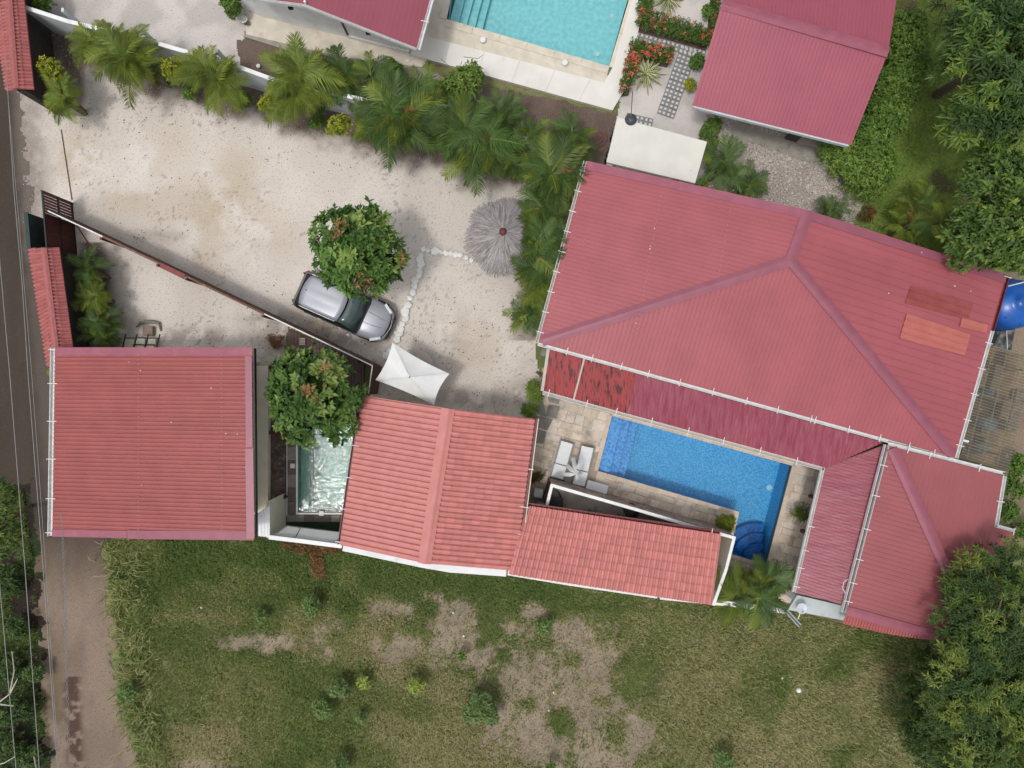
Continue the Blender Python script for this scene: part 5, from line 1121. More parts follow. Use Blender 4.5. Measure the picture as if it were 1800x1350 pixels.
for (nm, x, y, r_, h_, c_, lb, ct) in CL:
    o = G(); o.lathe(P(x, y, 0), [(r_, 0), (r_, h_), (r_*.9, h_+.03), (r_*.3, h_+.05)], 16); tag(o.build(nm, M(nm+str(x), c_, tuple(v*.7 for v in c_), 4, rough=.5), smooth=True), lb, ct)
for (x, y, sx_, sy_, h_, c_, lb, ct, nm) in [(1700, 660, 1.1, .8, .9, (.36, .31, .25), 'pale crate pile under the shelter beside the gutter', 'crate', 'pale_crate'), (1755, 665, .5, 2.2, 1.1, (.23, .16, .10), 'brown plank stack under the translucent shelter', 'planks', 'plank_stack'), (1742, 760, .9, 1.1, .7, (.27, .20, .12), 'tan box under the lower half of the translucent shelter', 'box', 'storage_box'), (1768, 720, .4, 1.8, 1.3, (.20, .17, .16), 'grey shelf under the right side of the translucent shelter', 'shelf', 'storage_shelf'), (1720, 620, .9, .5, .8, (.42, .20, .06), 'orange-brown box at the upper end of the translucent shelter', 'box', 'storage_box')]:
    t = thing(nm, P(x, y), lb, ct); g = G(); g.box(P(x, y, h_/2), sx_, sy_, h_, RA); g.build('body', M(nm+str(x), c_, tuple(v*.5 for v in c_), 4, rough=.9), t, bevel=.02); g = G(); g.box(P(x, y, h_+.02), sx_*.96, sy_*.5, .05, RA); g.build('top_board', MT['clutter'], t)
lb_ = thing('tube_lamp', P(1697, 775), 'short white tube lamp on the shelter by the gutter corner', 'lamp'); g = G(); g.tube([P(1690, 773, 2.75), P(1702, 776, 2.75)], .05, 8); g.build('tube', MT['white'], lb_); g = G(); g.tube([P(1696, 774.5, 2.6), P(1696, 774.5, 2.75)], .015, 6); g.build('bracket', MT['greymetal'], lb_)
# white slab canopy and pole, court
sc = thing('slab_canopy', P(1155, 265), 'flat white-painted roof slab between the bungalow path and the large roof', 'canopy')
g = G(); g.slab([P(1085, 206, 2.4), P(1243, 249, 2.4), P(1222, 322, 2.4), P(1066, 285, 2.4)], .14); g.build('slab', MT['slabwhite'], sc, bevel=.01)
for (x, y) in ((1100, 220), (1225, 252), (1210, 305), (1085, 280)): c = P(x, y, 2.2); g = G(); g.box((c.x, c.y, 1.13), .12, .12, 2.26); g.build('post', MT['whitewall'], sc)
gp = thing('garden_pole', P(1108, 210), 'thin grey pole rising from a dark dome at the white slab corner', 'lamp post')
g = G(); g.tube([P(1109, 209, 2.55), P(1112, 160, 4.7)], .02, 6); g.build('pole', MT['greymetal'], gp); g = G(); g.lathe(P(1109, 210, 2.41), [(.25, 0), (.20, .08), (.10, .14), (.03, .16)], 14); g.build('dome', M('grey_dome', (.07, .07, .09), (.05, .05, .065), 5, rough=.4), gp, smooth=True)
# terrace edge slab by the L pool roof end + dish + ladder
fs = thing('flat_roof_slab', P(1430, 1060), 'pale grey flat slab carrying a satellite dish below the magenta veranda roof', 'roof slab')
g = G(); g.slab([P(1402, 1046, 2.3), P(1487, 1066, 2.3), P(1492, 1083, 2.3), P(1484, 1091, 2.3), P(1385, 1072, 2.3)], .18); g.build('slab', M('pale_roof_coat', (.50, .55, .54), (.42, .47, .47), 1.5, rough=.8, stain=(.33, .35, .35), sscale=3), fs, bevel=.01)
g = G(); g.prism([tuple(P(*p)[:2]) for p in [(1385, 1035), (1460, 1055), (1458, 1062), (1382, 1046)]], 0, 2.1); g.build('wall', MT['whitewall'], fs)
sd = thing('satellite_dish', P(1405, 1060), 'small round satellite dish on the pale slab at the palm corner', 'satellite dish')
g = G(); dc = P(1409, 1069, 2.62); g.lathe(dc, [(.02, -.04), (.13, -.01), (.21, .03), (.22, .05), (.20, .04), (.10, .0)], 20); dd = g.build('reflector', MT['dish'], sd, smooth=True)
g = G(); g.tube([P(1403, 1088, 2.3), P(1407, 1076, 2.5), dc-Vector((0, 0, .05))], .02, 6); g.build('arm', MT['white'], sd); g = G(); g.tube([dc+Vector((0, -.16, .05)), dc+Vector((0, -.03, .22))], .012, 5); g.build('feed_horn', MT['greymetal'], sd)
ld = thing('steel_channel', P(1390, 1078), 'grey steel channel bar leaning out over the grass from the corner palms', 'bar')
g = G(); a_, b_ = P(1376, 1067, 2.2), P(1406, 1100, 2.0)
for k in (-1, 1): d = (b_-a_).normalized(); s = Vector((-d.y, d.x, 0)); g.obox((a_+b_)/2+s*k*.06, (b_-a_)/2, s*.012, Vector((0, 0, .05)))
g.build('flange', MT['dish'], ld); g = G(); g.obox((a_+b_)/2-Vector((0, 0, .04)), (b_-a_)/2, s*.06, Vector((0, 0, .008))); g.build('web', MT['greymetal'], ld)
# red stool, hose coil, logs, hopper by the terrace
rd = thing('red_bucket', P(1380, 1029), 'small red bucket beside the corner palms', 'bucket'); g = G(); g.lathe(P(1380, 1029, 0), [(.10, 0), (.14, .28), (.12, .28), (.09, .05)], 14); g.build('body', MT['gutterred'], rd, smooth=True)
cl = G(); c_ = P(1043, 243, .05); pts = [(c_.x+math.cos(a/6)*(.30+.004*a), c_.y+math.sin(a/6)*(.22+.003*a), .05+a*.0008) for a in range(80)]; cl.tube(pts, .016, 5); tag(cl.build('hose_coil', MT['hose']), 'coil of dull red hose on bare soil left of the white slab', 'hose')
lg = G(); lg.tube([P(943, 653, .1), P(951, 660, .1)], .06, 7); tag(lg.build('log', MT['bark']), 'short dark log at the corner of the red veranda roof', 'log')
lg = G(); lg.lathe(P(957, 650, 0), [(.10, 0), (.12, .12), (.05, .2)], 8); tag(lg.build('pale_rock', MT['stone']), 'pale rock beside the short dark log', 'rock')
hp = thing('flower_pot', P(433, 40), 'white round flower-shaped pot at the gravel corner of the old terrace', 'pot')
g = G(); g.lathe(P(433, 40, .0), [(.12, 0), (.17, .3), (.17, .34), (.13, .34), (.12, .28)], 12); g.build('pot', MT['white'], hp, smooth=True); g = G(); g.lathe(P(433, 40, .28), [(.12, 0), (.12, .01)], 10); g.build('soil', MT['soilm'], hp)
for (x, y, lb) in [(718, 108, 'white pipe stub on the stained concrete below the cabin corner'), (455, 117, 'white stone on the bare soil left of the palms'), (492, 120, 'white stone on bare soil above the wall')]:
    o = G(); o.lathe(P(x, y, .08), [(.08, 0), (.09, .08), (.04, .12)], 9); tag(o.build('white_lump', MT['white']), lb, 'stone')
for (x, y, s_, lb) in [(1404, 1213, .12, 'round white ball on the grass in the lower right field'), (797, 1077, .05, 'small white litter scrap on bare soil, upper middle of the field'), (815, 1118, .05, 'white scrap on the bare soil just left of a grass clump'), (965, 1249, .05, 'tiny white scrap beside the round grass tuft'), (973, 1217, .045, 'tiny white scrap on the bare soil above the round grass tuft'), (1375, 1192, .05, 'tiny white scrap up left of the white ball'), (354, 1068, .06, 'small white scrap in the left part of the field'), (486, 1055, .045, 'tiny white scrap near the dark green field bush')]:
    bm = bmesh.new(); bmesh.ops.create_icosphere(bm, subdivisions=2, radius=s_); me = D.meshes.new('scrap'); bm.to_mesh(me); bm.free(); me.materials.append(MT['white']); me.polygons.foreach_set('use_smooth', [True]*len(me.polygons)); o = link('ball' if s_ > .1 else 'litter_scrap', me, None, P(x, y, s_*.8)); tag(o, lb, 'ball' if s_ > .1 else 'litter')
# overhead wires
def wire_(pts, label, r=.013, twist=False):
    Q_ = [P(x, y, 7.5) for x, y in pts]; g = G()
    if twist:
        for ph in (0, math.pi):
            pp_ = []
            for i in range(220):
                t = i/219*(len(Q_)-1); k = min(int(t), len(Q_)-2); p = Q_[k].lerp(Q_[k+1], t-k); pp_.append(p+Vector((math.cos(i*.9+ph)*.03, 0, math.sin(i*.9+ph)*.03)))
            g.tube(pp_, .008, 4)
    else: g.tube(Q_, r, 5)
    tag(g.build('overhead_wire', MT['wire']), label, 'wire', 'overhead wires along the road')
wire_([(-6, 380), (0, 463), (18, 667), (44, 1000), (69, 1350), (74, 1400)], 'bright overhead wire, second from the left, crossing the verge')
wire_([(10, 100), (24, 330), (39, 499), (50, 667), (76, 1000), (101, 1350), (105, 1400)], 'overhead wire passing just outside the white gutter')
wire_([(-2, 1000), (0, 1034), (28, 1350), (33, 1400)], 'leftmost overhead wire in the bottom left corner')
wire_([(14, 170), (34, 400), (56, 660), (80, 990), (98, 1270), (106, 1400)], 'faint thin overhead wire over the dark road', r=.009)
wire_([(108, 900), (113, 1000), (117, 1180), (122, 1350), (124, 1400)], 'twisted overhead cable above the dirt track', twist=True)
# ------------------------------------------------------------------ vegetation
LM = dict(
 tree=leafmat('glossy_tree_leaf', [(.045, .10, .02), (.08, .17, .03), (.15, .265, .05), (.30, .40, .11)]),
 mango=leafmat('mango_leaf', [(.035, .075, .018), (.075, .145, .028), (.15, .24, .04), (.30, .38, .06)]),
 feather=leafmat('feathery_leaf', [(.036, .078, .018), (.075, .14, .03), (.13, .20, .042), (.22, .28, .05)]),
 shrub=leafmat('shrub_leaf', [(.06, .125, .02), (.11, .205, .034), (.19, .29, .045), (.29, .38, .08)]),
 gold=leafmat('golden_leaf', [(.12, .17, .02), (.24, .28, .025), (.40, .41, .03), (.52, .50, .04)]),
 bluegreen=leafmat('blue_green_leaf', [(.10, .17, .05), (.15, .24, .075), (.21, .31, .10), (.30, .40, .15)]),
 lime=leafmat('lime_leaf', [(.20, .28, .05), (.30, .38, .08), (.42, .50, .12), (.50, .56, .18)]),
 palm=leafmat('palm_frond', [(.07, .12, .022), (.125, .185, .03), (.21, .255, .04), (.34, .34, .065)], rnd=.35, trans=.3),
 palmdark=leafmat('dark_palm_frond', [(.035, .07, .02), (.06, .115, .028), (.105, .17, .04), (.19, .23, .06)], rnd=.3, trans=.25),
 dry=leafmat('dry_leaf', [(.16, .085, .04), (.25, .135, .055), (.34, .19, .08), (.40, .25, .12)]),
 flower=leafmat('red_flower', [(.42, .06, .03), (.55, .10, .06), (.62, .16, .10), (.6, .2, .15)]),
 varieg=leafmat('cream_striped_leaf', [(.10, .16, .06), (.55, .55, .28), (.62, .60, .34), (.20, .26, .10)], trans=.15),
 grass=leafmat('field_grass', [(.115, .182, .048), (.20, .275, .078), (.33, .345, .13), (.56, .49, .29)], rnd=0, trans=.3),
 redleaf=leafmat('red_green_leaf', [(.06, .09, .03), (.12, .12, .03), (.22, .05, .03), (.3, .08, .04)]),
)
def leaves(base, direc, up, Ln, Wd, tint, droop=.25, fold=.25):
    """arrays -> folded 4-vertex leaves (2 triangles each)"""
    N = len(base); d = direc/np.linalg.norm(direc, axis=1, keepdims=True); s = np.cross(d, up); s /= (np.linalg.norm(s, axis=1, keepdims=True)+1e-9); n = np.cross(s, d)
    Ln = Ln[:, None]; Wd = Wd[:, None]; mid = base+d*Ln*.5
    V = np.stack([base, mid-s*Wd*.5+n*Wd*fold, base+d*Ln-n*Ln*droop*0+np.array([0, 0, -1])*Ln*droop, mid+s*Wd*.5+n*Wd*fold], 1).reshape(-1, 3)
    b = np.arange(N)[:, None]*4; F = np.concatenate([b+np.array([0, 1, 2]), b+np.array([0, 2, 3])], 1).reshape(-1, 3)
    return V, F, np.repeat(tint, 2)
def rosettes(C, Nn, k, Ln, Wd, tint, rng, spread=.75, ljit=.25):
    N = len(C); C_ = np.repeat(C, k, 0); A = np.repeat(Nn, k, 0); A = A/np.linalg.norm(A, axis=1, keepdims=True)
    ref = np.where(np.abs(A[:, 2:3]) < .9, np.array([[0, 0, 1.]]), np.array([[1., 0, 0]])); u = np.cross(A, ref); u /= np.linalg.norm(u, axis=1, keepdims=True); w = np.cross(A, u)
    ph = np.tile(np.arange(k)/k*2*np.pi, N)+np.repeat(rng.random(N)*6.28, k)+rng.normal(0, .25, N*k); rad = u*np.cos(ph)[:, None]+w*np.sin(ph)[:, None]
    sp_ = np.clip(spread+rng.normal(0, .22, N*k), .2, 1)[:, None]; d = rad*sp_+A*(1-sp_*.75)
    L_ = np.repeat(Ln*np.ones(N), k)*(1+rng.normal(0, ljit, N*k).clip(-.5, .5)); W_ = L_*(Wd/np.mean(Ln)); t = (np.repeat(tint, k)+rng.normal(0, .10, N*k)).clip(0, 1)
    return leaves(C_+rng.normal(0, .02, (N*k, 3)), d, A, L_, W_, t)
def plumes(C, d, nz, r, n, rad, rng):
    w = np.where(d[:, 2] > -.1)[0]; ids = rng.choice(w, n, replace=False); H = C[ids]; D2 = ((C[:, None, :]-H[None])**2).sum(2); j = D2.argmin(1); rr = rad*rng.uniform(.6, 1.2, n)
    k = (np.sqrt(D2.min(1)) < rr[j]) | (rng.random(len(C)) < .16); return C[k], d[k], nz[k], r[k], rng.random(n)[j][k], (np.sqrt(D2.min(1)) < rr[j])[k]
def crown_points(lobes, n, rng, shell=.5, zmin=-.6):
    w = np.array([l[3]*l[4]*l[5] for l in lobes])**.7; w /= w.sum(); ids = rng.choice(len(lobes), n, p=w); Lb = np.array([l[:6] for l in lobes])[ids]
    d = rng.normal(0, 1, (n, 3)); d[:, 2] = np.where(d[:, 2] < zmin, -d[:, 2], d[:, 2]); d /= np.linalg.norm(d, axis=1, keepdims=True)
    r = (shell+(1-shell)*rng.random(n)**.6); nz = fbm(d[:, 0]*2.3+ids*3.1+50, d[:, 1]*2.3+d[:, 2]*1.7+50, 3, 3); r *= .72+.56*nz
    C = Lb[:, :3]+d*r[:, None]*Lb[:, 3:6]; return C, d*np.array([1, 1, 1.0]), nz, r
def join(parts):
    V = []; F = []; T = []; b = 0
    for v, f, t in parts: V.append(v); F.append(f+b); T.append(t); b += len(v)
    return np.concatenate(V), np.concatenate(F), np.concatenate(T)
def plant(name, foot, lobes, n, k, Ln, Wd, mat, label, cat, seed=1, trunk=.12, group=None, tip=.0, extra=None, spread=.75, shell=.5, part='crown', updir=.6, tintc=None, limbs=9, gap=0.0, barkm='bark', tint0=.0, plume=None):
    rng = np.random.default_rng(seed); t = thing(name, foot, label, cat, group)
    C, d, nz, r = crown_points(lobes, n, rng, shell)
    if gap:
        kp = fbm(C[:, 0]*1.1+9, C[:, 1]*1.1+3, 5, 3) > gap; C, d, nz, r = C[kp], d[kp], nz[kp], r[kp]
    pt = None
    if plume: C, d, nz, r, pt, inp = plumes(C, d, nz, r, plume[0], plume[1], rng)
    m = len(C); A = d+np.array([0, 0, updir]); tn = (tint0+.15+.5*nz+rng.normal(0, .13, m)+.25*(rng.random(m) > .9)).clip(0, 1)
    if pt is not None: tn = (tint0+np.where(inp, pt**1.3*.95, .02)+rng.normal(0, .10, m)).clip(0, 1)
    V, F, T = rosettes(C, A, k, Ln, Wd, tn, rng, spread)
    V = V-np.array(foot); o = link(part, mesh_np(part, V, F, mat, tint=T), t)
    if trunk:
        g = G(); cen = Vector(np.mean([l[:3] for l in lobes], 0)); rr = random.Random(seed)
        top = Vector((cen.x, cen.y, cen.z-lobes[0][5]*.3)); f = Vector(foot)
        g.tube([f, f.lerp(top, .5)+Vector((rr.uniform(-.1, .1), rr.uniform(-.1, .1), 0)), top], [trunk, trunk*.8, trunk*.55], 9); g.build('trunk', MT[barkm], t)
        g = G(); idx = rng.choice(m, min(m, limbs), replace=False)
        for i in idx:
            e = Vector(C[i]); mid = top.lerp(e, .5)+Vector((0, 0, .1)); g.tube([top-Vector((0, 0, .2)), mid, e], [trunk*.45, trunk*.28, trunk*.08], 5)
        g.build('limbs', MT[barkm], t)
    if extra:
        for (pn_, m2, cnt, k2, l2, w2, reg) in extra:
            rg_ = np.random.default_rng(seed+9)
            if reg is None: ii = rg_.choice(m, min(cnt, m), replace=False)
            else:
                dd = np.min([np.hypot(C[:, 0]-q.x, C[:, 1]-q.y) for q in reg], 0)-C[:, 2]*.15; ii = np.argsort(dd)[:cnt]
            V, F, T = rosettes(C[ii]+d[ii]*.10+np.array([0, 0, .06]), d[ii]+np.array([0, 0, .8]), k2, l2, w2, rg_.random(len(ii)), rg_, .7)
            link(pn_, mesh_np(pn_, V-np.array(foot), F, m2, tint=T), t)
    return t
def lob(px, py, z, r, rz=None): p = P(px, py, z); return (p.x, p.y, p.z, r, r, rz or r*.8)
def foot(px, py, z): p = P(px, py, z); return Vector((p.x, p.y, 0))
# the two round yard trees
plant('round_tree', foot(640, 448, 4.0), [lob(627, 440, 3.7, 1.45, 1.35), lob(598, 415, 3.5, 1.05), lob(665, 450, 3.5, 1.05), lob(632, 482, 3.3, 1.0), lob(640, 402, 3.4, 1.05), lob(590, 466, 3.0, .85), lob(672, 480, 3.0, .75)], 1500, 8, .24, .10, LM['tree'], 'round glossy tree with rusty patches leaning over the silver car', 'tree', 11, .13, tintc=None,
      extra=[('rusty_leaves', LM['dry'], 60, 4, .2, .09, [P(695, 458, 4.2), P(637, 495, 4.2), P(598, 408, 4.5)])], shell=.6, plume=(75, .52), tint0=.05)
plant('round_tree', foot(566, 697, 4.0), [lob(556, 690, 3.6, 1.55, 1.3), lob(530, 670, 3.4, 1.15), lob(590, 680, 3.4, 1.1), lob(540, 730, 3.3, 1.15), lob(585, 735, 3.1, .95), lob(560, 650, 3.2, 1.0), lob(510, 700, 3.0, .9)], 1350, 8, .25, .125, LM['tree'], 'round glossy tree overhanging the teal plunge pool', 'tree', 12, .13,
      extra=[('rusty_leaves', LM['dry'], 30, 4, .2, .10, [P(570, 652, 4.4), P(553, 690, 4.6), P(548, 622, 4.2)])], shell=.6, tint0=.12, plume=(75, .52))
# upper right mango trees
plant('mango_tree', foot(1730, 110, 3.0), [lob(1722, 40, 5.0, 1.5), lob(1770, 30, 5.2, 1.7), lob(1712, 130, 4.8, 1.35), lob(1765, 120, 5.2, 1.7), lob(1712, 215, 4.4, 1.1), lob(1775, 200, 4.4, 1.2), lob(1690, 170, 4.2, .8), lob(1720, -20, 5.0, 1.6), lob(1810, 150, 5.0, 1.5)], 2300, 9, .30, .075, LM['mango'], 'tall leafy mango-like tree filling the top right corner', 'tree', 21, .2, gap=.40, shell=.6, spread=.8, tint0=-.08, plume=(150, .75))
plant('leafy_tree', foot(1750, 385, 3.0), [lob(1750, 330, 4.6, 1.3), lob(1790, 330, 4.6, 1.2), lob(1720, 400, 4.4, 1.2), lob(1770, 400, 4.8, 1.5), lob(1700, 440, 4.0, .8), lob(1800, 440, 4.2, .9), lob(1735, 300, 4.0, .8)], 1700, 8, .20, .085, LM['mango'], 'bright leafy tree at the right edge hanging over the large roof corner', 'tree', 22, .16, gap=.36, shell=.62)
# lower right feathery tree
plant('feathery_tree', foot(1730, 1180, 3.0), [lob(1725, 1030, 4.3, 1.59, 0.93), lob(1775, 1000, 4.3, 1.48, 0.87), lob(1712, 1080, 4.5, 1.59, 0.93), lob(1760, 1090, 4.9, 2.01, 1.18), lob(1700, 1150, 4.3, 1.17, 0.68), lob(1720, 1180, 5.0, 2.12, 1.24), lob(1790, 1190, 5.0, 2.01, 1.18), lob(1690, 1260, 4.7, 1.70, 0.99), lob(1730, 1290, 5.2, 2.23, 1.30), lob(1680, 1335, 4.3, 1.59, 0.93), lob(1700, 1370, 4.9, 2.01, 1.18), lob(1800, 1310, 5.0, 2.12, 1.24), lob(1690, 1040, 4.0, 0.85, 0.50), lob(1668, 1215, 3.9, 0.95, 0.56)], 8200, 10, .18, .040, LM['feather'], 'large dark feathery tree filling the lower right corner beside the dusty red roof', 'tree', 31, .25, gap=.0, shell=.5, updir=1.0, spread=.85, limbs=20, plume=(260, .5), tint0=.08)
for i, (x, y, r_) in enumerate([(1672, 1085, .9), (1610, 1292, .9), (1600, 1250, .7), (1625, 1160, .6), (1590, 1200, .45)]):
    lbs = ['small feathery understorey tree at the roof tip, left of the big tree', 'low feathery bush at the lower left foot of the big tree', 'small feathery bush in deep shade left of the big tree', 'sparse feathery sapling just below the dusty red roof tip', 'very small sapling in the shade of the big feathery tree']
    plant('feathery_bush', foot(x, y, 1.0), [lob(x, y, 2.0, r_, r_*.7), lob(x+14, y+10, 1.6, r_*.7)], int(260*r_), 10, .16, .04, LM['feather'], lbs[i], 'bush', 40+i, .04, shell=.4, gap=.25)
# left verge plants
plant('verge_tree', foot(10, 900, 1.5), [lob(2, 880, 3.0, .7), lob(10, 935, 2.8, .55), lob(-4, 960, 2.6, .6)], 260, 9, .17, .06, LM['feather'], 'yellow-green leafy tree at the left edge beside the dark road', 'tree', 51, .08, gap=.25, tint0=.2)
for i, (x, y, r_) in enumerate([(12, 1020, .9), (30, 1100, .6), (10, 1170, 1.0), (40, 1240, .8), (20, 1310, 1.0), (62, 1180, .5), (10, 1250, .8), (55, 1330, .7)]):
    r_ *= .72; plant('verge_bush', foot(x, y, .5), [lob(x, y, .6, r_, .45), lob(x+18*r_, y+20*r_, .5, r_*.6, .3)], int(300*r_), 7, .14, .055, LM['palmdark'], ['topmost dark bush', 'second dark bush from the top', 'third dark bush from the top', 'big dark bush behind the bleached forked branch', 'dark bush above the short bleached branch', 'small dark bush nearest the dirt track', 'dark bush just below the forked branch', 'lowest small dark bush'][i]+' on the left verge', 'bush', 60+i, 0, shell=.3, gap=.3, group='dark bushes of the left verge', part='foliage')
# hedge shrubs on the right
HS = [(1590, 60, 1.15), (1600, 105, 1.0), (1575, 150, 1.1), (1560, 195, 1.05), (1530, 240, 1.0), (1500, 290, 1.15), (1470, 265, .8), (1545, 290, .8), (1520, 320, .9)]
HL = ['topmost hedge shrub beside the pink-red roof gable', 'hedge shrub right of the ridge end of the pink-red roof', 'hedge shrub halfway down the pink-red gable edge', 'hedge shrub close to the lower gable edge of the bungalow', 'dark hedge shrub at the lower gable corner of the bungalow', 'large yellow-green shrub beyond the bungalow corner above the gravel court', 'shrub touching the bungalow roof corner and concrete path', 'shrub between bungalow corner and the lawn', 'lowest hedge shrub at the edge of the gravel court']
for i, ((x, y, r_), lb) in enumerate(zip(HS, HL)):
    plant('hedge_shrub', foot(x, y, .8), [lob(x, y, 1.0, r_*.85, .8), lob(x+12, y+12, .9, r_*.6, .6), lob(x-10, y-8, .9, r_*.6, .6)], int(720*r_*r_), 6, .12, .055, LM['shrub'], lb, 'shrub', 80+i, .03, shell=.6, tint0=(.12 if i in (5, 8, 6) else 0), part='foliage')
# shrubs around the garden and beside the palms
def shrub(x, y, z, r_, mt, label, seed, n=None, Ln=.12, Wd=.06, k=6, name='shrub', gap=0, rz=None, cat='shrub', tint0=0., extra=None, group=None, spread=.75, shell=.5):
    rq = random.Random(seed); LB = [lob(x, y, z, r_*.75, rz or r_*.6)]
    for q_ in range(5):
        an = rq.random()*6.28; dd = r_*rq.uniform(18, 36); LB.append(lob(x+math.cos(an)*dd, y+math.sin(an)*dd, z*rq.uniform(.7, 1), r_*rq.uniform(.3, .5), (rz or r_*.7)*.7))
    plant(name, foot(x, y, z*.6), LB, n or int(520*r_*r_+60), k, Ln, Wd, LM[mt], label, cat, seed, .025, shell=shell, gap=gap, part='foliage', tint0=tint0, extra=extra, group=group, spread=spread)
shrub(92, 120, 2.0, .55, 'gold', 'round golden-green shrub by the top left tile-capped wall', 101)
shrub(303, 122, 2.0, .55, 'gold', 'golden shrub between the first palms and the boundary wall', 102)
shrub(594, 218, 2.1, .5, 'gold', 'bright golden shrub in the middle of the palm row', 103)
shrub(470, 178, 1.5, .4, 'gold', 'small golden shrub tucked at the left foot of a palm', 104)
shrub(812, 150, 1.6, 1.0, 'shrub', 'bright green broad shrub above the palm row near the white terrace', 105, 620, .14, .07, gap=.25, tint0=.1)
shrub(940, 690, .8, .38, 'shrub', 'bright bushy plant between gravel yard and stepping slabs', 106, 160, .2, .03, tint0=.3, k=8)
shrub(932, 722, .7, .33, 'shrub', 'low bright plant at the corner of the gabled roof', 107, 120, .16, .045, tint0=.25)
shrub(1272, 918, .8, .38, 'gold', 'green-yellow potted shrub at the inner corner of the L-shaped pool', 108, 260, .16, .03, k=8, tint0=-.25)
shrub(1408, 900, .6, .28, 'shrub', 'small palm-like plant on the stone deck right of the blue pool', 109, 60, .2, .03, k=7, tint0=-.05)
shrub(944, 838, .5, .25, 'redleaf', 'red-leaved potted plant below the left lounger', 110, 60, .14, .05)
shrub(1250, 225, .9, .5, 'shrub', 'dark green shrub under the bungalow eave beside the sand path', 111, 300, .12, .05, tint0=-.1)
shrub(1248, 255, .8, .35, 'shrub', 'yellow-green shrub beside the white roof slab corner', 112, 200, .12, .05, tint0=.1)
shrub(1228, 108, .45, .38, 'shrub', 'clipped dark cube shrub against the bungalow roof edge', 113, 380, .06, .04, tint0=-.2)
shrub(1215, 148, .45, .30, 'gold', 'small golden clipped shrub beside the paver path', 114, 200, .07, .04)
shrub(1245, 22, .5, .25, 'shrub', 'small green shrub near the top edge by the bungalow', 115, 90)
shrub(408, 8, .9, .5, 'shrub', 'dark green shrub at the top edge beside the cabin terrace', 116, 350, tint0=-.1)
shrub(70, 5, 1.2, .45, 'shrub', 'twiggy olive shrub behind the wall in the top left corner', 117, 160, tint0=.05, gap=.3)
shrub(1235, 322, .5, .2, 'gold', 'small yellow plant below the white slab corner', 118, 40)
shrub(1525, 375, .5, .3, 'redleaf', 'small reddish plant behind the large roof edge', 119, 60, .16, .04)
shrub(485, 600, .25, .35, 'dry', 'dry tangled plant on the gravel left of the plank deck', 120, 80, .12, .03, rz=.12)
shrub(1745, 255, 1.2, .5, 'shrub', 'dark low shrub beneath the top right tree', 121, 160, tint0=-.2)
for i, (x, y) in enumerate([(1780, 860), (1770, 900), (1795, 930), (1785, 820)]): shrub(x, y, 1.0, .55, 'shrub', ['second shrub', 'third shrub', 'lowest shrub', 'uppermost shrub'][i]+' down the right edge, outside the wing', 122+i, 200, gap=.25, tint0=-.1, group='shrubs along the right edge')
for i, (x, y, r_, lb) in enumerate([(335, 165, .3, 'low leafy weed below the third palm on the bed edge'), (560, 215, .35, 'small green shrub at the foot of the lone palm'), (765, 245, .4, 'leafy shrub in the gap below the two big palm clumps'), (430, 175, .3, 'small weed on the bare bed right of the third palm'), (905, 300, .35, 'low green shrub on the bed edge above the thatched sunshade'), (690, 125, .4, 'small bush behind the wall below the cabin corner')]):
    shrub(x, y, .7, r_, 'shrub', lb, 500+i, None, .13, .06, gap=.2)
# field bushes
FB = [(545, 1062, .50, 'bluegreen', 'dark green bush in the upper left of the field below the dry leaves', 150), (598, 1212, .48, 'bluegreen', 'grey-green bush left of the lime bushes', 120), (568, 1250, .45, 'bluegreen', 'grey-green bush below and left of its twin', 110), (637, 1201, .30, 'lime', 'smaller lime-green bush in the field', 60), (730, 1205, .42, 'lime', 'larger lime-green bush in the field', 90), (845, 1245, .85, 'bluegreen', 'big round blue-green bush beside the bare soil', 420), (957, 1100, .38, 'bluegreen', 'small bush at the upper edge of the bare soil', 70), (600, 1342, .40, 'bluegreen', 'bush at the bottom edge left of centre', 90), (1275, 1340, .55, 'bluegreen', 'dark blue-green bush at the bottom edge right of centre', 150), (635, 1262, .26, 'bluegreen', 'sparse small bush below the lime bushes', 36), (968, 1345, .22, 'shrub', 'tiny bush at the bottom edge on bare soil', 30), (460, 1085, .3, 'bluegreen', 'small pale bush at the edge of the left bare patch', 40), (225, 1215, .45, 'bluegreen', 'feathery grass bush at the edge of the dirt track', 110), (812, 1152, .2, 'shrub', 'tiny weed on the bare soil above the big bush', 24)]
for i, (x, y, r_, m_, lb, n_) in enumerate(FB):
    shrub(x, y, .55+r_*.6, r_*.85, m_, lb, 200+i, int(n_*1.3), .13, .06, k=6, name='field_bush', rz=r_*.45, cat='bush')
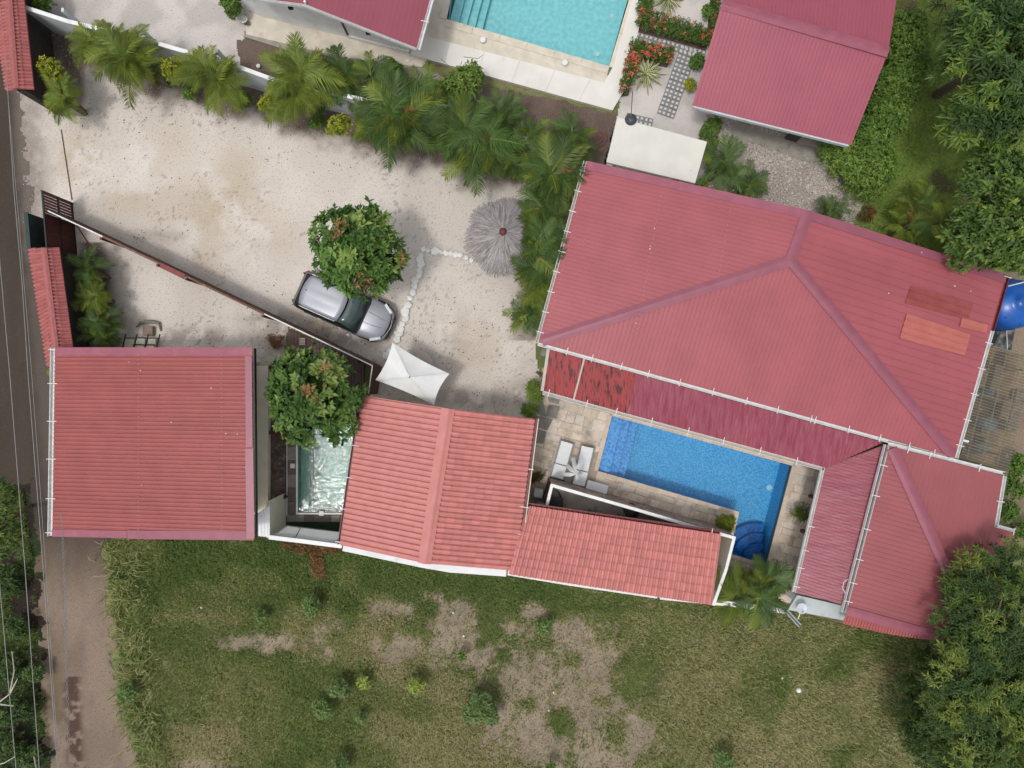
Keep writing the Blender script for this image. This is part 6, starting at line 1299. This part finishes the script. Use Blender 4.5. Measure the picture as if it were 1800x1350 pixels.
# clipped flowering hedges (counted as single hedges)
def hedge(poly, z, n, label, seed, flowers, mt='shrub'):
    rng = np.random.default_rng(seed); pts = np.array([[*P(*p, z)[:2]] for p in poly]); x0_, y0_ = pts.min(0); x1_, y1_ = pts.max(0)
    X = rng.uniform(x0_, x1_, n*6); Y = rng.uniform(y0_, y1_, n*6); k = inpoly(X+rng.normal(0, .05, n*6), Y+rng.normal(0, .05, n*6), [tuple(p) for p in pts]); X, Y = X[k][:n], Y[k][:n]; m = len(X)
    Z = z*(.45+.55*rng.random(m)**.4)+.10*(fbm(X*3, Y*3, 1)-.5); C = np.stack([X, Y, Z], 1); A = rng.normal(0, .5, (m, 3))+np.array([0, 0, 1.]); f0_ = P(sum(p[0] for p in poly)/len(poly), sum(p[1] for p in poly)/len(poly))
    t = thing('flowering_hedge', f0_, label, 'hedge'); V, F, T = rosettes(C, A, 6, .09, .04, (.3*rng.random(m)).clip(0, 1), rng, .7); link('foliage', mesh_np('foliage', V-np.array(f0_), F, LM[mt], tint=T), t)
    g = G(); g.prism([tuple(P(*p, z)[:2]) for p in poly], 0, .06); g.build('stems', MT['soilm'], t)
    if flowers:
        ii = rng.choice(m, flowers, replace=False) if flowers < m else np.arange(m); cl_ = fbm(X*2.2, Y*2.2, 6, 2)
        ii = np.argsort(-cl_-.35*rng.random(m))[:int(m*.6)]; ii = rng.choice(ii, min(int(flowers*.6), len(ii)), replace=False)
        V, F, T = rosettes(C[ii]+np.array([0, 0, .08]), A[ii]*.3+np.array([0, 0, 1.]), 6, .085, .05, rng.random(len(ii)), rng, .9); link('blossom', mesh_np('blossom', V-np.array(f0_), F, LM['flower'], tint=T), t)
hedge([(1127, -40), (1150, -40), (1145, 18), (1200, 32), (1262, 52), (1245, 78), (1190, 62), (1118, 42)], .6, 1100, 'L-shaped red-flowering hedge along the top of the paver path', 301, 75)
hedge([(1112, 66), (1186, 84), (1178, 108), (1127, 96), (1118, 120), (1108, 158), (1088, 162), (1100, 110)], .6, 700, 'red-flowering clipped hedge bent around the large striped plant', 302, 170)
hedge([(1258, -40), (1272, -40), (1258, 60), (1248, 60)], .6, 260, 'narrow flowering hedge against the bungalow roof edge', 303, 30)
# striped agave-like plants
def striped(x, y, r_, label, seed):
    rng = np.random.default_rng(seed); f_ = P(x, y); t = thing('striped_plant', f_, label, 'plant')
    for k in range(34):
        a = k*2.4+rng.normal(0, .1); el = .25+.9*(k/34); Ln = r_*(1-.25*k/34)*rng.uniform(.85, 1.1); n = 7; V = []; T = []; F = []
        for j in range(n+1):
            s = j/n; rr = Ln*(math.sin(min(1.45, el))*s if False else (s*math.cos(el*.9)+.0)); zz = .12+Ln*s*math.sin(el)-.45*Ln*s*s; w = .055*(1-s)**.6*(.6+s*1.2)
            px_, py_ = math.cos(a)*rr, math.sin(a)*rr; sx_, sy_ = -math.sin(a), math.cos(a)
            for q, hgt in ((-1, .02), (-.45, .0), (.45, .0), (1, .02)): V.append((px_+sx_*w*q, py_+sy_*w*q, max(.02, zz)+hgt))
        for j in range(n):
            for q in range(3): b = j*4+q; F.append((b, b+1, b+5, b+4)); T.append(.0 if q == 1 else .5)
        me = mesh_np('leaf', np.array(V), np.array(F), LM['varieg'], tint=T); link('leaf', me, t)
striped(1133, 133, 1.0, 'large cream-striped rosette plant on the sand beside the red hedge', 1); striped(1172, 2, .85, 'cream-striped rosette plant cut by the top edge', 2)

# palms --------------------------------------------------------------
def frond_mesh(seed, mat, Ln=1.7, nl=26, ll=.42, arch=.8):
    nl = 30; ll = ll*1.12
    r_ = np.random.default_rng(seed); V = []; F = []; T = []
    def rach(s): return np.array([Ln*s*(1-.18*s*s), 0, arch*Ln*(s*.55-s*s*.75)])
    base_t = .35+.2*r_.random()
    n = 10
    for j in range(n+1):
        p = rach(j/n); w = .022*(1-j/n)+.005; V += [(p[0], -w, p[2]), (p[0], w, p[2])]
    for j in range(n): F.append((2*j, 2*j+1, 2*j+3, 2*j+2)); T.append(.8)
    for j in range(nl):
        s = .14+.86*(j+.5)/nl; p = rach(s); p2 = rach(min(1, s+.03)); tg = (p2-p); tg = tg/(np.linalg.norm(tg)+1e-9) if s < .97 else np.array([1, 0, -.5])
        for sd in (-1, 1):
            L_ = ll*(math.sin(math.pi*min(.97, .18+.75*s))**.7)*r_.uniform(.85, 1.1); an = R(62-28*s)+r_.normal(0, .07)
            d = np.array([math.cos(an), sd*math.sin(an), .18]); mid = p+d*L_*.5; tip = p+d*L_*.98+np.array([0, 0, -L_*.42]); w = np.array([1, 0, 0])*.0135; b = len(V)
            V += [tuple(p-w*.6), tuple(p+w*.6), tuple(mid-w), tuple(mid+w), tuple(tip)]; F += [(b, b+1, b+3, b+2), (b+2, b+3, b+4, b+4)]; tt = min(1, max(0, base_t+r_.normal(0, .08)+.15*(s > .7))); T += [tt, tt]
    F3 = []; T3 = []
    for f, t in zip(F, T):
        if f[2] == f[3]: F3.append((f[0], f[1], f[2])); T3.append(t)
        else: F3 += [(f[0], f[1], f[2]), (f[0], f[2], f[3])]; T3 += [t, t]
    return mesh_np('frond', np.array(V), np.array(F3), mat, tint=T3)
FR = [frond_mesh(i, LM['palm'], 1.0, 26, .30, .9) for i in range(5)]; FD = [frond_mesh(20+i, LM['palmdark'], 1.0, 26, .30, .9) for i in range(5)]
DRYF = frond_mesh(40, LM['dry'], 1.0, 22, .26, .9)
def palm(x, y, z, r_, nf, label, seed, dark=False, group=None, stems=5, dry=0, lean=None):
    nf = int(nf*1.08)
    rr = random.Random(seed); c = P(x, y, z); f = Vector((c.x, c.y, 0)); t = thing('areca_palm', f, label, 'palm', group)
    heads = []
    for s in range(stems):
        a = rr.random()*6.28; q = rr.uniform(.1, .36)*r_*(1 if s else 0); b0_ = Vector((math.cos(a)*q*.5, math.sin(a)*q*.5, 0)); tp_ = Vector((math.cos(a)*q, math.sin(a)*q, z*rr.uniform(.62, .9)))
        heads.append(tp_); g = G(); g.tube([b0_, b0_.lerp(tp_, .5)+Vector((0, 0, .05)), tp_], [.06, .05, .04], 6); g.build('stem', MT['palmstem'], t, local=True)
    for k in range(nf):
        h = heads[k % stems]; u = k/nf; el = 1.15-1.25*u+rr.uniform(-.12, .12); a = k*2.39996+rr.uniform(-.25, .25); Ls = r_*rr.uniform(.72, 1.22)*(1.0 if u > .2 else .85)
        me = DRYF if k < dry else rr.choice(FD if (dark and rr.random() < .8) else FR); o = link('frond', me, t); o.location = h+Vector((0, 0, rr.uniform(-.1, .05))); o.rotation_euler = (rr.uniform(-.35, .35), -el*.75, a); o.scale = (Ls, Ls*rr.uniform(.9, 1.1), Ls)
PL = [(150, 68, 2.2, 1.15, 26, 'first palm of the row from the left, by the wall corner', 0), (215, 90, 2.6, 1.5, 40, 'bushy second palm of the row, over the wall', 0), (262, 120, 1.8, .75, 14, 'low yellowish palm just left of the golden shrub', 0), (372, 130, 2.5, 1.3, 34, 'dark-centred palm right of the golden shrub', 0),
      (520, 140, 2.7, 1.6, 44, 'palm standing alone against the wall left of the double clump', 0), (600, 125, 2.2, 1.2, 24, 'greyish palm behind the wall top, above the row', 1), (655, 130, 2.2, 1.15, 24, 'palm behind the wall below the cabin corner', 1), (650, 208, 2.0, 1.05, 22, 'palm between the golden shrub and the largest clump', 0), (700, 200, 3.2, 1.85, 54, 'largest dark palm clump in the middle of the row', 1),
      (735, 160, 2.4, 1.2, 22, 'palm with pale outer fronds above the largest clump', 0), (830, 245, 3.0, 1.8, 52, 'wide palm clump right of the largest one', 1), (880, 205, 2.3, 1.2, 24, 'palm just below the bright green shrub', 1), (930, 235, 2.3, 1.2, 24, 'palm above the thatched sunshade, nearer the soil bed', 1), (975, 290, 3.3, 1.7, 48, 'tall dark palm touching the large roof corner', 1),
      (1000, 235, 2.2, 1.1, 22, 'palm at the right end of the wall near the white slab', 1), (100, 172, 1.8, 1.05, 24, 'palm below the golden shrub at the top left gateway', 0),
      (780, 215, 2.2, 1.2, 24, 'palm filling the gap between the two largest clumps', 1), (905, 265, 2.4, 1.2, 24, 'palm between the wide clump and the tall one by the roof', 1), (565, 150, 2.0, 1.1, 20, 'palm between the lone palm and the greyish one', 1)]
for i, (x, y, z, r_, nf, lb, dk) in enumerate(PL): palm(x, y, z, r_, nf, lb, 400+i, bool(dk), 'palms of the row along the boundary wall', dry=1 if i in (1, 4, 8, 10, 12, 13) else 0)
PR = [(965, 355, 2.8, 1.15, 26, 'palm beside the thatched sunshade against the large roof'), (962, 405, 3.0, 1.35, 32, 'palm overhanging the right side of the thatched sunshade'), (950, 455, 2.9, 1.3, 30, 'palm just below the thatched sunshade along the gutter'), (940, 505, 2.6, 1.2, 28, 'palm halfway down the left gutter of the large roof'), (930, 548, 2.3, 1.0, 22, 'lowest palm of the column beside the large roof')]
for i, (x, y, z, r_, nf, lb) in enumerate(PR): palm(x, y, z, r_, nf, lb, 440+i, i != 3, 'palms in a column beside the large roof')
PG = [(152, 475, 1.5, 1.0, 22, 'uppermost dark palm beside the tile-capped wall'), (160, 520, 1.6, 1.0, 22, 'second dark palm beside the tile-capped wall'), (165, 562, 1.6, 1.0, 22, 'third dark palm beside the tile-capped wall'), (172, 595, 1.4, .85, 18, 'lowest dark palm, touching the square house roof')]
for i, (x, y, z, r_, nf, lb) in enumerate(PG): palm(x, y, z, r_, nf, lb, 460+i, i != 1, 'dark palms beside the tile-capped wall')
palm(1300, 1042, 2.0, 1.45, 36, 'palm at the bottom corner beside the tiled wing', 470); palm(1350, 1048, 2.2, 1.35, 34, 'palm between tiled wing and satellite dish', 471, True); palm(1360, 1010, 1.2, .6, 12, 'young palm tuft at the round pool steps', 472)
palm(1268, 290, 2.0, 1.15, 20, 'palm between the white slab and concrete path', 473, True); palm(1320, 325, 1.6, .9, 18, 'grassy palm at the edge of the gravel court by the large roof', 474, True); palm(1465, 370, 1.4, .8, 16, 'dark fan-like palm behind the large roof ridge', 475, True)
palm(1640, 345, 2.2, 1.1, 22, 'palm on the lawn left of the bright leafy tree', 476); palm(1610, 395, 2.0, .95, 18, 'orange-tipped palm above the large roof', 477, dry=2); palm(1660, 385, 2.4, 1.1, 20, 'dark palm beneath the bright leafy tree', 478, True); palm(1672, 462, 3.4, .6, 9, 'dark drooping fronds over the large roof near the right corner', 479, True)

# dry brush, dead branches
def sticks(name, pts, label, r_, mat='deadwood', cat='branch'):
    t = thing(name, Vector((pts[0][0].x, pts[0][0].y, 0)), label, cat)
    for pl_ in pts: g = G(); g.tube(pl_, [r_*(1-.6*i/(len(pl_)-1)) for i in range(len(pl_))], 5); g.build('limb', MT[mat], t)
sticks('bare_branch', [[P(-20, 1260, 3), P(0, 1233, 4), P(17, 1220, 4.2), P(25, 1180, 4.5), P(21, 1145, 4.6)], [P(0, 1238, 4), P(24, 1241, 4.2)], [P(17, 1220, 4.2), P(31, 1193, 4.4)]], 'bleached forked branch at the lower left edge', .035)
sticks('bare_branch', [[P(-20, 1348, 3), P(8, 1341, 3.6), P(26, 1330, 4)], [P(60, 1330, 3), P(64, 1352, 3.4), P(66, 1380, 3)]], 'short bleached branch in the bottom left corner', .03)
sticks('bare_branch', [[P(1762, 1290, 5.5), P(1740, 1330, 5.5), P(1738, 1345, 5.3)], [P(1755, 1270, 5.6), P(1800, 1300, 5.4)], [P(1690, 1246, 5.2), P(1790, 1250, 5.6)], [P(1780, 1220, 5.6), P(1796, 1290, 5.6), P(1760, 1322, 5.5)]], 'pale bare twigs sticking out of the feathery tree', .010)
sticks('bare_branch', [[P(815, 100, 2.5), P(840, 103, 2.6), P(850, 96, 2.8)], [P(775, 103, 2.2), P(785, 112, 2.1), P(800, 125, 2.0)], [P(812, 108, 2.2), P(808, 118, 2.1)]], 'thin dark twigs above the bright green shrub', .014, 'bark')
plant('dry_leaf_heap', foot(545, 962, 0), [lob(505, 955, .12, .28, .1), lob(530, 962, .14, .42, .12), lob(560, 966, .14, .45, .12), lob(590, 965, .12, .28, .1), lob(555, 985, .14, .35, .12)], 300, 6, .13, .04, LM['dry'], 'long scatter of brown dry leaves on the grass outside the white wall', 'leaf heap', 310, 0, shell=.1, part='foliage')
shrub(560, 1004, .2, .28, 'dry', 'bright orange dry frond heap below the larger dry heap', 311, 90, .18, .03, rz=.15, name='dry_leaf_heap', cat='leaf heap', tint0=.3)

# grass ----------------------------------------------------------------
def grass(name, n, accept, hmin, hmax, seed, mat='grass', width=.02, bounds=(-22.6, 22.6, -17, 17), tintf=None, lean=.8, z=0.0):
    rng = np.random.default_rng(seed); X = rng.uniform(bounds[0], bounds[1], n); Y = rng.uniform(bounds[2], bounds[3], n); px, py = px2(X, Y)
    k = accept(px, py, X, Y) > rng.random(n); X, Y, px, py = X[k], Y[k], px[k], py[k]; m = len(X); a = rng.random(m)*6.28; h = rng.uniform(hmin, hmax, m)*(.6+.8*fbm(X*.8, Y*.8, 2)); ln = rng.uniform(.4, 1.2, m)*lean
    d = np.stack([np.cos(a), np.sin(a)], 1); s = np.stack([-d[:, 1], d[:, 0]], 1)*width*rng.uniform(.6, 1.3, m)[:, None]
    b = np.stack([X, Y], 1); m1 = b+d*(h*ln*.45)[:, None]; m2 = b+d*(h*ln)[:, None]
    V = np.zeros((m, 5, 3)); V[:, 0, :2] = b-s*.5; V[:, 1, :2] = b+s*.5; V[:, 2, :2] = m1-s*.5; V[:, 3, :2] = m1+s*.5; V[:, 4, :2] = m2; V[:, :2, 2] = z-.01; V[:, 2:4, 2] = (z+h*.75)[:, None]; V[:, 4, 2] = z+h
    q = np.arange(m)[:, None]*5; F = np.concatenate([q+np.array([0, 1, 3]), q+np.array([0, 3, 2]), q+np.array([2, 3, 4])], 1).reshape(-1, 3)
    t = tintf(px, py, X, Y) if tintf else fbm(X*.9, Y*.9, 3); t = (t+rng.normal(0, .21, m)).clip(0, 1)
    o = link(name, mesh_np(name, V.reshape(-1, 3), F, LM[mat], tint=np.repeat(t, 3))); o['kind'] = 'stuff'; return o
FIELD = [(185, 950), (470, 945), (600, 962), (750, 995), (900, 1010), (1250, 1066), (1400, 1075), (1480, 1098), (1650, 1130), (1760, 1120), (1860, 1100), (1860, 1440), (262, 1440), (245, 1330), (212, 1230), (203, 1100)]
def facc(px, py, x, y):
    m = inpoly(px+(fbm(x*1.5, y*1.5, 2)-.5)*24, py, FIELD).astype(float); return m*(1-fieldmask(px, py, x, y)*.95)*(.4+.6*sstep(.28, .55, fbm(x*1.7, y*1.7, 6)))
def ftint(px, py, x, y): return .12+.62*fbm(x*.45, y*.45, 0)+.35*sstep(.5, .62, fbm(x*.3+7, y*.3+2, 6, 3))-.18*(py < 1075)
grass('field_grass', 520000, facc, .06, .20, 1, width=.030, tintf=ftint, bounds=(-18.5, 23, -17, -6.4))
def tall(px, py, x, y): c = np.interp(py, [950, 1100, 1230, 1350], [195, 212, 222, 255]); return np.exp(-((px-c-20)/26)**2)*(py > 950)*sstep(.38, .6, fbm(x*1.6, y*1.6, 3))
grass('tall_verge_grass', 11000, tall, .15, .55, 2, width=.035, tintf=lambda px, py, x, y: .35+.4*fbm(x*2, y*2, 1), bounds=(-18.5, -15, -17, -7), lean=1.1)
def clump(px, py, x, y):
    m = np.zeros(px.shape)
    px = px+(fbm(x*4, y*4, 3)-.5)*30; py = py+(fbm(x*4+9, y*4, 5)-.5)*30
    for (a, b, r_) in [(985, 1267, 17), (860, 1102, 20), (1120, 1185, 34), (845, 1130, 6), (880, 1155, 12), (1110, 1205, 24)]: m = np.maximum(m, np.exp(-(((px-a)**2+(py-b)**2)/r_**2)**1.5))
    return m
grass('dry_weeds', 60000, lambda px, py, x, y: fieldmask(px, py, x, y)*sstep(.60, .72, fbm(x*2.6, y*2.6, 4, 3))*inpoly(px, py, FIELD)*.8, .05, .14, 31, tintf=lambda px, py, x, y: .2+.5*fbm(x*3, y*3, 1), bounds=(-18.5, 8, -17, -8))
grass('grass_clump', 160000, clump, .08, .22, 3, tintf=lambda px, py, x, y: .25+.2*fbm(x*3, y*3, 1), bounds=(-2.5, 7, -16, -10))
LAWNP = [(1440, -90), (1900, -90), (1900, 480), (1700, 470), (1480, 390), (1510, 330), (1560, 250)]
grass('lawn_grass', 90000, lambda px, py, x, y: inpoly(px, py, LAWNP)*(.6+.4*sstep(.3, .5, fbm(x*.9, y*.9, 1))), .03, .09, 4, bounds=(13, 23, 5, 17.5), tintf=lambda px, py, x, y: .1+.45*fbm(x*.6, y*.6, 2))
grass('verge_grass', 60000, lambda px, py, x, y: (px < np.interp(py, [850, 1000, 1250, 1440], [40, 62, 84, 95]))*(py > 850)*sstep(.4, .6, fbm(x*.8, y*.8, 2)), .08, .25, 5, bounds=(-23, -19.5, -17, -4.3), tintf=lambda px, py, x, y: .05+.3*fbm(x, y, 1))
# fallen leaves and loose stones
def scatter(name, n, accept, smin, smax, mat, seed, z=.012, flat=True):
    rng = np.random.default_rng(seed); X = rng.uniform(-22.6, 22.6, n); Y = rng.uniform(-17, 17, n); px, py = px2(X, Y); k = accept(px, py, X, Y) > rng.random(n); X, Y = X[k], Y[k]; m = len(X)
    a = rng.random(m)*6.28; L_ = rng.uniform(smin, smax, m); d = np.stack([np.cos(a), np.sin(a), np.zeros(m)], 1); V, F, T = leaves(np.stack([X, Y, np.full(m, z)], 1), d, np.tile([0, 0, 1.], (m, 1)), L_, L_*.5, rng.random(m), 0, .15)
    o = link(name, mesh_np(name, V, F, mat, tint=T)); o['kind'] = 'stuff'
yin = lambda px, py: inpoly(px, py, YARD)*sstep(25, 75, px)
LF = leafmat('fallen_brown_leaf', [(.05, .03, .02), (.10, .06, .035), (.18, .10, .05), (.24, .15, .08)])
def lacc(px, py, x, y):
    m = np.zeros(px.shape)
    for (a, b, ra, rb, k) in [(640, 560, 110, 60, .5), (600, 590, 90, 40, .9), (330, 210, 170, 40, .5), (330, 290, 160, 50, .15), (800, 580, 110, 70, .35), (850, 700, 90, 25, .7), (490, 600, 60, 50, .7), (900, 330, 100, 25, .5), (360, 590, 100, 20, .6), (620, 270, 200, 30, .3), (270, 410, 70, 20, .5), (700, 500, 60, 60, .3)]: m = np.maximum(m, k*np.exp(-((px-a)/ra)**2-((py-b)/rb)**2))
    return (m+.02)*yin(px, py)
scatter('fallen_leaves', 26000, lacc, .04, .11, LF, 7)
ST = M('loose_gravel_stone', (.60, .55, .49), (.25, .22, .19), attr='tint', rough=.95)
def gravel(name, n, accept, smin, smax, seed):
    rng = np.random.default_rng(seed); X = rng.uniform(-22.6, 22.6, n); Y = rng.uniform(-1, 17.4, n); px, py = px2(X, Y); k = accept(px, py, X, Y) > rng.random(n); X, Y = X[k], Y[k]; m = len(X)
    s = rng.uniform(smin, smax, m); a = rng.random((m, 1))*6.28+np.array([0, 2.1, 4.2]); rr = s[:, None]*rng.uniform(.7, 1.2, (m, 3)); V = np.zeros((m, 4, 3)); V[:, :3, 0] = X[:, None]+np.cos(a)*rr; V[:, :3, 1] = Y[:, None]+np.sin(a)*rr; V[:, 3, 0] = X+rng.normal(0, .2, m)*s; V[:, 3, 1] = Y+rng.normal(0, .2, m)*s; V[:, 3, 2] = s*.8+.004
    q = np.arange(m)[:, None]*4; F = np.concatenate([q+np.array([0, 1, 3]), q+np.array([1, 2, 3]), q+np.array([2, 0, 3])], 1).reshape(-1, 3)
    o = link(name, mesh_np(name, V.reshape(-1, 3), F, ST, tint=np.repeat(rng.random(m)**1.6, 3))); o['kind'] = 'stuff'
gravel('yard_gravel', 90000, lambda px, py, x, y: yin(px, py)*.6, .012, .032, 8)
gravel('court_gravel', 60000, lambda px, py, x, y: inpoly(px, py, [(1250, 200), (1460, 250), (1530, 330), (1500, 400), (1320, 370), (1240, 330)])*1.0, .03, .07, 9)
